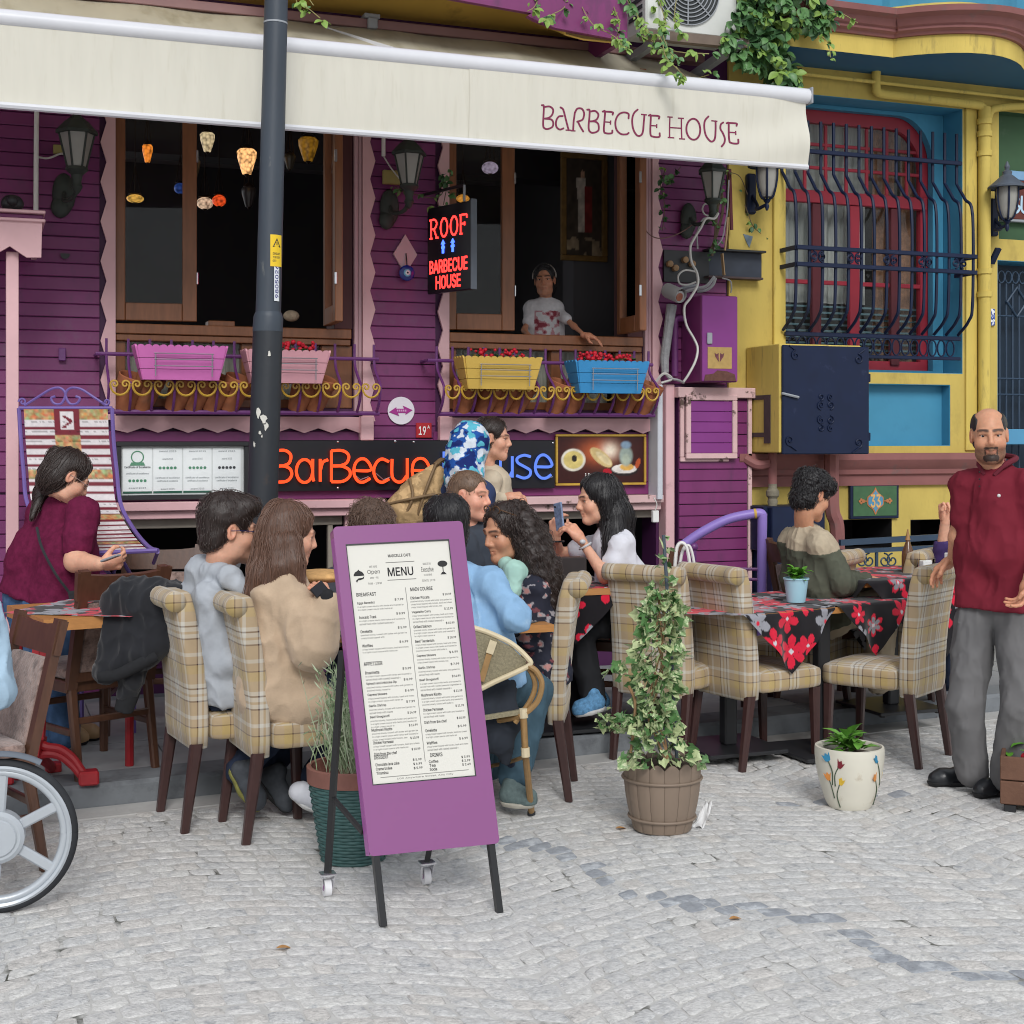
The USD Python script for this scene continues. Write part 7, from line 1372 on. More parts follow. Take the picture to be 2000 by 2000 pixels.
# ---------- head (local: +y face, +x the person's right, z up)
def head_mesh(fem):
 H=Field([(-.10,-.13,-.21),(.10,.13,.14)],.02,.0036);w=.94 if fem else 1.0
 H.ell((0,-.014,.036),(.076,.096,.084),.02).ell((0,.030,-.030),(.060*w,.066,.084),.03)
 H.cone((-.030*w,.030,-.082),(0,.070,-.102),.034*w,.020,.03).cone((.030*w,.030,-.082),(0,.070,-.102),.034*w,.020,.03)
 for s in(-1,1):
  H.ell((s*.040,.060,-.032),(.024,.026,.024),.03).ell((s*.077,-.006,-.004),(.010,.020,.032),.008).ell((s*.083,.0,-.002),(.005,.011,.020),.006,True)
  H.ell((s*.032,.104,.004),(.020,.020,.013),.014,True);H.cone((s*.018,.0865,.0105),(s*.046,.0795,.009),.0042,.004,.006);H.cone((s*.020,.084,-.004),(s*.044,.079,-.003),.0035,.0035,.006)
  H.cone((s*.014,.092,.024),(s*.050,.078,.026),.0085,.007,.018);H.ell((s*.013,.098,-.034),(.009,.010,.008),.008)
 H.cone((0,.090,.020),(0,.113,-.026),.0075,.0115,.014).cone((0,.09,-.045),(0,.092,-.052),.012,.010,.02)
 H.cone((-.019,.087,-.061),(0,.096,-.058),.0055,.0072,.006).cone((.019,.087,-.061),(0,.096,-.058),.0055,.0072,.006);H.cone((-.015,.089,-.071),(0,.094,-.0725),.0065,.008,.007).cone((.015,.089,-.071),(0,.094,-.0725),.0065,.008,.007)
 H.cone((-.02,.097,-.0655),(.02,.097,-.0655),.0022,.0022,.003,True);H.ell((0,.080,-.100),(.02,.018,.016),.02)
 nr=.046 if fem else.056;H.cone((0,-.022,-.05),(0,-.034,-.20),nr,nr*1.08,.03);return H.mesh()
HEADS={0:head_mesh(False),1:head_mesh(True)}
def segd(p,a,b):a,b=np.array(a),np.array(b);ab=b-a;t=np.clip(((p-a)@ab)/(ab@ab),0,1);return np.linalg.norm(p-a-t[:,None]*ab,axis=1)
def face_col(v,skin,brow,lips,beard=None,stubble=0):
 c=np.tile(np.array(skin),(len(v),1));p=v.copy();p[:,0]=np.abs(p[:,0])
 def mixin(m,col):c[:]=c*(1-m[:,None])+np.array(col)*m[:,None]
 red=np.array(skin)*(1.04,.78,.74);mixin(.5*np.exp(-(np.linalg.norm(p-(.042,.07,-.035),axis=1)/.025)**2),red);mixin(.4*np.exp(-(np.linalg.norm(p-(0,.112,-.028),axis=1)/.015)**2),red);mixin(.6*(p[:,0]>.079),red)
 if stubble:
  m=np.clip((-.038-p[:,2])/.02,0,1)*np.clip((p[:,1]-.0)/.03,0,1)*(p[:,2]>-.135);mixin(stubble*m*(.8+.4*meshkit.noise(v*300)),np.array(brow)*1.5)
 if beard is not None:
  m=(segd(p,(0,.097,-.047),(.020,.088,-.052))<.0100)|(segd(p,(.021,.088,-.054),(.022,.080,-.082))<.0068)|(segd(p,(0,.092,-.094),(.016,.080,-.098))<.019)&(p[:,2]<-.080);mixin(m*.92,beard)
 mixin(np.clip(1.5-segd(p,(0,.096,-.060),(.018,.088,-.062))/.006,0,1)*.75,lips);mixin(np.clip(1.5-segd(p,(0,.096,-.072),(.014,.09,-.071))/.0065,0,1)*.75,lips)
 b=np.minimum(segd(p,(.013,.098,.0255),(.032,.095,.0305)),segd(p,(.032,.095,.0305),(.051,.080,.026)));mixin(np.clip(1.6-b/(.0064 if stubble>.4 else.0052),0,1)*.9,brow)
 mixin(np.clip(1.5-segd(p,(.018,.090,.0095),(.046,.082,.008))/.0032,0,1)*.8,np.array(brow)*.8);mixin(.35*np.exp(-(np.linalg.norm((p-(.033,.085,.002))*(1,1,1.6),axis=1)/.013)**2),np.array(skin)*(.62,.5,.48));return c
skinm=vcol('skin',.5,.4,.08,.25,260,.0012);clothes_v=vcol('printed_cloth',.85,.15,bump=.2,bs=260,bd=.001)
eyew=pm('eye_white',lin(178,168,162),.25,.03,9,spec=.4);iris=pm('dark_iris',lin(34,24,20),.15,.1,9,spec=.6)
def strands(parent,v,f,n,steps,step,flow,mat,width=.0026,lift=.004,curl=0.0,seed=0,name='strands'):
 """hairs laid along a hair surface"""
 from scipy.spatial import cKDTree
 r=np.random.default_rng(seed);nr=vnormals(v,f);kd=cKDTree(v);P=v[r.integers(0,len(v),n)]+r.normal(size=(n,3))*.003;out=[P.copy()]
 off=lift*r.uniform(.1,1.6,n)[:,None];side=r.normal(size=(n,3));ph=r.uniform(0,6,n)
 for k in range(steps):
  d,i=kd.query(P);nn=nr[i];g=flow(P);g=g+.25*side;g=g-nn*(g*nn).sum(1,keepdims=True);g/=np.linalg.norm(g,axis=1,keepdims=True)+1e-9
  P=P+g*step;d,i=kd.query(P);P=P-nr[i]*((P-v[i])*nr[i]).sum(1,keepdims=True)+nr[i]*off
  if curl:P=P+curl*np.stack([np.sin(k*1.5+ph),np.cos(k*1.7+ph),np.sin(k*1.1+2*ph)],1)
  out.append(P.copy())
 A=np.stack(out,1);return curves(parent,name,[A[i]for i in range(n)],[np.linspace(width,width*.4,steps+1)]*n,mat)
def hairmat(name,c):return pm(name,c,.42,.35,30,.4,220,.003,.45,stretch=(3,3,.6))
_hl={}
def hair_light(m):
 k=str(m.GetPath())
 if k not in _hl:c=np.array(UsdShade.Shader.Get(stage,k+'/r').GetInput('ramp').Get()).mean(0);_hl[k]=usdkit.material(stage,k+'_strand',{'o':('hair_info',{}),'r':('rgb_ramp',{'ramp':[(0,tuple(c*.9)),(1,tuple(c*1.9))]}),'n':('white_noise_texture',{'dimensions':'1D'}),'p':('principled_bsdf',{'roughness':.35,'specular_ior_level':.5})},[('o.index','n.w'),('n.value','r.fac'),('r.color','p.base_color')],surface='p.BSDF')
 return _hl[k]
class Frame:
 def __init__(s,o,yaw,pitch=0,roll=0,sc=1.0):
  y,p,r=map(math.radians,(yaw,pitch,roll));f=-FWD*math.cos(y)+RGT*math.sin(y);f,u=f*math.cos(p)-EZ*math.sin(p),EZ*math.cos(p)+f*math.sin(p);x=np.cross(f,u)
  x,u=x*math.cos(r)+u*math.sin(r),u*math.cos(r)-x*math.sin(r);s.R=np.stack([x,f,u],1)*sc;s.o=np.asarray(o,float);s.f,s.u,s.x=f,u,x
 def __call__(s,v):return np.asarray(v,float)@s.R.T+s.o
def hair_cap(style):
 C=Field([(-.12,-.16,-.22),(.12,.13,.17)],.01,.005)
 C.ell((0,-.017,.042),(.0805,.1005,.0875)if style in('bald','crop')else(.086,.106,.092),.02)
 if style in('short','crop','bald'):C.ell((0,-.06,-.02),(.074,.055,.075),.03);C.ell((0,.115,-.015),(.085,.078,.108),.014,True);C.ell((0,.045,-.085),(.1,.075,.08),.014,True);C.ell((0,.0,-.115),(.11,.09,.075),.016,True)
 if style=='crop':C.ell((0,.0,-.10),(.11,.1,.075),.016,True)
 if style=='bald':C.ell((0,.02,.14),(.068,.125,.095),.012,True);C.ell((0,.10,.05),(.072,.07,.08),.012,True)
 if style=='full':C.ell((0,-.03,.07),(.092,.105,.088),.03);C.ell((0,.05,.10),(.075,.06,.05),.03);C.ell((0,-.06,-.03),(.078,.06,.08),.03);C.ell((0,.122,-.022),(.092,.082,.105),.016,True);C.ell((0,.045,-.085),(.1,.075,.085),.016,True);C.ell((0,.0,-.115),(.11,.09,.075),.016,True)
 if style=='curly':C.ell((0,-.03,.07),(.098,.112,.09),.03);C.ell((0,-.06,-.03),(.088,.07,.085),.03);C.ell((0,.06,.085),(.075,.05,.05),.03);C.ell((0,.135,-.045),(.09,.08,.11),.02,True);C.ell((0,.04,-.11),(.105,.08,.09),.02,True)
 if style in('long','tied'):C.ell((0,-.05,-.03),(.082,.075,.10),.03);C.ell((0,.118,-.012),(.076,.082,.112),.018,True);C.ell((0,.05,-.12),(.08,.08,.085),.02,True)
 if style=='long':C.cone((-.062,-.015,.0),(-.066,-.03,-.16),.036,.034,.03);C.cone((.062,-.015,.0),(.066,-.03,-.16),.036,.034,.03);C.cone((0,-.06,0),(0,-.07,-.17),.07,.066,.03);C.ell((0,.09,-.05),(.058,.075,.13),.02,True)
 if style!='long':
  for q in(-1,1):C.ell((q*.088,.004,-.006),(.030,.030,.042),.012,True)
 return C.mesh()
CAPS={k:hair_cap(k)for k in('short','crop','bald','full','curly','long','tied')}
def hand(W,d,pn,side,curl=.5,s=1.0,spread=1.0,thumb=.6):
 """wrist W, d towards the knuckles, pn out of the palm, side = towards the thumb; fingers of four lengths closing towards the palm"""
 d=unit(d);pn=unit(pn-d*(pn@d));t=np.cross(d,pn);t=t if t@side>0 else-t
 L=lambda a,b,c:W+(d*a+t*b+pn*c)*s
 pts,bones=[],[]
 bones+=[(L(-.01,0,0),L(.035,0,0),.025,.028),(L(.03,.018,0),L(.085,.028,0),.019,.0145),(L(.03,-.015,0),L(.08,-.026,0),.02,.0145),(L(.04,0,0),L(.088,.008,0),.020,.0145)]
 for i,(b,Ls)in enumerate(((.030,(.038,.024,.019)),(.010,(.043,.028,.020)),(-.010,(.040,.026,.020)),(-.028,(.031,.020,.018)))):
  p=L(.086-.003*abs(i-1),b,0);a=.15+.12*i*curl;r=.0092
  for j,l in enumerate(Ls):
   a+=curl*(.75,.95,.6)[j];q=p+(d*math.cos(a)+pn*math.sin(a)+t*(.06*(1.2-i)*spread))*l*s;bones.append((p,q,r*s,(r-.0009)*s));p,r=q,r-.0009
 p=L(.02,.024,.004);q=L(.052,.050,.012+.02*thumb);bones.append((p,q,.0145*s,.0115*s));q2=q+(d*(.75-.3*thumb)+t*.25+pn*(.2+.6*thumb))*.03*s;bones.append((q,q2,.0112*s,.0098*s));q3=q2+(d*.8+pn*.35*thumb-t*.1)*.024*s;bones.append((q2,q3,.0098*s,.008*s))
 P=np.array([b[0]for b in bones]+[b[1]for b in bones]);H=Field(P,.04,.0042)
 for i,(a,b,ra,rb)in enumerate(bones):H.cone(a,b,ra*(s if i<4 else 1),rb*(s if i<4 else 1),.016 if i<4 else.005)
 return H.mesh()
def cat_(ms):
 V_,F_,k=[],[],0
 for v,f in ms:V_.append(v);F_.append(np.asarray(f)+k);k+=len(v)
 return np.vstack(V_),np.vstack(F_)
def shoe(parent,heel,toe,mat,sole,up=EZ,w=.043,h=.07,name='shoe'):
 heel,toe,up=np.asarray(heel),np.asarray(toe),unit(up);d=unit(toe-heel);up=unit(up-d*(up@d));S=Field([heel,toe],.14,.006);L=np.linalg.norm(toe-heel)
 S.chain([heel+d*.03+up*.05,heel+d*.45*L+up*.045,heel+d*.75*L+up*.036,toe-d*.035+up*.032],[.036,.038,.041,.032],.03).cone(heel+d*.03+up*.05,heel+d*.04+up*(h+.03),.036,.036,.03);S.cut(heel+up*.014,-up)
 v,f=S.mesh();s=part(parent,name,(v,f),mat,smooth=True);B=Field([heel,toe],.14,.006);B.chain([heel+d*.03+up*.03,heel+d*.5*L+up*.03,toe-d*.035+up*.03],[.040,.043,.038],.03);B.cut(heel,-up).cut(heel+up*.024,up)
 part(s,'sole',B.mesh(),sole,smooth=30);return s
def view_yaw(y,o):q=np.asarray(o)-CAM;return y-math.degrees(math.atan2(q@RGT,q@FWD))
def frame_psi(psi):p=math.radians(psi);f=-FWD*math.cos(p)+RGT*math.sin(p);return f,np.cross(f,EZ)
SK1,SK2,SK3=lin(214,164,138),lin(198,146,116),lin(176,124,98)
def person(label,N,P,psi,sw=.175,hw=.10,rt=(.085,.105,.115),arms=(),legs=(),head=None,hair=None,top=None,bottom=None,skin=SK1,brow=(.02,.014,.011),lips=None,beard=None,stubble=0,sleeve=1.0,hem=None,amp=.007,seed=0,extra=None,ra=(.058,.046,.036),rl=(.085,.062,.048),topv=None,neckline=.0,sd=.082):
 """N neck base, P pelvis, psi where the trunk faces; arms: (shoulder or None, elbow, wrist, hand kwargs or None); legs: (hip or None, knee, ankle)"""
 N,P=np.asarray(N),np.asarray(P);o=thing('person',label,'person',loc=(P[0],P[1],KH));f,R=frame_psi(view_yaw(psi,P));up=unit(N-P)
 sh=[N-EZ*sd+R*sw*s for s in(1,-1)];hp=[P+R*hw*s for s in(1,-1)];sk=[];A=[]
 for k,a in enumerate(arms):
  s0=a[0]if a[0]is not None else sh[k];A.append((np.asarray(s0),np.asarray(a[1]),np.asarray(a[2]),a[3]if len(a)>3 else None))
 pts=[N+EZ*.05,P-EZ*.05]+[q for a in A for q in a[:3]]+[np.asarray(q)for l in legs for q in l[1:]]
 B=Field(pts,.16,.010);r0,r1,r2=rt;m=.036
 mid=(N-EZ*.06)*.45+P*.55
 for s in(0,1):B.cone(sh[s],mid+R*(hw*.9)*(1-2*s),.05,r1-m,.05)
 B.cone(N-EZ*.08,P,r0-.02,r2-m,.05)
 for s0,e,w,hk in A:B.cone(s0,e,ra[0]-.012,ra[1]-.008,.02).cone(e,w,ra[1]-.008,ra[2]-.010,.02)
 for k,l in enumerate(legs):h0=l[0]if l[0]is not None else hp[k];B.cone(h0,l[1],rl[0]-.02,rl[1]-.018,.02).cone(l[1],l[2],rl[1]-.018,.036,.02)
 bv,bf=B.mesh();cols=[np.tile(np.array(skin),(len(bv),1))];sk.append((bv,bf))
 for s0,e,w,hk in A:
  if hk is not None:hv,hf=hand(w,**hk);sk.append((hv,hf));cols.append(np.tile(np.array(skin)*(1.02,.95,.93),(len(hv),1)))
 F_=None
 if head is not None:
  hc,yaw,pitch,roll,sc,fem=head;F_=Frame(hc,view_yaw(yaw,hc),pitch,roll,sc);hv,hf=HEADS[fem];lp=lips if lips is not None else(np.array(skin)*(.86,.55,.55));cols.append(face_col(hv,skin,brow,lp,beard,stubble));tv=F_(hv);zn=np.clip((-.10-hv[:,2])/.10,0,1)[:,None];root=N-EZ*.03;base=F_((0,-.034,-.20));tv=tv+(root-base)*zn**1.5;sk.append((tv,hf))
 bv,bf=cat_(sk);part(o,'body',(bv,bf),skinm,smooth=True,col=np.vstack(cols))
 if F_ is not None:
  for s in(-1,1):
   e=part(o,'eye',sphere((0,0,0),.0122*head[4],2).apply_translation(F_((s*.032,.0745,.0035))),eyew);part(e,'iris',sphere((0,0,0),.0074*head[4],1).apply_translation(F_((s*.0318,.0807,.0030))),iris)
 if top is not None:
  T=Field([N+EZ*.04,P]+[q for a in A for q in a[:3]]+([hem]if hem is not None else[]),.22,.0095)
  for s in(0,1):
   T.cone(sh[s]-EZ*.01,mid+R*(hw*.95)*(1-2*s),.052,r1,.05).cone(mid+R*(hw*.9)*(1-2*s),hp[s],r1,r2,.05);T.cone(N-EZ*.03,sh[s],.046,.050,.04)
  T.cone(N-EZ*.10+f*.02,mid+f*.02,r0+.015,r1+.01,.05)
  for s0,e,w,hk in A:
   if sleeve>1:q=e+(w-e)*min(sleeve-1,1.0);T.cone(s0,e,ra[0]+.003,ra[1]+.004,.03).cone(e,q,ra[1]+.004,(ra[1]+(ra[2]-ra[1])*(sleeve-1))+.006,.025)
   else:q=s0+(e-s0)*sleeve;T.cone(s0,q,ra[0]+.002,ra[1]+.010,.03);
   if sleeve<=1:T.cut(q,e-s0)if False else None
  if hem is not None:T.cone(P,hem,r2,r2+.01,.05);T.cut(hem,hem-N)
  else:T.cut(P-up*.07,-up)
  neck=N+EZ*(.035+neckline);T.cut(neck+EZ*0,EZ+f*.25)
  if extra:extra(T,sh,hp,f,R)
  v,g=T.mesh();v=crease(v,g,amp,(13,13,7),seed);v,g=trimesh.remesh.subdivide(v,g)if topv is not None else(v,g);part(o,'top',(v,g),top,smooth=True,col=None if topv is None else topv(v,N,P,f,R))
 if bottom is not None and legs:
  Q=Field([P]+[np.asarray(q)for l in legs for q in l[1:]]+hp,.2,.0115)
  for k,l in enumerate(legs):h0=np.asarray(l[0])if l[0]is not None else hp[k];Q.cone(h0,l[1],rl[0]+.012,rl[1]+.008,.02).cone(l[1],l[2],rl[1]+.008,rl[2]+.008,.02)
  Q.cone(hp[0],hp[1],r2-.028,r2-.028,.04);Q.cone(P,P+up*.05,r2-.03,r2-.035,.04)
  v,g=Q.mesh();v=crease(v,g,amp*1.1,(17,17,5),seed+9);part(o,'trousers',(v,g),bottom,smooth=True)
 if hair is not None and F_ is not None:
  style,hm,locks,opt=hair;cv,cf=CAPS[style];n=vnormals(cv,cf);g={'curly':.011,'long':.003,'tied':.002,'full':.006,'bald':.0012}.get(style,.0025)
  fr=75 if style=='curly' else 50;cv=cv+n*(g*(2*meshkit.fbm(cv*np.array((fr,fr*(.35 if style!='curly' else 1),fr*(.35 if style!='curly' else 1))),3,seed)-1))[:,None];hv=F_(cv);hf=cf
  if locks:
   LF=Field([p for l in locks for p in l[0]],.14,.008)
   for ps,rs in locks:LF.chain([np.asarray(p)for p in ps],rs,.03)
   lv_,lf_=LF.mesh();ln=vnormals(lv_,lf_);wv=opt.get('wave',.004);lv_=lv_+ln*(wv*(2*meshkit.fbm(lv_*np.array(opt.get('lf',(60,60,9))),3,seed+5)-1))[:,None];hv,hf=cat_([(hv,hf),(lv_,lf_)])
  ho=part(o,'hair',(hv,hf),hm,smooth=True);crown=F_((0,-.05,.12));back=-F_.f
  def flow(p):d=p-crown;d=d/(np.linalg.norm(d,axis=1,keepdims=True)+1e-6);return d+np.array(opt.get('pull',(0,0,-.9)))
  if style!='bald':strands(o,hv,hf,opt.get('n',500),opt.get('steps',5),opt.get('step',.012),flow,hair_light(hm),opt.get('w',.0028),opt.get('lift',.0045),opt.get('curl',0.0),seed,'hair_strands')
 o_={'o':o,'F':F_,'sh':sh,'f':f,'R':R};return o_
def glasses(q,mat,lens=None):
 F_=q['F'];t=[tube([F_(p)for p in[(s*.032+.021*math.cos(a),.1005-.10*(.021*math.cos(a)*s)**2*30*0-abs(s*.032+.021*math.cos(a))*.10,.003+.016*math.sin(a))for a in np.linspace(0,2*PI,17)]],.0016,5,False)for s in(-1,1)]+[tube([F_((s*.053,.094,.006)),F_((s*.078,.03,.006)),F_((s*.080,-.01,.002))],.0018,5)for s in(-1,1)]+[tube([F_((-.011,.10,.007)),F_((.011,.10,.007))],.0016,5)]
 part(q['o'],'glasses',t,mat,smooth=60)
D_=atD
denim=pm('blue_denim',lin(66,92,126),.85,.22,18,.5,220,.002,.15,dirt=lin(104,130,160),dirt_at=(.56,.8),ds=7);dkdenim=pm('dark_denim',lin(40,48,66),.85,.2,18,.5,220,.002,.15);teal_d=pm('teal_denim',lin(68,92,106),.85,.2,14,.5,220,.002,.15)
wsole=pm('white_sole',lin(206,206,204),.6,.06,12);bsole=pm('black_sole',lin(30,30,32),.6,.1,12)
brown_h,dark_h,black_h,lbrown_h=hairmat('brown_hair',lin(86,62,50)),hairmat('dark_brown_hair',lin(44,34,31)),hairmat('black_hair',lin(27,25,27)),hairmat('light_brown_hair',lin(104,82,66))
HK=lambda d,pn,side,**k:dict(d=d,pn=pn,side=side,**k)
def polo(T,sh,hp,f,R):n=(sh[0]+sh[1])/2+EZ*.055;T.cone(n+f*.10+EZ*.05,n+f*.13-EZ*.045,.036,.012,.015,True)
man=person('man in maroon polo shirt and grey trousers standing with a hand on a chair',D_(1950,912,6.5),D_(1946,1190,6.5),-24,.172,.09,(.085,.098,.104),arms=((D_(1894,945,6.56),D_(1871,1050,6.62),D_(1862,1092,6.70),HK(RGT*-.55+FWD*.45-EZ*.55,-EZ-RGT*.2,-FWD,curl=.35)),(D_(2012,944,6.40),D_(2036,1062,6.35),D_(2010,1132,6.2),HK(-EZ-RGT*.3,-RGT-FWD*.1,-FWD,curl=.55))),legs=((D_(1908,1215,6.55),D_(1886,1375,6.50),D_(1898,1508,6.52)),(D_(1986,1215,6.45),D_(1990,1375,6.35),D_(1966,1520,6.42))),head=(D_(1932,850,6.46),4,4,-2,1.0,0),hair=('bald',hairmat('black_cropped_hair',lin(38,34,34)),None,{}),top=pm('maroon_pique',lin(116,36,50),.85,.1,9,.5,300,.0015,.15),bottom=pm('grey_trouser_cloth',lin(104,103,104),.85,.1,6,.25,200,.001,.15),skin=SK2,brow=lin(34,26,24),beard=lin(40,32,30),stubble=.6,sleeve=.62,hem=D_(1945,1188,6.5),amp=.010,seed=3,ra=(.062,.05,.038),rl=(.084,.070,.062),extra=polo)
blk=pm('black_leather',lin(30,32,36),.35,.12,12,.3,90,.002,.5)
shoe(man['o'],atZ(1925,1532,.0)+EZ*.0,atZ(1812,1536,.0),blk,bsole);shoe(man['o'],atZ(1990,1545,0),atZ(1904,1560,0),blk,bsole)
mf,mR,mN=man['f'],man['R'],D_(1950,912,6.5);part(man['o'],'collar',[tube(smooth_path([mN+mf*.092+mR*s*.022-EZ*.035,mN+mf*.065+mR*s*.062+EZ*.012,mN-mf*.02+mR*s*.074+EZ*.04,mN-mf*.075+EZ*.05],4),[.009]*4+[.013]*9,8)for s in(-1,1)],pm('maroon_collar',lin(100,28,44),.85,.1,9));cch=D_(1918,960,6.36);part(man['o'],'chest_badge',sphere(D_(1951,968,6.345),.008,1),wsole);part(man['o'],'button',[sphere(D_(1912+1,922+k*14,6.37),.004,1)for k in range(3)],bsole)
w1=person('woman in maroon blouse with long ponytail, standing to read the price list',D_(124,972,6.95),D_(88,1165,6.95),128,.165,.125,(.105,.135,.145),arms=((D_(160,1000,6.82),D_(148,1096,6.72),D_(196,1102,6.62),HK(RGT*.9+FWD*.3+EZ*.1,EZ*.3+FWD*.6,EZ,curl=.8)),(None,D_(90,1090,7.25),D_(165,1100,7.2),None)),legs=((D_(98,1190,6.9),D_(112,1310,6.92),D_(128,1432,6.94)),(D_(68,1190,7.02),D_(82,1310,7.05),D_(108,1430,7.1))),head=(D_(132,930,6.88),104,34,0,1.0,1),hair=('tied',dark_h,[([D_(108,893,6.92),D_(92,920,6.98),D_(82,965,6.95),D_(62,1012,6.88)],[.040,.036,.032,.012]),([D_(125,885,6.9),D_(112,892,6.92)],[.03,.04])],{'pull':(-.5,0,-.6),'n':900,'steps':8}),top=pm('maroon_lace',lin(98,26,58),.85,.25,34,.7,90,.003,.15),bottom=denim,skin=SK1,sleeve=.72,hem=D_(85,1172,6.95),amp=.008,seed=5,ra=(.075,.06,.042),rl=(.12,.085,.062))
glasses(w1,pm('pale_glasses_frame',lin(150,130,124),.3,.1,9));tan_s=pm('tan_shoe',lin(176,142,104),.5,.12,12)
shoe(w1['o'],atZ(100,1453,KH),atZ(172,1455,KH),tan_s,bsole);shoe(w1['o'],atZ(125,1446,KH),atZ(197,1446,KH),tan_s,bsole)
ph_=thing('mobile_phone','grey phone in the hand of the woman reading the price list','phone');part(ph_,'case',obox(D_(200,1096,6.56),D_(232,1084,6.52),.035,.010,EZ,.003),greym)
bag=thing('shoulder_bag','small black shoulder bag hanging at the hip of the price list reader','bag');part(bag,'pouch',trimesh.convex.convex_hull(np.array([D_(132,1155,6.66),D_(176,1150,6.66),D_(182,1190,6.66),D_(140,1196,6.66),D_(136,1155,6.72),D_(172,1152,6.72),D_(178,1190,6.73),D_(142,1195,6.73)])),blk);part(bag,'strap',tube(smooth_path([D_(72,1030,6.74),D_(82,1070,6.70),D_(108,1120,6.68),D_(136,1158,6.68)],5),.007,6),blk)
def hood(T,sh,hp,f,R):T.cone(D_(396,1110,6.02),D_(446,1126,5.88),.056,.046,.015).cone(D_(396,1110,6.02),D_(445,1098,6.15),.05,.042,.02).cone(D_(446,1126,5.88),D_(476,1150,5.86),.042,.03,.015).cone(D_(385,1118,6.05),D_(425,1140,5.95),.05,.05,.03).cone(D_(372,1180,6.08),D_(405,1150,6.05),.09,.07,.05)
m2=person('man in pale grey hooded sweatshirt with glasses, seated facing right',D_(428,1118,6.05),D_(450,1335,6.10),78,.17,.10,(.10,.125,.13),arms=((D_(412,1170,5.92),D_(440,1290,5.9),D_(545,1280,5.98),None),(None,D_(500,1270,6.35),D_(590,1250,6.3),None)),legs=((None,D_(610,1350,6.05),D_(470,1505,6.02)),(None,D_(620,1345,6.25),D_(515,1510,6.2))),head=(D_(450,1036,5.98),98,6,0,1.04,0),hair=('full',dark_h,None,{'n':700,'steps':3,'lift':.006}),top=pm('grey_marl_jersey',lin(168,173,180),.9,.12,14,.4,200,.002,.1),bottom=dkdenim,skin=SK1,stubble=.25,brow=lin(44,32,28),sleeve=2.0,hem=D_(432,1355,6.1),amp=.012,seed=8,extra=hood,ra=(.07,.06,.045),rl=(.085,.066,.056),neckline=.02)
glasses(m2,pm('navy_glasses_frame',lin(40,46,92),.3,.1,9));cv1=pm('dark_grey_canvas',lin(66,70,76),.8,.25,40)
shoe(m2['o'],D_(448,1502,6.0),D_(500,1588,5.98),cv1,pm('yellow_green_sole',lin(120,118,60),.6,.2,20),up=EZ*.4-FWD*.3+RGT*.6);shoe(m2['o'],D_(505,1520,6.15),D_(560,1592,6.1),cv1,bsole,up=EZ*.5-FWD*.2+RGT*.5)
def cardi(T,sh,hp,f,R):T.cone(D_(560,1150,5.80),D_(612,1268,5.72),.085,.085,.04).cone(D_(612,1268,5.72),D_(640,1188,5.74),.075,.045,.03).cone(D_(520,1200,5.9),D_(590,1370,5.85),.13,.12,.06).cone(D_(560,1372,5.84),D_(625,1372,5.80),.10,.075,.05)
w2=person('woman in beige knitted cardigan with long brown hair, seated facing right',D_(540,1118,5.92),D_(540,1345,5.92),76,.155,.10,(.09,.12,.135),arms=((D_(560,1155,5.80),D_(612,1268,5.72),D_(640,1182,5.74),HK(EZ*.8-RGT*.4+FWD*.3,-RGT*.6+FWD*.5,FWD,curl=.8)),(None,D_(640,1240,6.15),D_(648,1180,6.1),None)),legs=((None,D_(700,1360,5.9),D_(618,1520,6.05)),(None,D_(705,1365,6.05),D_(650,1520,6.2))),head=(D_(566,1042,5.88),104,14,0,1.0,1),hair=('long',brown_h,[([D_(548,1010,5.9),D_(530,1075,5.86),D_(512,1125,5.80),D_(478,1172,5.76)],[.075,.072,.052,.012]),([D_(566,1060,5.80),D_(572,1100,5.78),D_(592,1150,5.76)],[.05,.042,.012]),([D_(540,1060,5.82),D_(545,1110,5.78),D_(520,1160,5.75)],[.06,.05,.015])],{'n':1300,'steps':10,'pull':(0,0,-1.6),'step':.014}),top=pm('beige_knit',lin(184,162,138),.95,.1,12,.6,150,.003,.1,sheen=.2),bottom=dkdenim,skin=SK1,brow=lin(70,50,40),sleeve=2.0,hem=D_(545,1385,5.92),amp=.012,seed=11,extra=cardi,ra=(.07,.062,.045),rl=(.08,.062,.05))
part(w2['o'],'earring',sphere(w2['F']((.083,.0,-.036)),.004,1),steel);part(w2['o'],'wrist_warmer',Field([D_(640,1190,5.74),D_(634,1166,5.74)],.08,.006).cone(D_(641,1190,5.74),D_(637,1170,5.74),.046,.042,.02).mesh(),pm('black_knit',lin(32,32,34),.95,.2,40),smooth=True)
shoe(w2['o'],D_(632,1588,6.0),D_(560,1548,5.96),pm('white_canvas',lin(206,208,216),.8,.06,30),wsole,up=EZ*.75-FWD*.4+RGT*.4)
ph2=thing('mobile_phone','dark phone held by the woman in the beige cardigan','phone');part(ph2,'case',obox(D_(612,1160,5.7),D_(634,1142,5.74),.045,.010,FWD,.003),blackp)
person('person with curly brown hair whose head shows above the menu stand',D_(722,1100,6.75),D_(722,1290,6.8),10,.17,.1,arms=((None,D_(650,1200,6.6),D_(690,1190,6.45),None),(None,D_(800,1200,6.6),D_(750,1190,6.45),None)),legs=((None,D_(690,1330,6.4),D_(690,1500,6.5)),(None,D_(760,1330,6.4),D_(760,1500,6.5))),head=(D_(726,1042,6.72),20,20,0,.98,0),hair=('curly',pm('curly_brown_hair',lin(84,66,56),.6,.4,60,.6,120,.006),None,{'n':700,'curl':.005,'steps':5,'lift':.008}),top=pm('dark_jersey',lin(60,62,70),.9,.1,12),bottom=dkdenim,sleeve=2.0,seed=14)
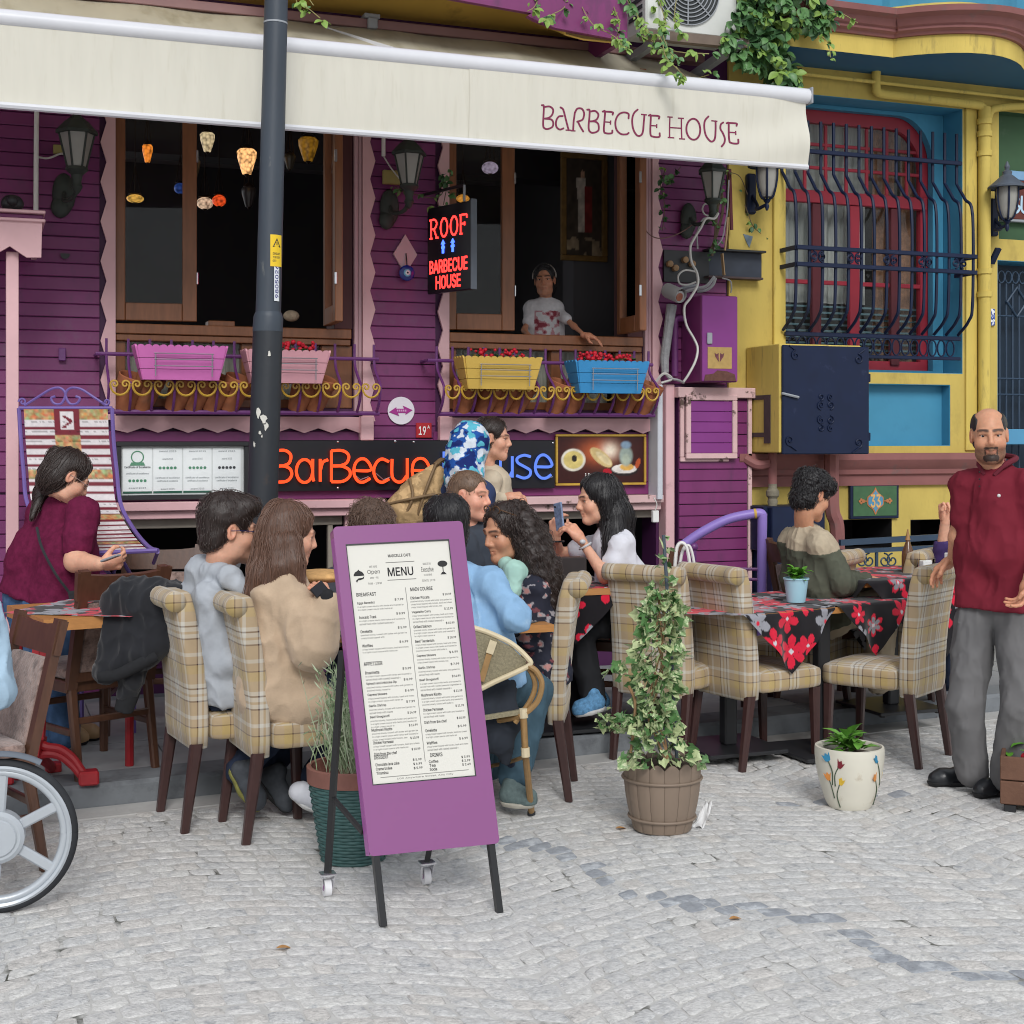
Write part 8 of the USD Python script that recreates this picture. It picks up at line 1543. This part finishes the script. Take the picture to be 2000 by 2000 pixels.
m3=person('man in pale blue shirt seen from behind in the rattan chair',D_(880,1098,6.08),D_(928,1335,6.1),172,.165,.10,(.09,.11,.12),arms=((D_(958,1140,6.02),D_(1004,1206,5.98),D_(950,1214,6.22),None),(None,D_(800,1230,6.2),D_(800,1180,6.4),None)),legs=((D_(968,1322,6.1),D_(1040,1352,6.28),D_(1004,1512,6.16)),(D_(900,1325,6.15),D_(930,1370,6.5),D_(930,1500,6.4))),head=(D_(870,1036,6.06),200,6,0,.98,0),hair=('full',black_h,None,{'n':700,'steps':3,'lift':.005}),top=pm('pale_blue_chambray',lin(136,172,206),.85,.10,16,.4,200,.002,.12,dirt=lin(172,200,224),dirt_at=(.58,.8),ds=9),bottom=teal_d,skin=SK2,sleeve=1.55,hem=D_(935,1352,6.1),amp=.013,seed=17,ra=(.06,.054,.046),rl=(.088,.072,.06))
part(m3['o'],'collar',[tube(smooth_path([m3['F']((s*.066,.0,-.15)),m3['F']((s*.05,-.075,-.135)),m3['F']((0,-.10,-.128))],4),.014,8)for s in(-1,1)],pm('pale_blue_chambray',None))
shoe(m3['o'],D_(982,1574,6.13),D_(1046,1578,6.08),pm('grey_green_mesh',lin(92,108,108),.8,.25,60),pm('dirty_white_sole',lin(176,172,160),.7,.1,20),w=.046);part(m3['o'],'sock',Field([D_(1003,1490,6.15),D_(1002,1545,6.14)],.1,.008).cone(D_(1003,1495,6.15),D_(1000,1545,6.14),.045,.045,.02).mesh(),pm('navy_sock',lin(36,42,60),.9,.1,20),smooth=True)
drj=thing('dark_jacket','dark navy jacket hanging from the rattan chair seat','jacket');DJ=Field([D_(930,1330,5.98),D_(1000,1500,6.0)],.1,.01).chain([D_(935,1345,6.0),D_(950,1400,5.98),D_(972,1450,5.98),D_(988,1490,5.99)],[.06,.06,.045,.012],.04).chain([D_(985,1345,6.0),D_(995,1400,5.98),D_(990,1480,5.98)],[.045,.035,.015],.05);v,g=DJ.mesh();part(drj,'cloth',(crease(v,g,.014,(14,14,5),4),g),pm('dark_navy_cloth',lin(40,45,54),.9,.15,12),smooth=True)
m4=person('man with cropped light brown hair in a dark slate tee shirt, seated facing right',D_(930,1028,7.15),D_(930,1215,7.2),70,.18,.1,(.10,.12,.12),arms=((None,D_(935,1140,6.98),D_(1000,1165,6.95),None),(None,D_(960,1150,7.4),D_(1010,1160,7.3),None)),legs=((None,D_(1010,1230,7.1),D_(1010,1390,7.1)),(None,D_(1010,1230,7.3),D_(1010,1390,7.3))),head=(D_(917,968,7.1),62,4,0,.97,0),hair=('crop',lbrown_h,None,{'n':500,'steps':2,'step':.007}),top=pm('dark_slate_jersey',lin(58,64,74),.9,.1,9,.3,150),bottom=dkdenim,skin=lin(222,164,140),brow=lin(128,98,78),stubble=.15,sleeve=.6,hem=D_(930,1235,7.2),seed=20)
def flor(v,N,P,f,R):
 q=v+.02*(np.stack([meshkit.noise(v*60,k)for k in range(3)],1)-.5);n1=meshkit.noise(q*30,2);c=np.tile(np.array(lin(44,46,58)),(len(v),1));c[n1>.62]=lin(150,146,150);c[n1>.72]=lin(190,140,136);n2=meshkit.noise(q*46,8);c[(n2>.74)]=lin(112,66,72);return c
w3=person('woman with long curly dark hair in a dark flowered blouse and mint scarf',D_(1010,1108,6.52),D_(1050,1310,6.55),-62,.155,.10,(.085,.108,.115),arms=((None,D_(1010,1235,6.75),D_(960,1220,6.7),None),(D_(1050,1150,6.42),D_(1024,1245,6.36),D_(968,1238,6.40),HK(-RGT+EZ*.1,-EZ,FWD,curl=.5))),legs=((None,D_(930,1330,6.6),D_(940,1500,6.6)),(None,D_(940,1335,6.45),D_(960,1500,6.5))),head=(D_(988,1038,6.48),-52,14,0,1.02,1),hair=('long',dark_h,[([D_(1010,1010,6.52),D_(1040,1060,6.5),D_(1062,1120,6.46),D_(1078,1185,6.42)],[.075,.078,.072,.035]),([D_(1020,1020,6.45),D_(1046,1090,6.42),D_(1060,1160,6.40)],[.06,.06,.03])],{'wave':.018,'lf':(34,34,34),'n':1200,'steps':10,'curl':.005,'lift':.006,'pull':(.3,0,-1.2)}),top=clothes_v,topv=flor,bottom=teal_d,skin=SK2,brow=lin(40,28,26),sleeve=1.25,hem=D_(1052,1332,6.55),amp=.011,seed=23,ra=(.062,.055,.04))
sc3=Field([D_(985,1095,6.4),D_(1040,1150,6.6)],.1,.009).chain([D_(988,1100,6.42),D_(1005,1118,6.36),D_(1030,1112,6.42)],[.032,.036,.03],.03).chain([D_(1000,1115,6.36),D_(1000,1150,6.36),D_(992,1215,6.36)],[.036,.036,.02],.03);v,g=sc3 .mesh();part(w3['o'],'scarf',(crease(v,g,.008,(20,20,10),3),g),pm('mint_scarf',lin(166,204,192),.9,.08,14),smooth=True)
F3=w3['F'];part(w3['o'],'sunglasses',[tube([F3((s*.034+.022*math.cos(a),.052,.115+.016*math.sin(a)))for a in np.linspace(0,2*PI,15)],.003,5,False)for s in(-1,1)]+[tube([F3((s*.06,.05,.115)),F3((s*.088,-.03,.06))],.003,5)for s in(-1,1)],pm('tortoise_frame',lin(92,66,46),.3,.2,30))
def hijab(v,N,P,f,R):return None
hj=person('woman in a blue and white headscarf walking along the wall, back turned',D_(904,932,8.00),D_(905,1060,8.00),150,.13,.10,(.085,.10,.12),arms=((None,D_(925,1010,7.85),D_(925,1060,7.75),None),(None,D_(870,1010,8.15),D_(870,1060,8.15),None)),legs=((None,D_(915,1200,8.00),D_(915,1345,8.00)),(None,D_(890,1200,8.05),D_(890,1345,8.05))),head=(D_(920,876,7.97),140,6,0,1.02,1),top=pm('navy_coat_cloth',lin(48,60,96),.9,.12,9),bottom=dkdenim,sleeve=2.0,hem=D_(905,1100,8.00),seed=26)
Fh=hj['F'];HS=Field([Fh((-.1,-.12,-.2)),Fh((.1,.1,.15)),D_(875,940,7.85)],.14,.009).ell(Fh((0,-.02,.03)),(.108,.108,.122),.03).cone(Fh((0,-.035,-.03)),Fh((0,-.03,-.16)),.092,.10,.05).chain([Fh((0,-.07,-.05)),D_(905,925,7.87),D_(888,960,7.85)],[.085,.09,.04],.05).ell(Fh((0,.115,-.03)),(.062,.062,.088),.02,True)
v,g=HS.mesh();v=crease(v,g,.009,(16,16,10),2);v,g=trimesh.remesh.subdivide(v,g);q=v+.035*(np.stack([meshkit.noise(v*40,k)for k in range(3)],1)-.5);n1,n2=meshkit.noise(q*17,5),meshkit.noise(q*24,11);cc=np.tile(np.array(lin(206,216,226)),(len(v),1));cc[n1<.47]=lin(38,84,160);cc[n1<.36]=lin(28,44,104);cc[n2>.66]=lin(90,178,200);part(hj['o'],'headscarf',(v,g),clothes_v,smooth=True,col=cc)
rk=thing('rucksack','tan patched leather rucksack slung behind the woman in the headscarf','bag',loc=D_(810,965,8.05));rp=[(848,905),(872,912),(868,985),(800,1022),(752,1015),(748,985),(790,935)]
RS=Field([D_(*p,8.05)for p in rp],.16,.011).cone(D_(850,930,8.05),D_(845,985,8.05),.062,.075,.05).cone(D_(825,950,8.02),D_(790,1000,8.0),.08,.085,.05).cone(D_(835,985,8.02),D_(800,1010,8.0),.08,.07,.05);RS.cone(D_(800,960,8.04),D_(765,1005,8.02),.055,.055,.04);v,g=RS.mesh();v=crease(v,g,.010,(14,14,14),6)
part(rk,'body',(v,g),pm('patched_tan_leather',lin(176,146,106),.7,.3,9,.4,60,.004,.2,dirt=lin(206,172,126),dirt_at=(.52,.56),ds=7),smooth=True);trim=pm('leather_trim',lin(124,100,72),.6,.15,20)
part(rk,'seam',[tube(smooth_path([D_(*p,q)for p,q in s_],5),.009,6)for s_ in([((852,905),7.98),((838,940),7.93),((822,985),7.92),((812,1018),7.94)],[((800,935),7.98),((806,970),7.91),((790,1010),7.92)],[((756,985),7.97),((800,975),7.90),((850,965),7.93)])],trim,smooth=60);part(rk,'strap',tube(smooth_path([D_(850,908,8.0),D_(866,898,8.05),D_(880,920,8.1)],4),.014,6),trim)
w4=person('woman with pulled back hair in a pale beige jacket, walking right behind the diners',D_(955,914,8.30),D_(960,1060,8.30),80,.16,.10,(.095,.115,.12),arms=((D_(958,940,8.16),D_(950,1000,8.12),D_(985,972,8.08),HK(RGT+EZ*.1,-EZ+FWD*.4,FWD,curl=.7)),(None,D_(985,1010,8.50),D_(1010,985,8.50),None)),legs=((None,D_(975,1200,8.25),D_(965,1345,8.25)),(None,D_(955,1200,8.40),D_(940,1345,8.40))),head=(D_(962,856,8.28),80,6,0,.94,1),hair=('tied',dark_h,[([D_(948,850,8.29),D_(930,858,8.30)],[.05,.03])],{'n':500,'pull':(-.9,0,-.1)}),top=pm('pale_beige_cotton',lin(196,182,160),.9,.1,9,.3,120),bottom=dkdenim,skin=SK1,brow=lin(60,44,38),sleeve=1.9,hem=D_(960,1100,8.30),amp=.011,seed=29,neckline=.01)
w5=person('woman in white tee shirt and black trousers holding up a phone, seated facing left',D_(1200,1028,7.48),D_(1228,1190,7.5),-78,.15,.10,(.085,.105,.118),arms=((None,D_(1092,1085,7.72),D_(1086,1050,7.62),HK(EZ-RGT*.1,RGT*.5+FWD*.4,-FWD,curl=.75)),(D_(1222,1056,7.38),D_(1182,1126,7.24),D_(1136,1056,7.36),HK(EZ*.8-RGT*.65+FWD*.2,-RGT*.5+EZ*-.2+FWD*.5,FWD+EZ*.3,curl=.6))),legs=((None,D_(1128,1222,7.6),D_(1138,1372,7.55)),(D_(1225,1205,7.40),D_(1130,1225,7.38),D_(1160,1372,7.36))),head=(D_(1168,974,7.46),-74,10,0,1.0,1),hair=('long',black_h,[([D_(1180,955,7.5),D_(1200,1005,7.46),D_(1200,1060,7.38),D_(1182,1105,7.34)],[.08,.082,.058,.018]),([D_(1190,960,7.52),D_(1215,1010,7.52),D_(1232,1055,7.5)],[.07,.06,.02])],{'n':1000,'steps':10,'pull':(0,0,-1.5)}),top=pm('white_jersey',lin(206,206,214),.9,.05,12,.3,200),bottom=pm('black_stretch_cotton',lin(30,31,35),.9,.12,12),skin=SK1,brow=lin(36,27,26),sleeve=.62,hem=D_(1228,1205,7.5),amp=.010,seed=32,ra=(.046,.043,.032),rl=(.084,.066,.052))
shoe(w5['o'],D_(1180,1388,7.34),D_(1122,1402,7.3),pm('blue_printed_canvas',lin(90,138,178),.8,.4,60),wsole);shoe(w5['o'],D_(1190,1385,7.58),D_(1140,1398,7.55),pm('blue_printed_canvas',None),wsole)
part(w5['o'],'watch',[tube([D_(1143,1066,7.345)+.036*(RGT*math.cos(a)*.8+FWD*math.sin(a)+EZ*.45*math.cos(a))for a in np.linspace(0,2*PI,17)],.006,6,False),sphere(D_(1138,1058,7.31),(.017,.012,.013),1)],pm('silver_watch',lin(190,192,196),.3,.05,9));part(w5['o'],'bracelet',tube([D_(1087,1057,7.61)+.038*(RGT*math.cos(a)+FWD*math.sin(a))for a in np.linspace(0,2*PI,17)],.005,6,False),blackp)
ph3=thing('mobile_phone','phone in a blue patterned case held up before the woman in white','phone');part(ph3,'case',obox(D_(1095,1036,7.42),D_(1089,982,7.44),.075,.011,RGT*.9+FWD*.5,.003),pm('blue_patterned_case',lin(120,136,166),.4,.5,60));part(ph3,'camera_lens',sphere(D_(1084,990,7.40),.006,1),blackp)
def olive(v,N,P,f,R):z=(v-P)@unit(N-P)/np.linalg.norm(N-P);c=np.tile(np.array(lin(84,88,76)),(len(v),1));c[z+.25*((v-N)@R)>.82]=lin(178,166,144);return c
m5=person('young man with curly black hair in an olive jacket with beige shoulders, seen from behind',D_(1572,1032,7.75),D_(1602,1205,7.78),118,.17,.10,(.10,.118,.12),arms=((D_(1605,1060,7.62),D_(1646,1140,7.55),D_(1690,1135,7.7),HK(RGT,-EZ,FWD,curl=.6)),(None,D_(1580,1140,7.98),D_(1680,1130,8.0),None)),legs=((D_(1620,1205,7.7),D_(1725,1172,7.72),D_(1715,1330,7.75)),(None,D_(1725,1175,7.95),D_(1715,1330,7.95))),head=(D_(1588,968,7.72),128,22,0,.92,0),hair=('curly',black_h,None,{'n':800,'curl':.004,'steps':5,'lift':.006}),top=clothes_v,topv=olive,bottom=pm('khaki_cotton',lin(166,152,130),.9,.1,9),skin=SK2,sleeve=1.9,hem=D_(1605,1215,7.78),amp=.012,seed=35,ra=(.064,.055,.042),rl=(.085,.07,.06),neckline=.015)
person('diner in a purple sleeve with raised fist, hidden behind the standing man',D_(1925,1040,8.15),D_(1925,1190,8.15),-60,.16,.1,arms=((D_(1880,1062,8.15),D_(1838,1100,8.05),D_(1846,1018,8.0),HK(EZ,RGT*.3-FWD,-RGT,curl=1.25,thumb=1.0)),(None,D_(1960,1120,7.95),D_(1900,1130,7.9),None)),legs=((None,D_(1850,1200,8.1),D_(1850,1330,8.1)),(None,D_(1860,1200,7.95),D_(1860,1330,7.95))),head=(D_(1922,985,8.12),-60,8,0,1.0,1),hair=('tied',black_h,None,{'n':300}),top=pm('purple_jersey',lin(64,46,98),.9,.1,9),bottom=dkdenim,skin=SK1,sleeve=1.85,seed=38)
GD=9.72
def print_(v,N,P,f,R):c=np.tile(np.array(lin(196,196,200)),(len(v),1));q=(v-P)@EZ/(N-P)[2];m=(np.abs((v-P)@R)<.085)&(q>.25)&(q<.78)&(((v-P)@f)>.0);n=meshkit.noise(v*40,4);c[m&(n>.42)]=lin(176,132,140);c[m&(n>.62)]=lin(132,60,72);return c
gl=person('girl in a white printed tee shirt leaning on the sill of the right window',D_(1063,586,GD),D_(1066,690,GD),6,.078,.060,(.056,.064,.068),arms=((D_(1038,608,GD-.02),D_(1024,645,GD-.1),D_(1040,662,GD-.25),None),(D_(1090,608,GD-.02),D_(1121,637,GD-.16),D_(1142,655,GD-.30),HK(RGT*.9-FWD*.3-EZ*.25,-EZ,-FWD,curl=.3,s=.85))),legs=(),head=(D_(1064,548,GD-.02),-6,2,-3,.86,1),hair=('tied',black_h,None,{'n':500,'pull':(0,.8,.2)}),top=clothes_v,topv=print_,skin=SK3,brow=lin(30,22,20),sleeve=.55,amp=.006,seed=41,sd=.052,ra=(.033,.027,.022))
part(gl['o'],'headband',tube([gl['F']((.092*math.sin(a),.02-.03*math.cos(a),.03+.10*math.cos(a)))for a in np.linspace(-1.7,1.7,19)],.005,6),pm('pale_headband',lin(150,142,136),.5,.1,9))
# ========== jackets
jk=thing('black_jacket','black sweat jacket thrown over chair backs, one sleeve hanging to the cuff','jacket',loc=D_(280,1250,6.2));jd=6.10
JB=Field([D_(180,1140,jd),D_(380,1410,jd),D_(300,1200,jd+.3)],.12,.010);jp=lambda x,y,d=jd:D_(x,y,d)
for a,b,ra_,rb_ in(((232,1172),(206,1310),.055,.045),((265,1165),(240,1300),.06,.045),((300,1165),(275,1275),.06,.045),((330,1168),(310,1255),.06,.042),((352,1172),(345,1240),.05,.04),((240,1168),(345,1168),.055,.055),((212,1305),(300,1272),.035,.035)):JB.cone(jp(*a),jp(*b,jd-.06),ra_,rb_,.05)
JB.chain([jp(285,1270,jd),jp(262,1320,jd-.02),jp(252,1350,jd-.02)],[.045,.045,.042],.03);JB.cone(jp(250,1160,jd+.10),jp(345,1162,jd+.12),.05,.05,.06)
v,g=JB.mesh();jm=pm('black_fleece',lin(41,42,46),.95,.14,10,.4,160,.002,.1,sheen=.2);part(jk,'cloth',(crease(v,g,.026,(14,14,5),7),g),jm,smooth=True)
rib=pm('black_ribbing',lin(34,35,38),.95,.2,60);part(jk,'cuff',Field([jp(252,1350),jp(240,1392)],.09,.008).cone(jp(252,1352,jd-.02),jp(242,1386,jd-.02),.047,.040,.02).cut(jp(241,1390,jd-.02),jp(241,1392)-jp(252,1352)).mesh(),rib,smooth=True)
part(jk,'hem_band',tube(smooth_path([jp(196,1322,jd-.10),jp(230,1318,jd-.12),jp(270,1298,jd-.12),jp(305,1280,jd-.10)],5),.026,10),rib,smooth=60)
dj=thing('denim_jacket','pale blue denim jacket hanging over the chair at the left edge','jacket',loc=D_(-30,1280,5.2));v,g=Field([D_(-90,1170,5.25),D_(20,1400,5.2)],.1,.01).cone(D_(-45,1195,5.25),D_(-30,1350,5.2),.07,.085,.05).cone(D_(-25,1190,5.25),D_(-8,1340,5.2),.045,.05,.05).cone(D_(-60,1375,5.2),D_(-6,1358,5.2),.05,.045,.05).mesh();part(dj,'cloth',(crease(v,g,.014,(14,14,6),3),g),pm('pale_denim',lin(164,190,210),.9,.14,12,.4,200,.002,.1),smooth=True)
# ========== creeper over the awning corner
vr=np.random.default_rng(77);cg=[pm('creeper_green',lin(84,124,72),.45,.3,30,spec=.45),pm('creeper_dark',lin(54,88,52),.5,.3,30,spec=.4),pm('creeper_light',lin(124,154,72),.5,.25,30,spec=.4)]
tw=pm('creeper_twig',lin(138,132,84),.7,.2,20)
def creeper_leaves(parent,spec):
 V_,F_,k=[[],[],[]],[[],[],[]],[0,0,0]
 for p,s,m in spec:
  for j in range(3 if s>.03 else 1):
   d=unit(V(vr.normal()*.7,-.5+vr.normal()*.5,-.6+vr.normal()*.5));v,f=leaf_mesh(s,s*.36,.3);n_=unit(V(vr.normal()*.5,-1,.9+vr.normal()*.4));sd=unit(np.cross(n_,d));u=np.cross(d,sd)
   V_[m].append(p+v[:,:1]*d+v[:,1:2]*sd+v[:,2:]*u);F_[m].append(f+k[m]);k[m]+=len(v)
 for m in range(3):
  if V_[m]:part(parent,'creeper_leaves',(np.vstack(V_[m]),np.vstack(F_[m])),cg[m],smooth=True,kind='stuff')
cm=thing('creeper','dense green creeper spilling down between the air conditioner and the mauve cornice','climbing plant',loc=atY(1500,60,-.5))
mass=[(1470,-70,40),(1472,10,34),(1470,60,48),(1500,100,42),(1530,150,26),(1545,170,14),(1520,20,60),(1570,10,45),(1455,108,20),(1426,84,15),(1600,40,24),(1510,-50,60)]
sp=[]
for px,py,r in mass:
 for _ in range(int(r*2.6)):
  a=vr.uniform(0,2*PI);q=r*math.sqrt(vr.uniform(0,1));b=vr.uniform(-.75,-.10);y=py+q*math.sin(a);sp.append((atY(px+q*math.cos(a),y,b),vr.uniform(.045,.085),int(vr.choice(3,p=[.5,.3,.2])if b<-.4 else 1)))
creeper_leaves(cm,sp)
[part(cm,'twig',tube(smooth_path([atY(px,py,-.4)for px,py in p],4),.007,5),tw)for p in(((1480,-60),(1490,20),(1500,100),(1535,160)),((1520,-60),(1560,0),(1620,30),(1660,50)),((1560,0),(1600,60),(1620,110)))]
tn=thing('creeper_tendrils','thin trailing creeper tendrils hanging over the top of the awning','climbing plant',loc=atY(1250,60,-.8))
paths=[((1110,-40),(1105,10),(1075,30),(1062,40)),((1120,-30),(1135,10),(1160,50),(1190,65),(1218,85),(1225,95)),((1215,-40),(1225,0),(1240,20),(1262,60),(1290,75),(1300,110),(1318,130),(1338,150)),((1275,-40),(1290,10),(1300,45),(1296,70),(1308,100),(1326,118)),((1240,20),(1255,55),(1285,90),(1330,102),(1385,105)),((1190,-40),(1198,10),(1210,45),(1206,75),(1222,95)),((1330,-40),(1320,5),(1318,40),(1330,70)),((1060,-40),(1050,0),(1042,15),(1030,22)),((1600,20),(1640,25),(1675,45)),((1580,60),(1615,80),(1622,112)),((575,-40),(580,5),(600,15),(625,35)),((1320,130),(1345,155),(1385,146)),((570,-30),(600,-5),(612,10))]
sp=[];tubes_=[]
for i,p in enumerate(paths):
 d0=-.55 if p[0][0]<1500 else-.65;q=smooth_path([atY(x,y,d0-.10*k-(.35 if y>90 and x<1400 else 0))for k,(x,y)in enumerate(p)],6);tubes_.append(tube(q,.0032,4))
 for k in range(2,len(q)):
  if vr.random()<(.62 if p[0][0]>1150 else.4):sp.append((q[k]+vr.normal(size=3)*.015,vr.uniform(.02,.058),int(vr.choice(3,p=[.35,.05,.6]))))
[part(tn,'twig',t_,tw)for t_ in tubes_];creeper_leaves(tn,sp)
sv=thing('corner_vine','dry vine with small leaves climbing the joint of purple and yellow houses','climbing plant',loc=atY(1400,420,-.1));sp=[]
st_=[((1408,320),(1406,380),(1400,420),(1396,470),(1390,500)),((1400,330),(1412,400),(1402,450),(1388,490)),((1300,330),(1290,360),(1298,400),(1294,450)),((1330,325),(1310,350),(1300,345)),((1420,335),(1445,345),(1460,380)),((1455,400),(1470,440),(1486,456)),((880,340),(872,370),(866,400)),((770,365),(830,385),(862,380),(868,345))]
for p in st_:
 q=smooth_path([atY(x,y,-.10)for x,y in p],5);part(sv,'stem',tube(q,.010 if p[0][0]in(1408,1400)else.003,5),pm('dry_vine_bark',lin(92,78,64),.8,.25,30))
 for k in range(len(q)):
  if vr.random()<.7:sp.append((q[k]+vr.normal(size=3)*.02,vr.uniform(.02,.045),int(vr.choice(3,p=[.4,.5,.1]))))
creeper_leaves(sv,sp)
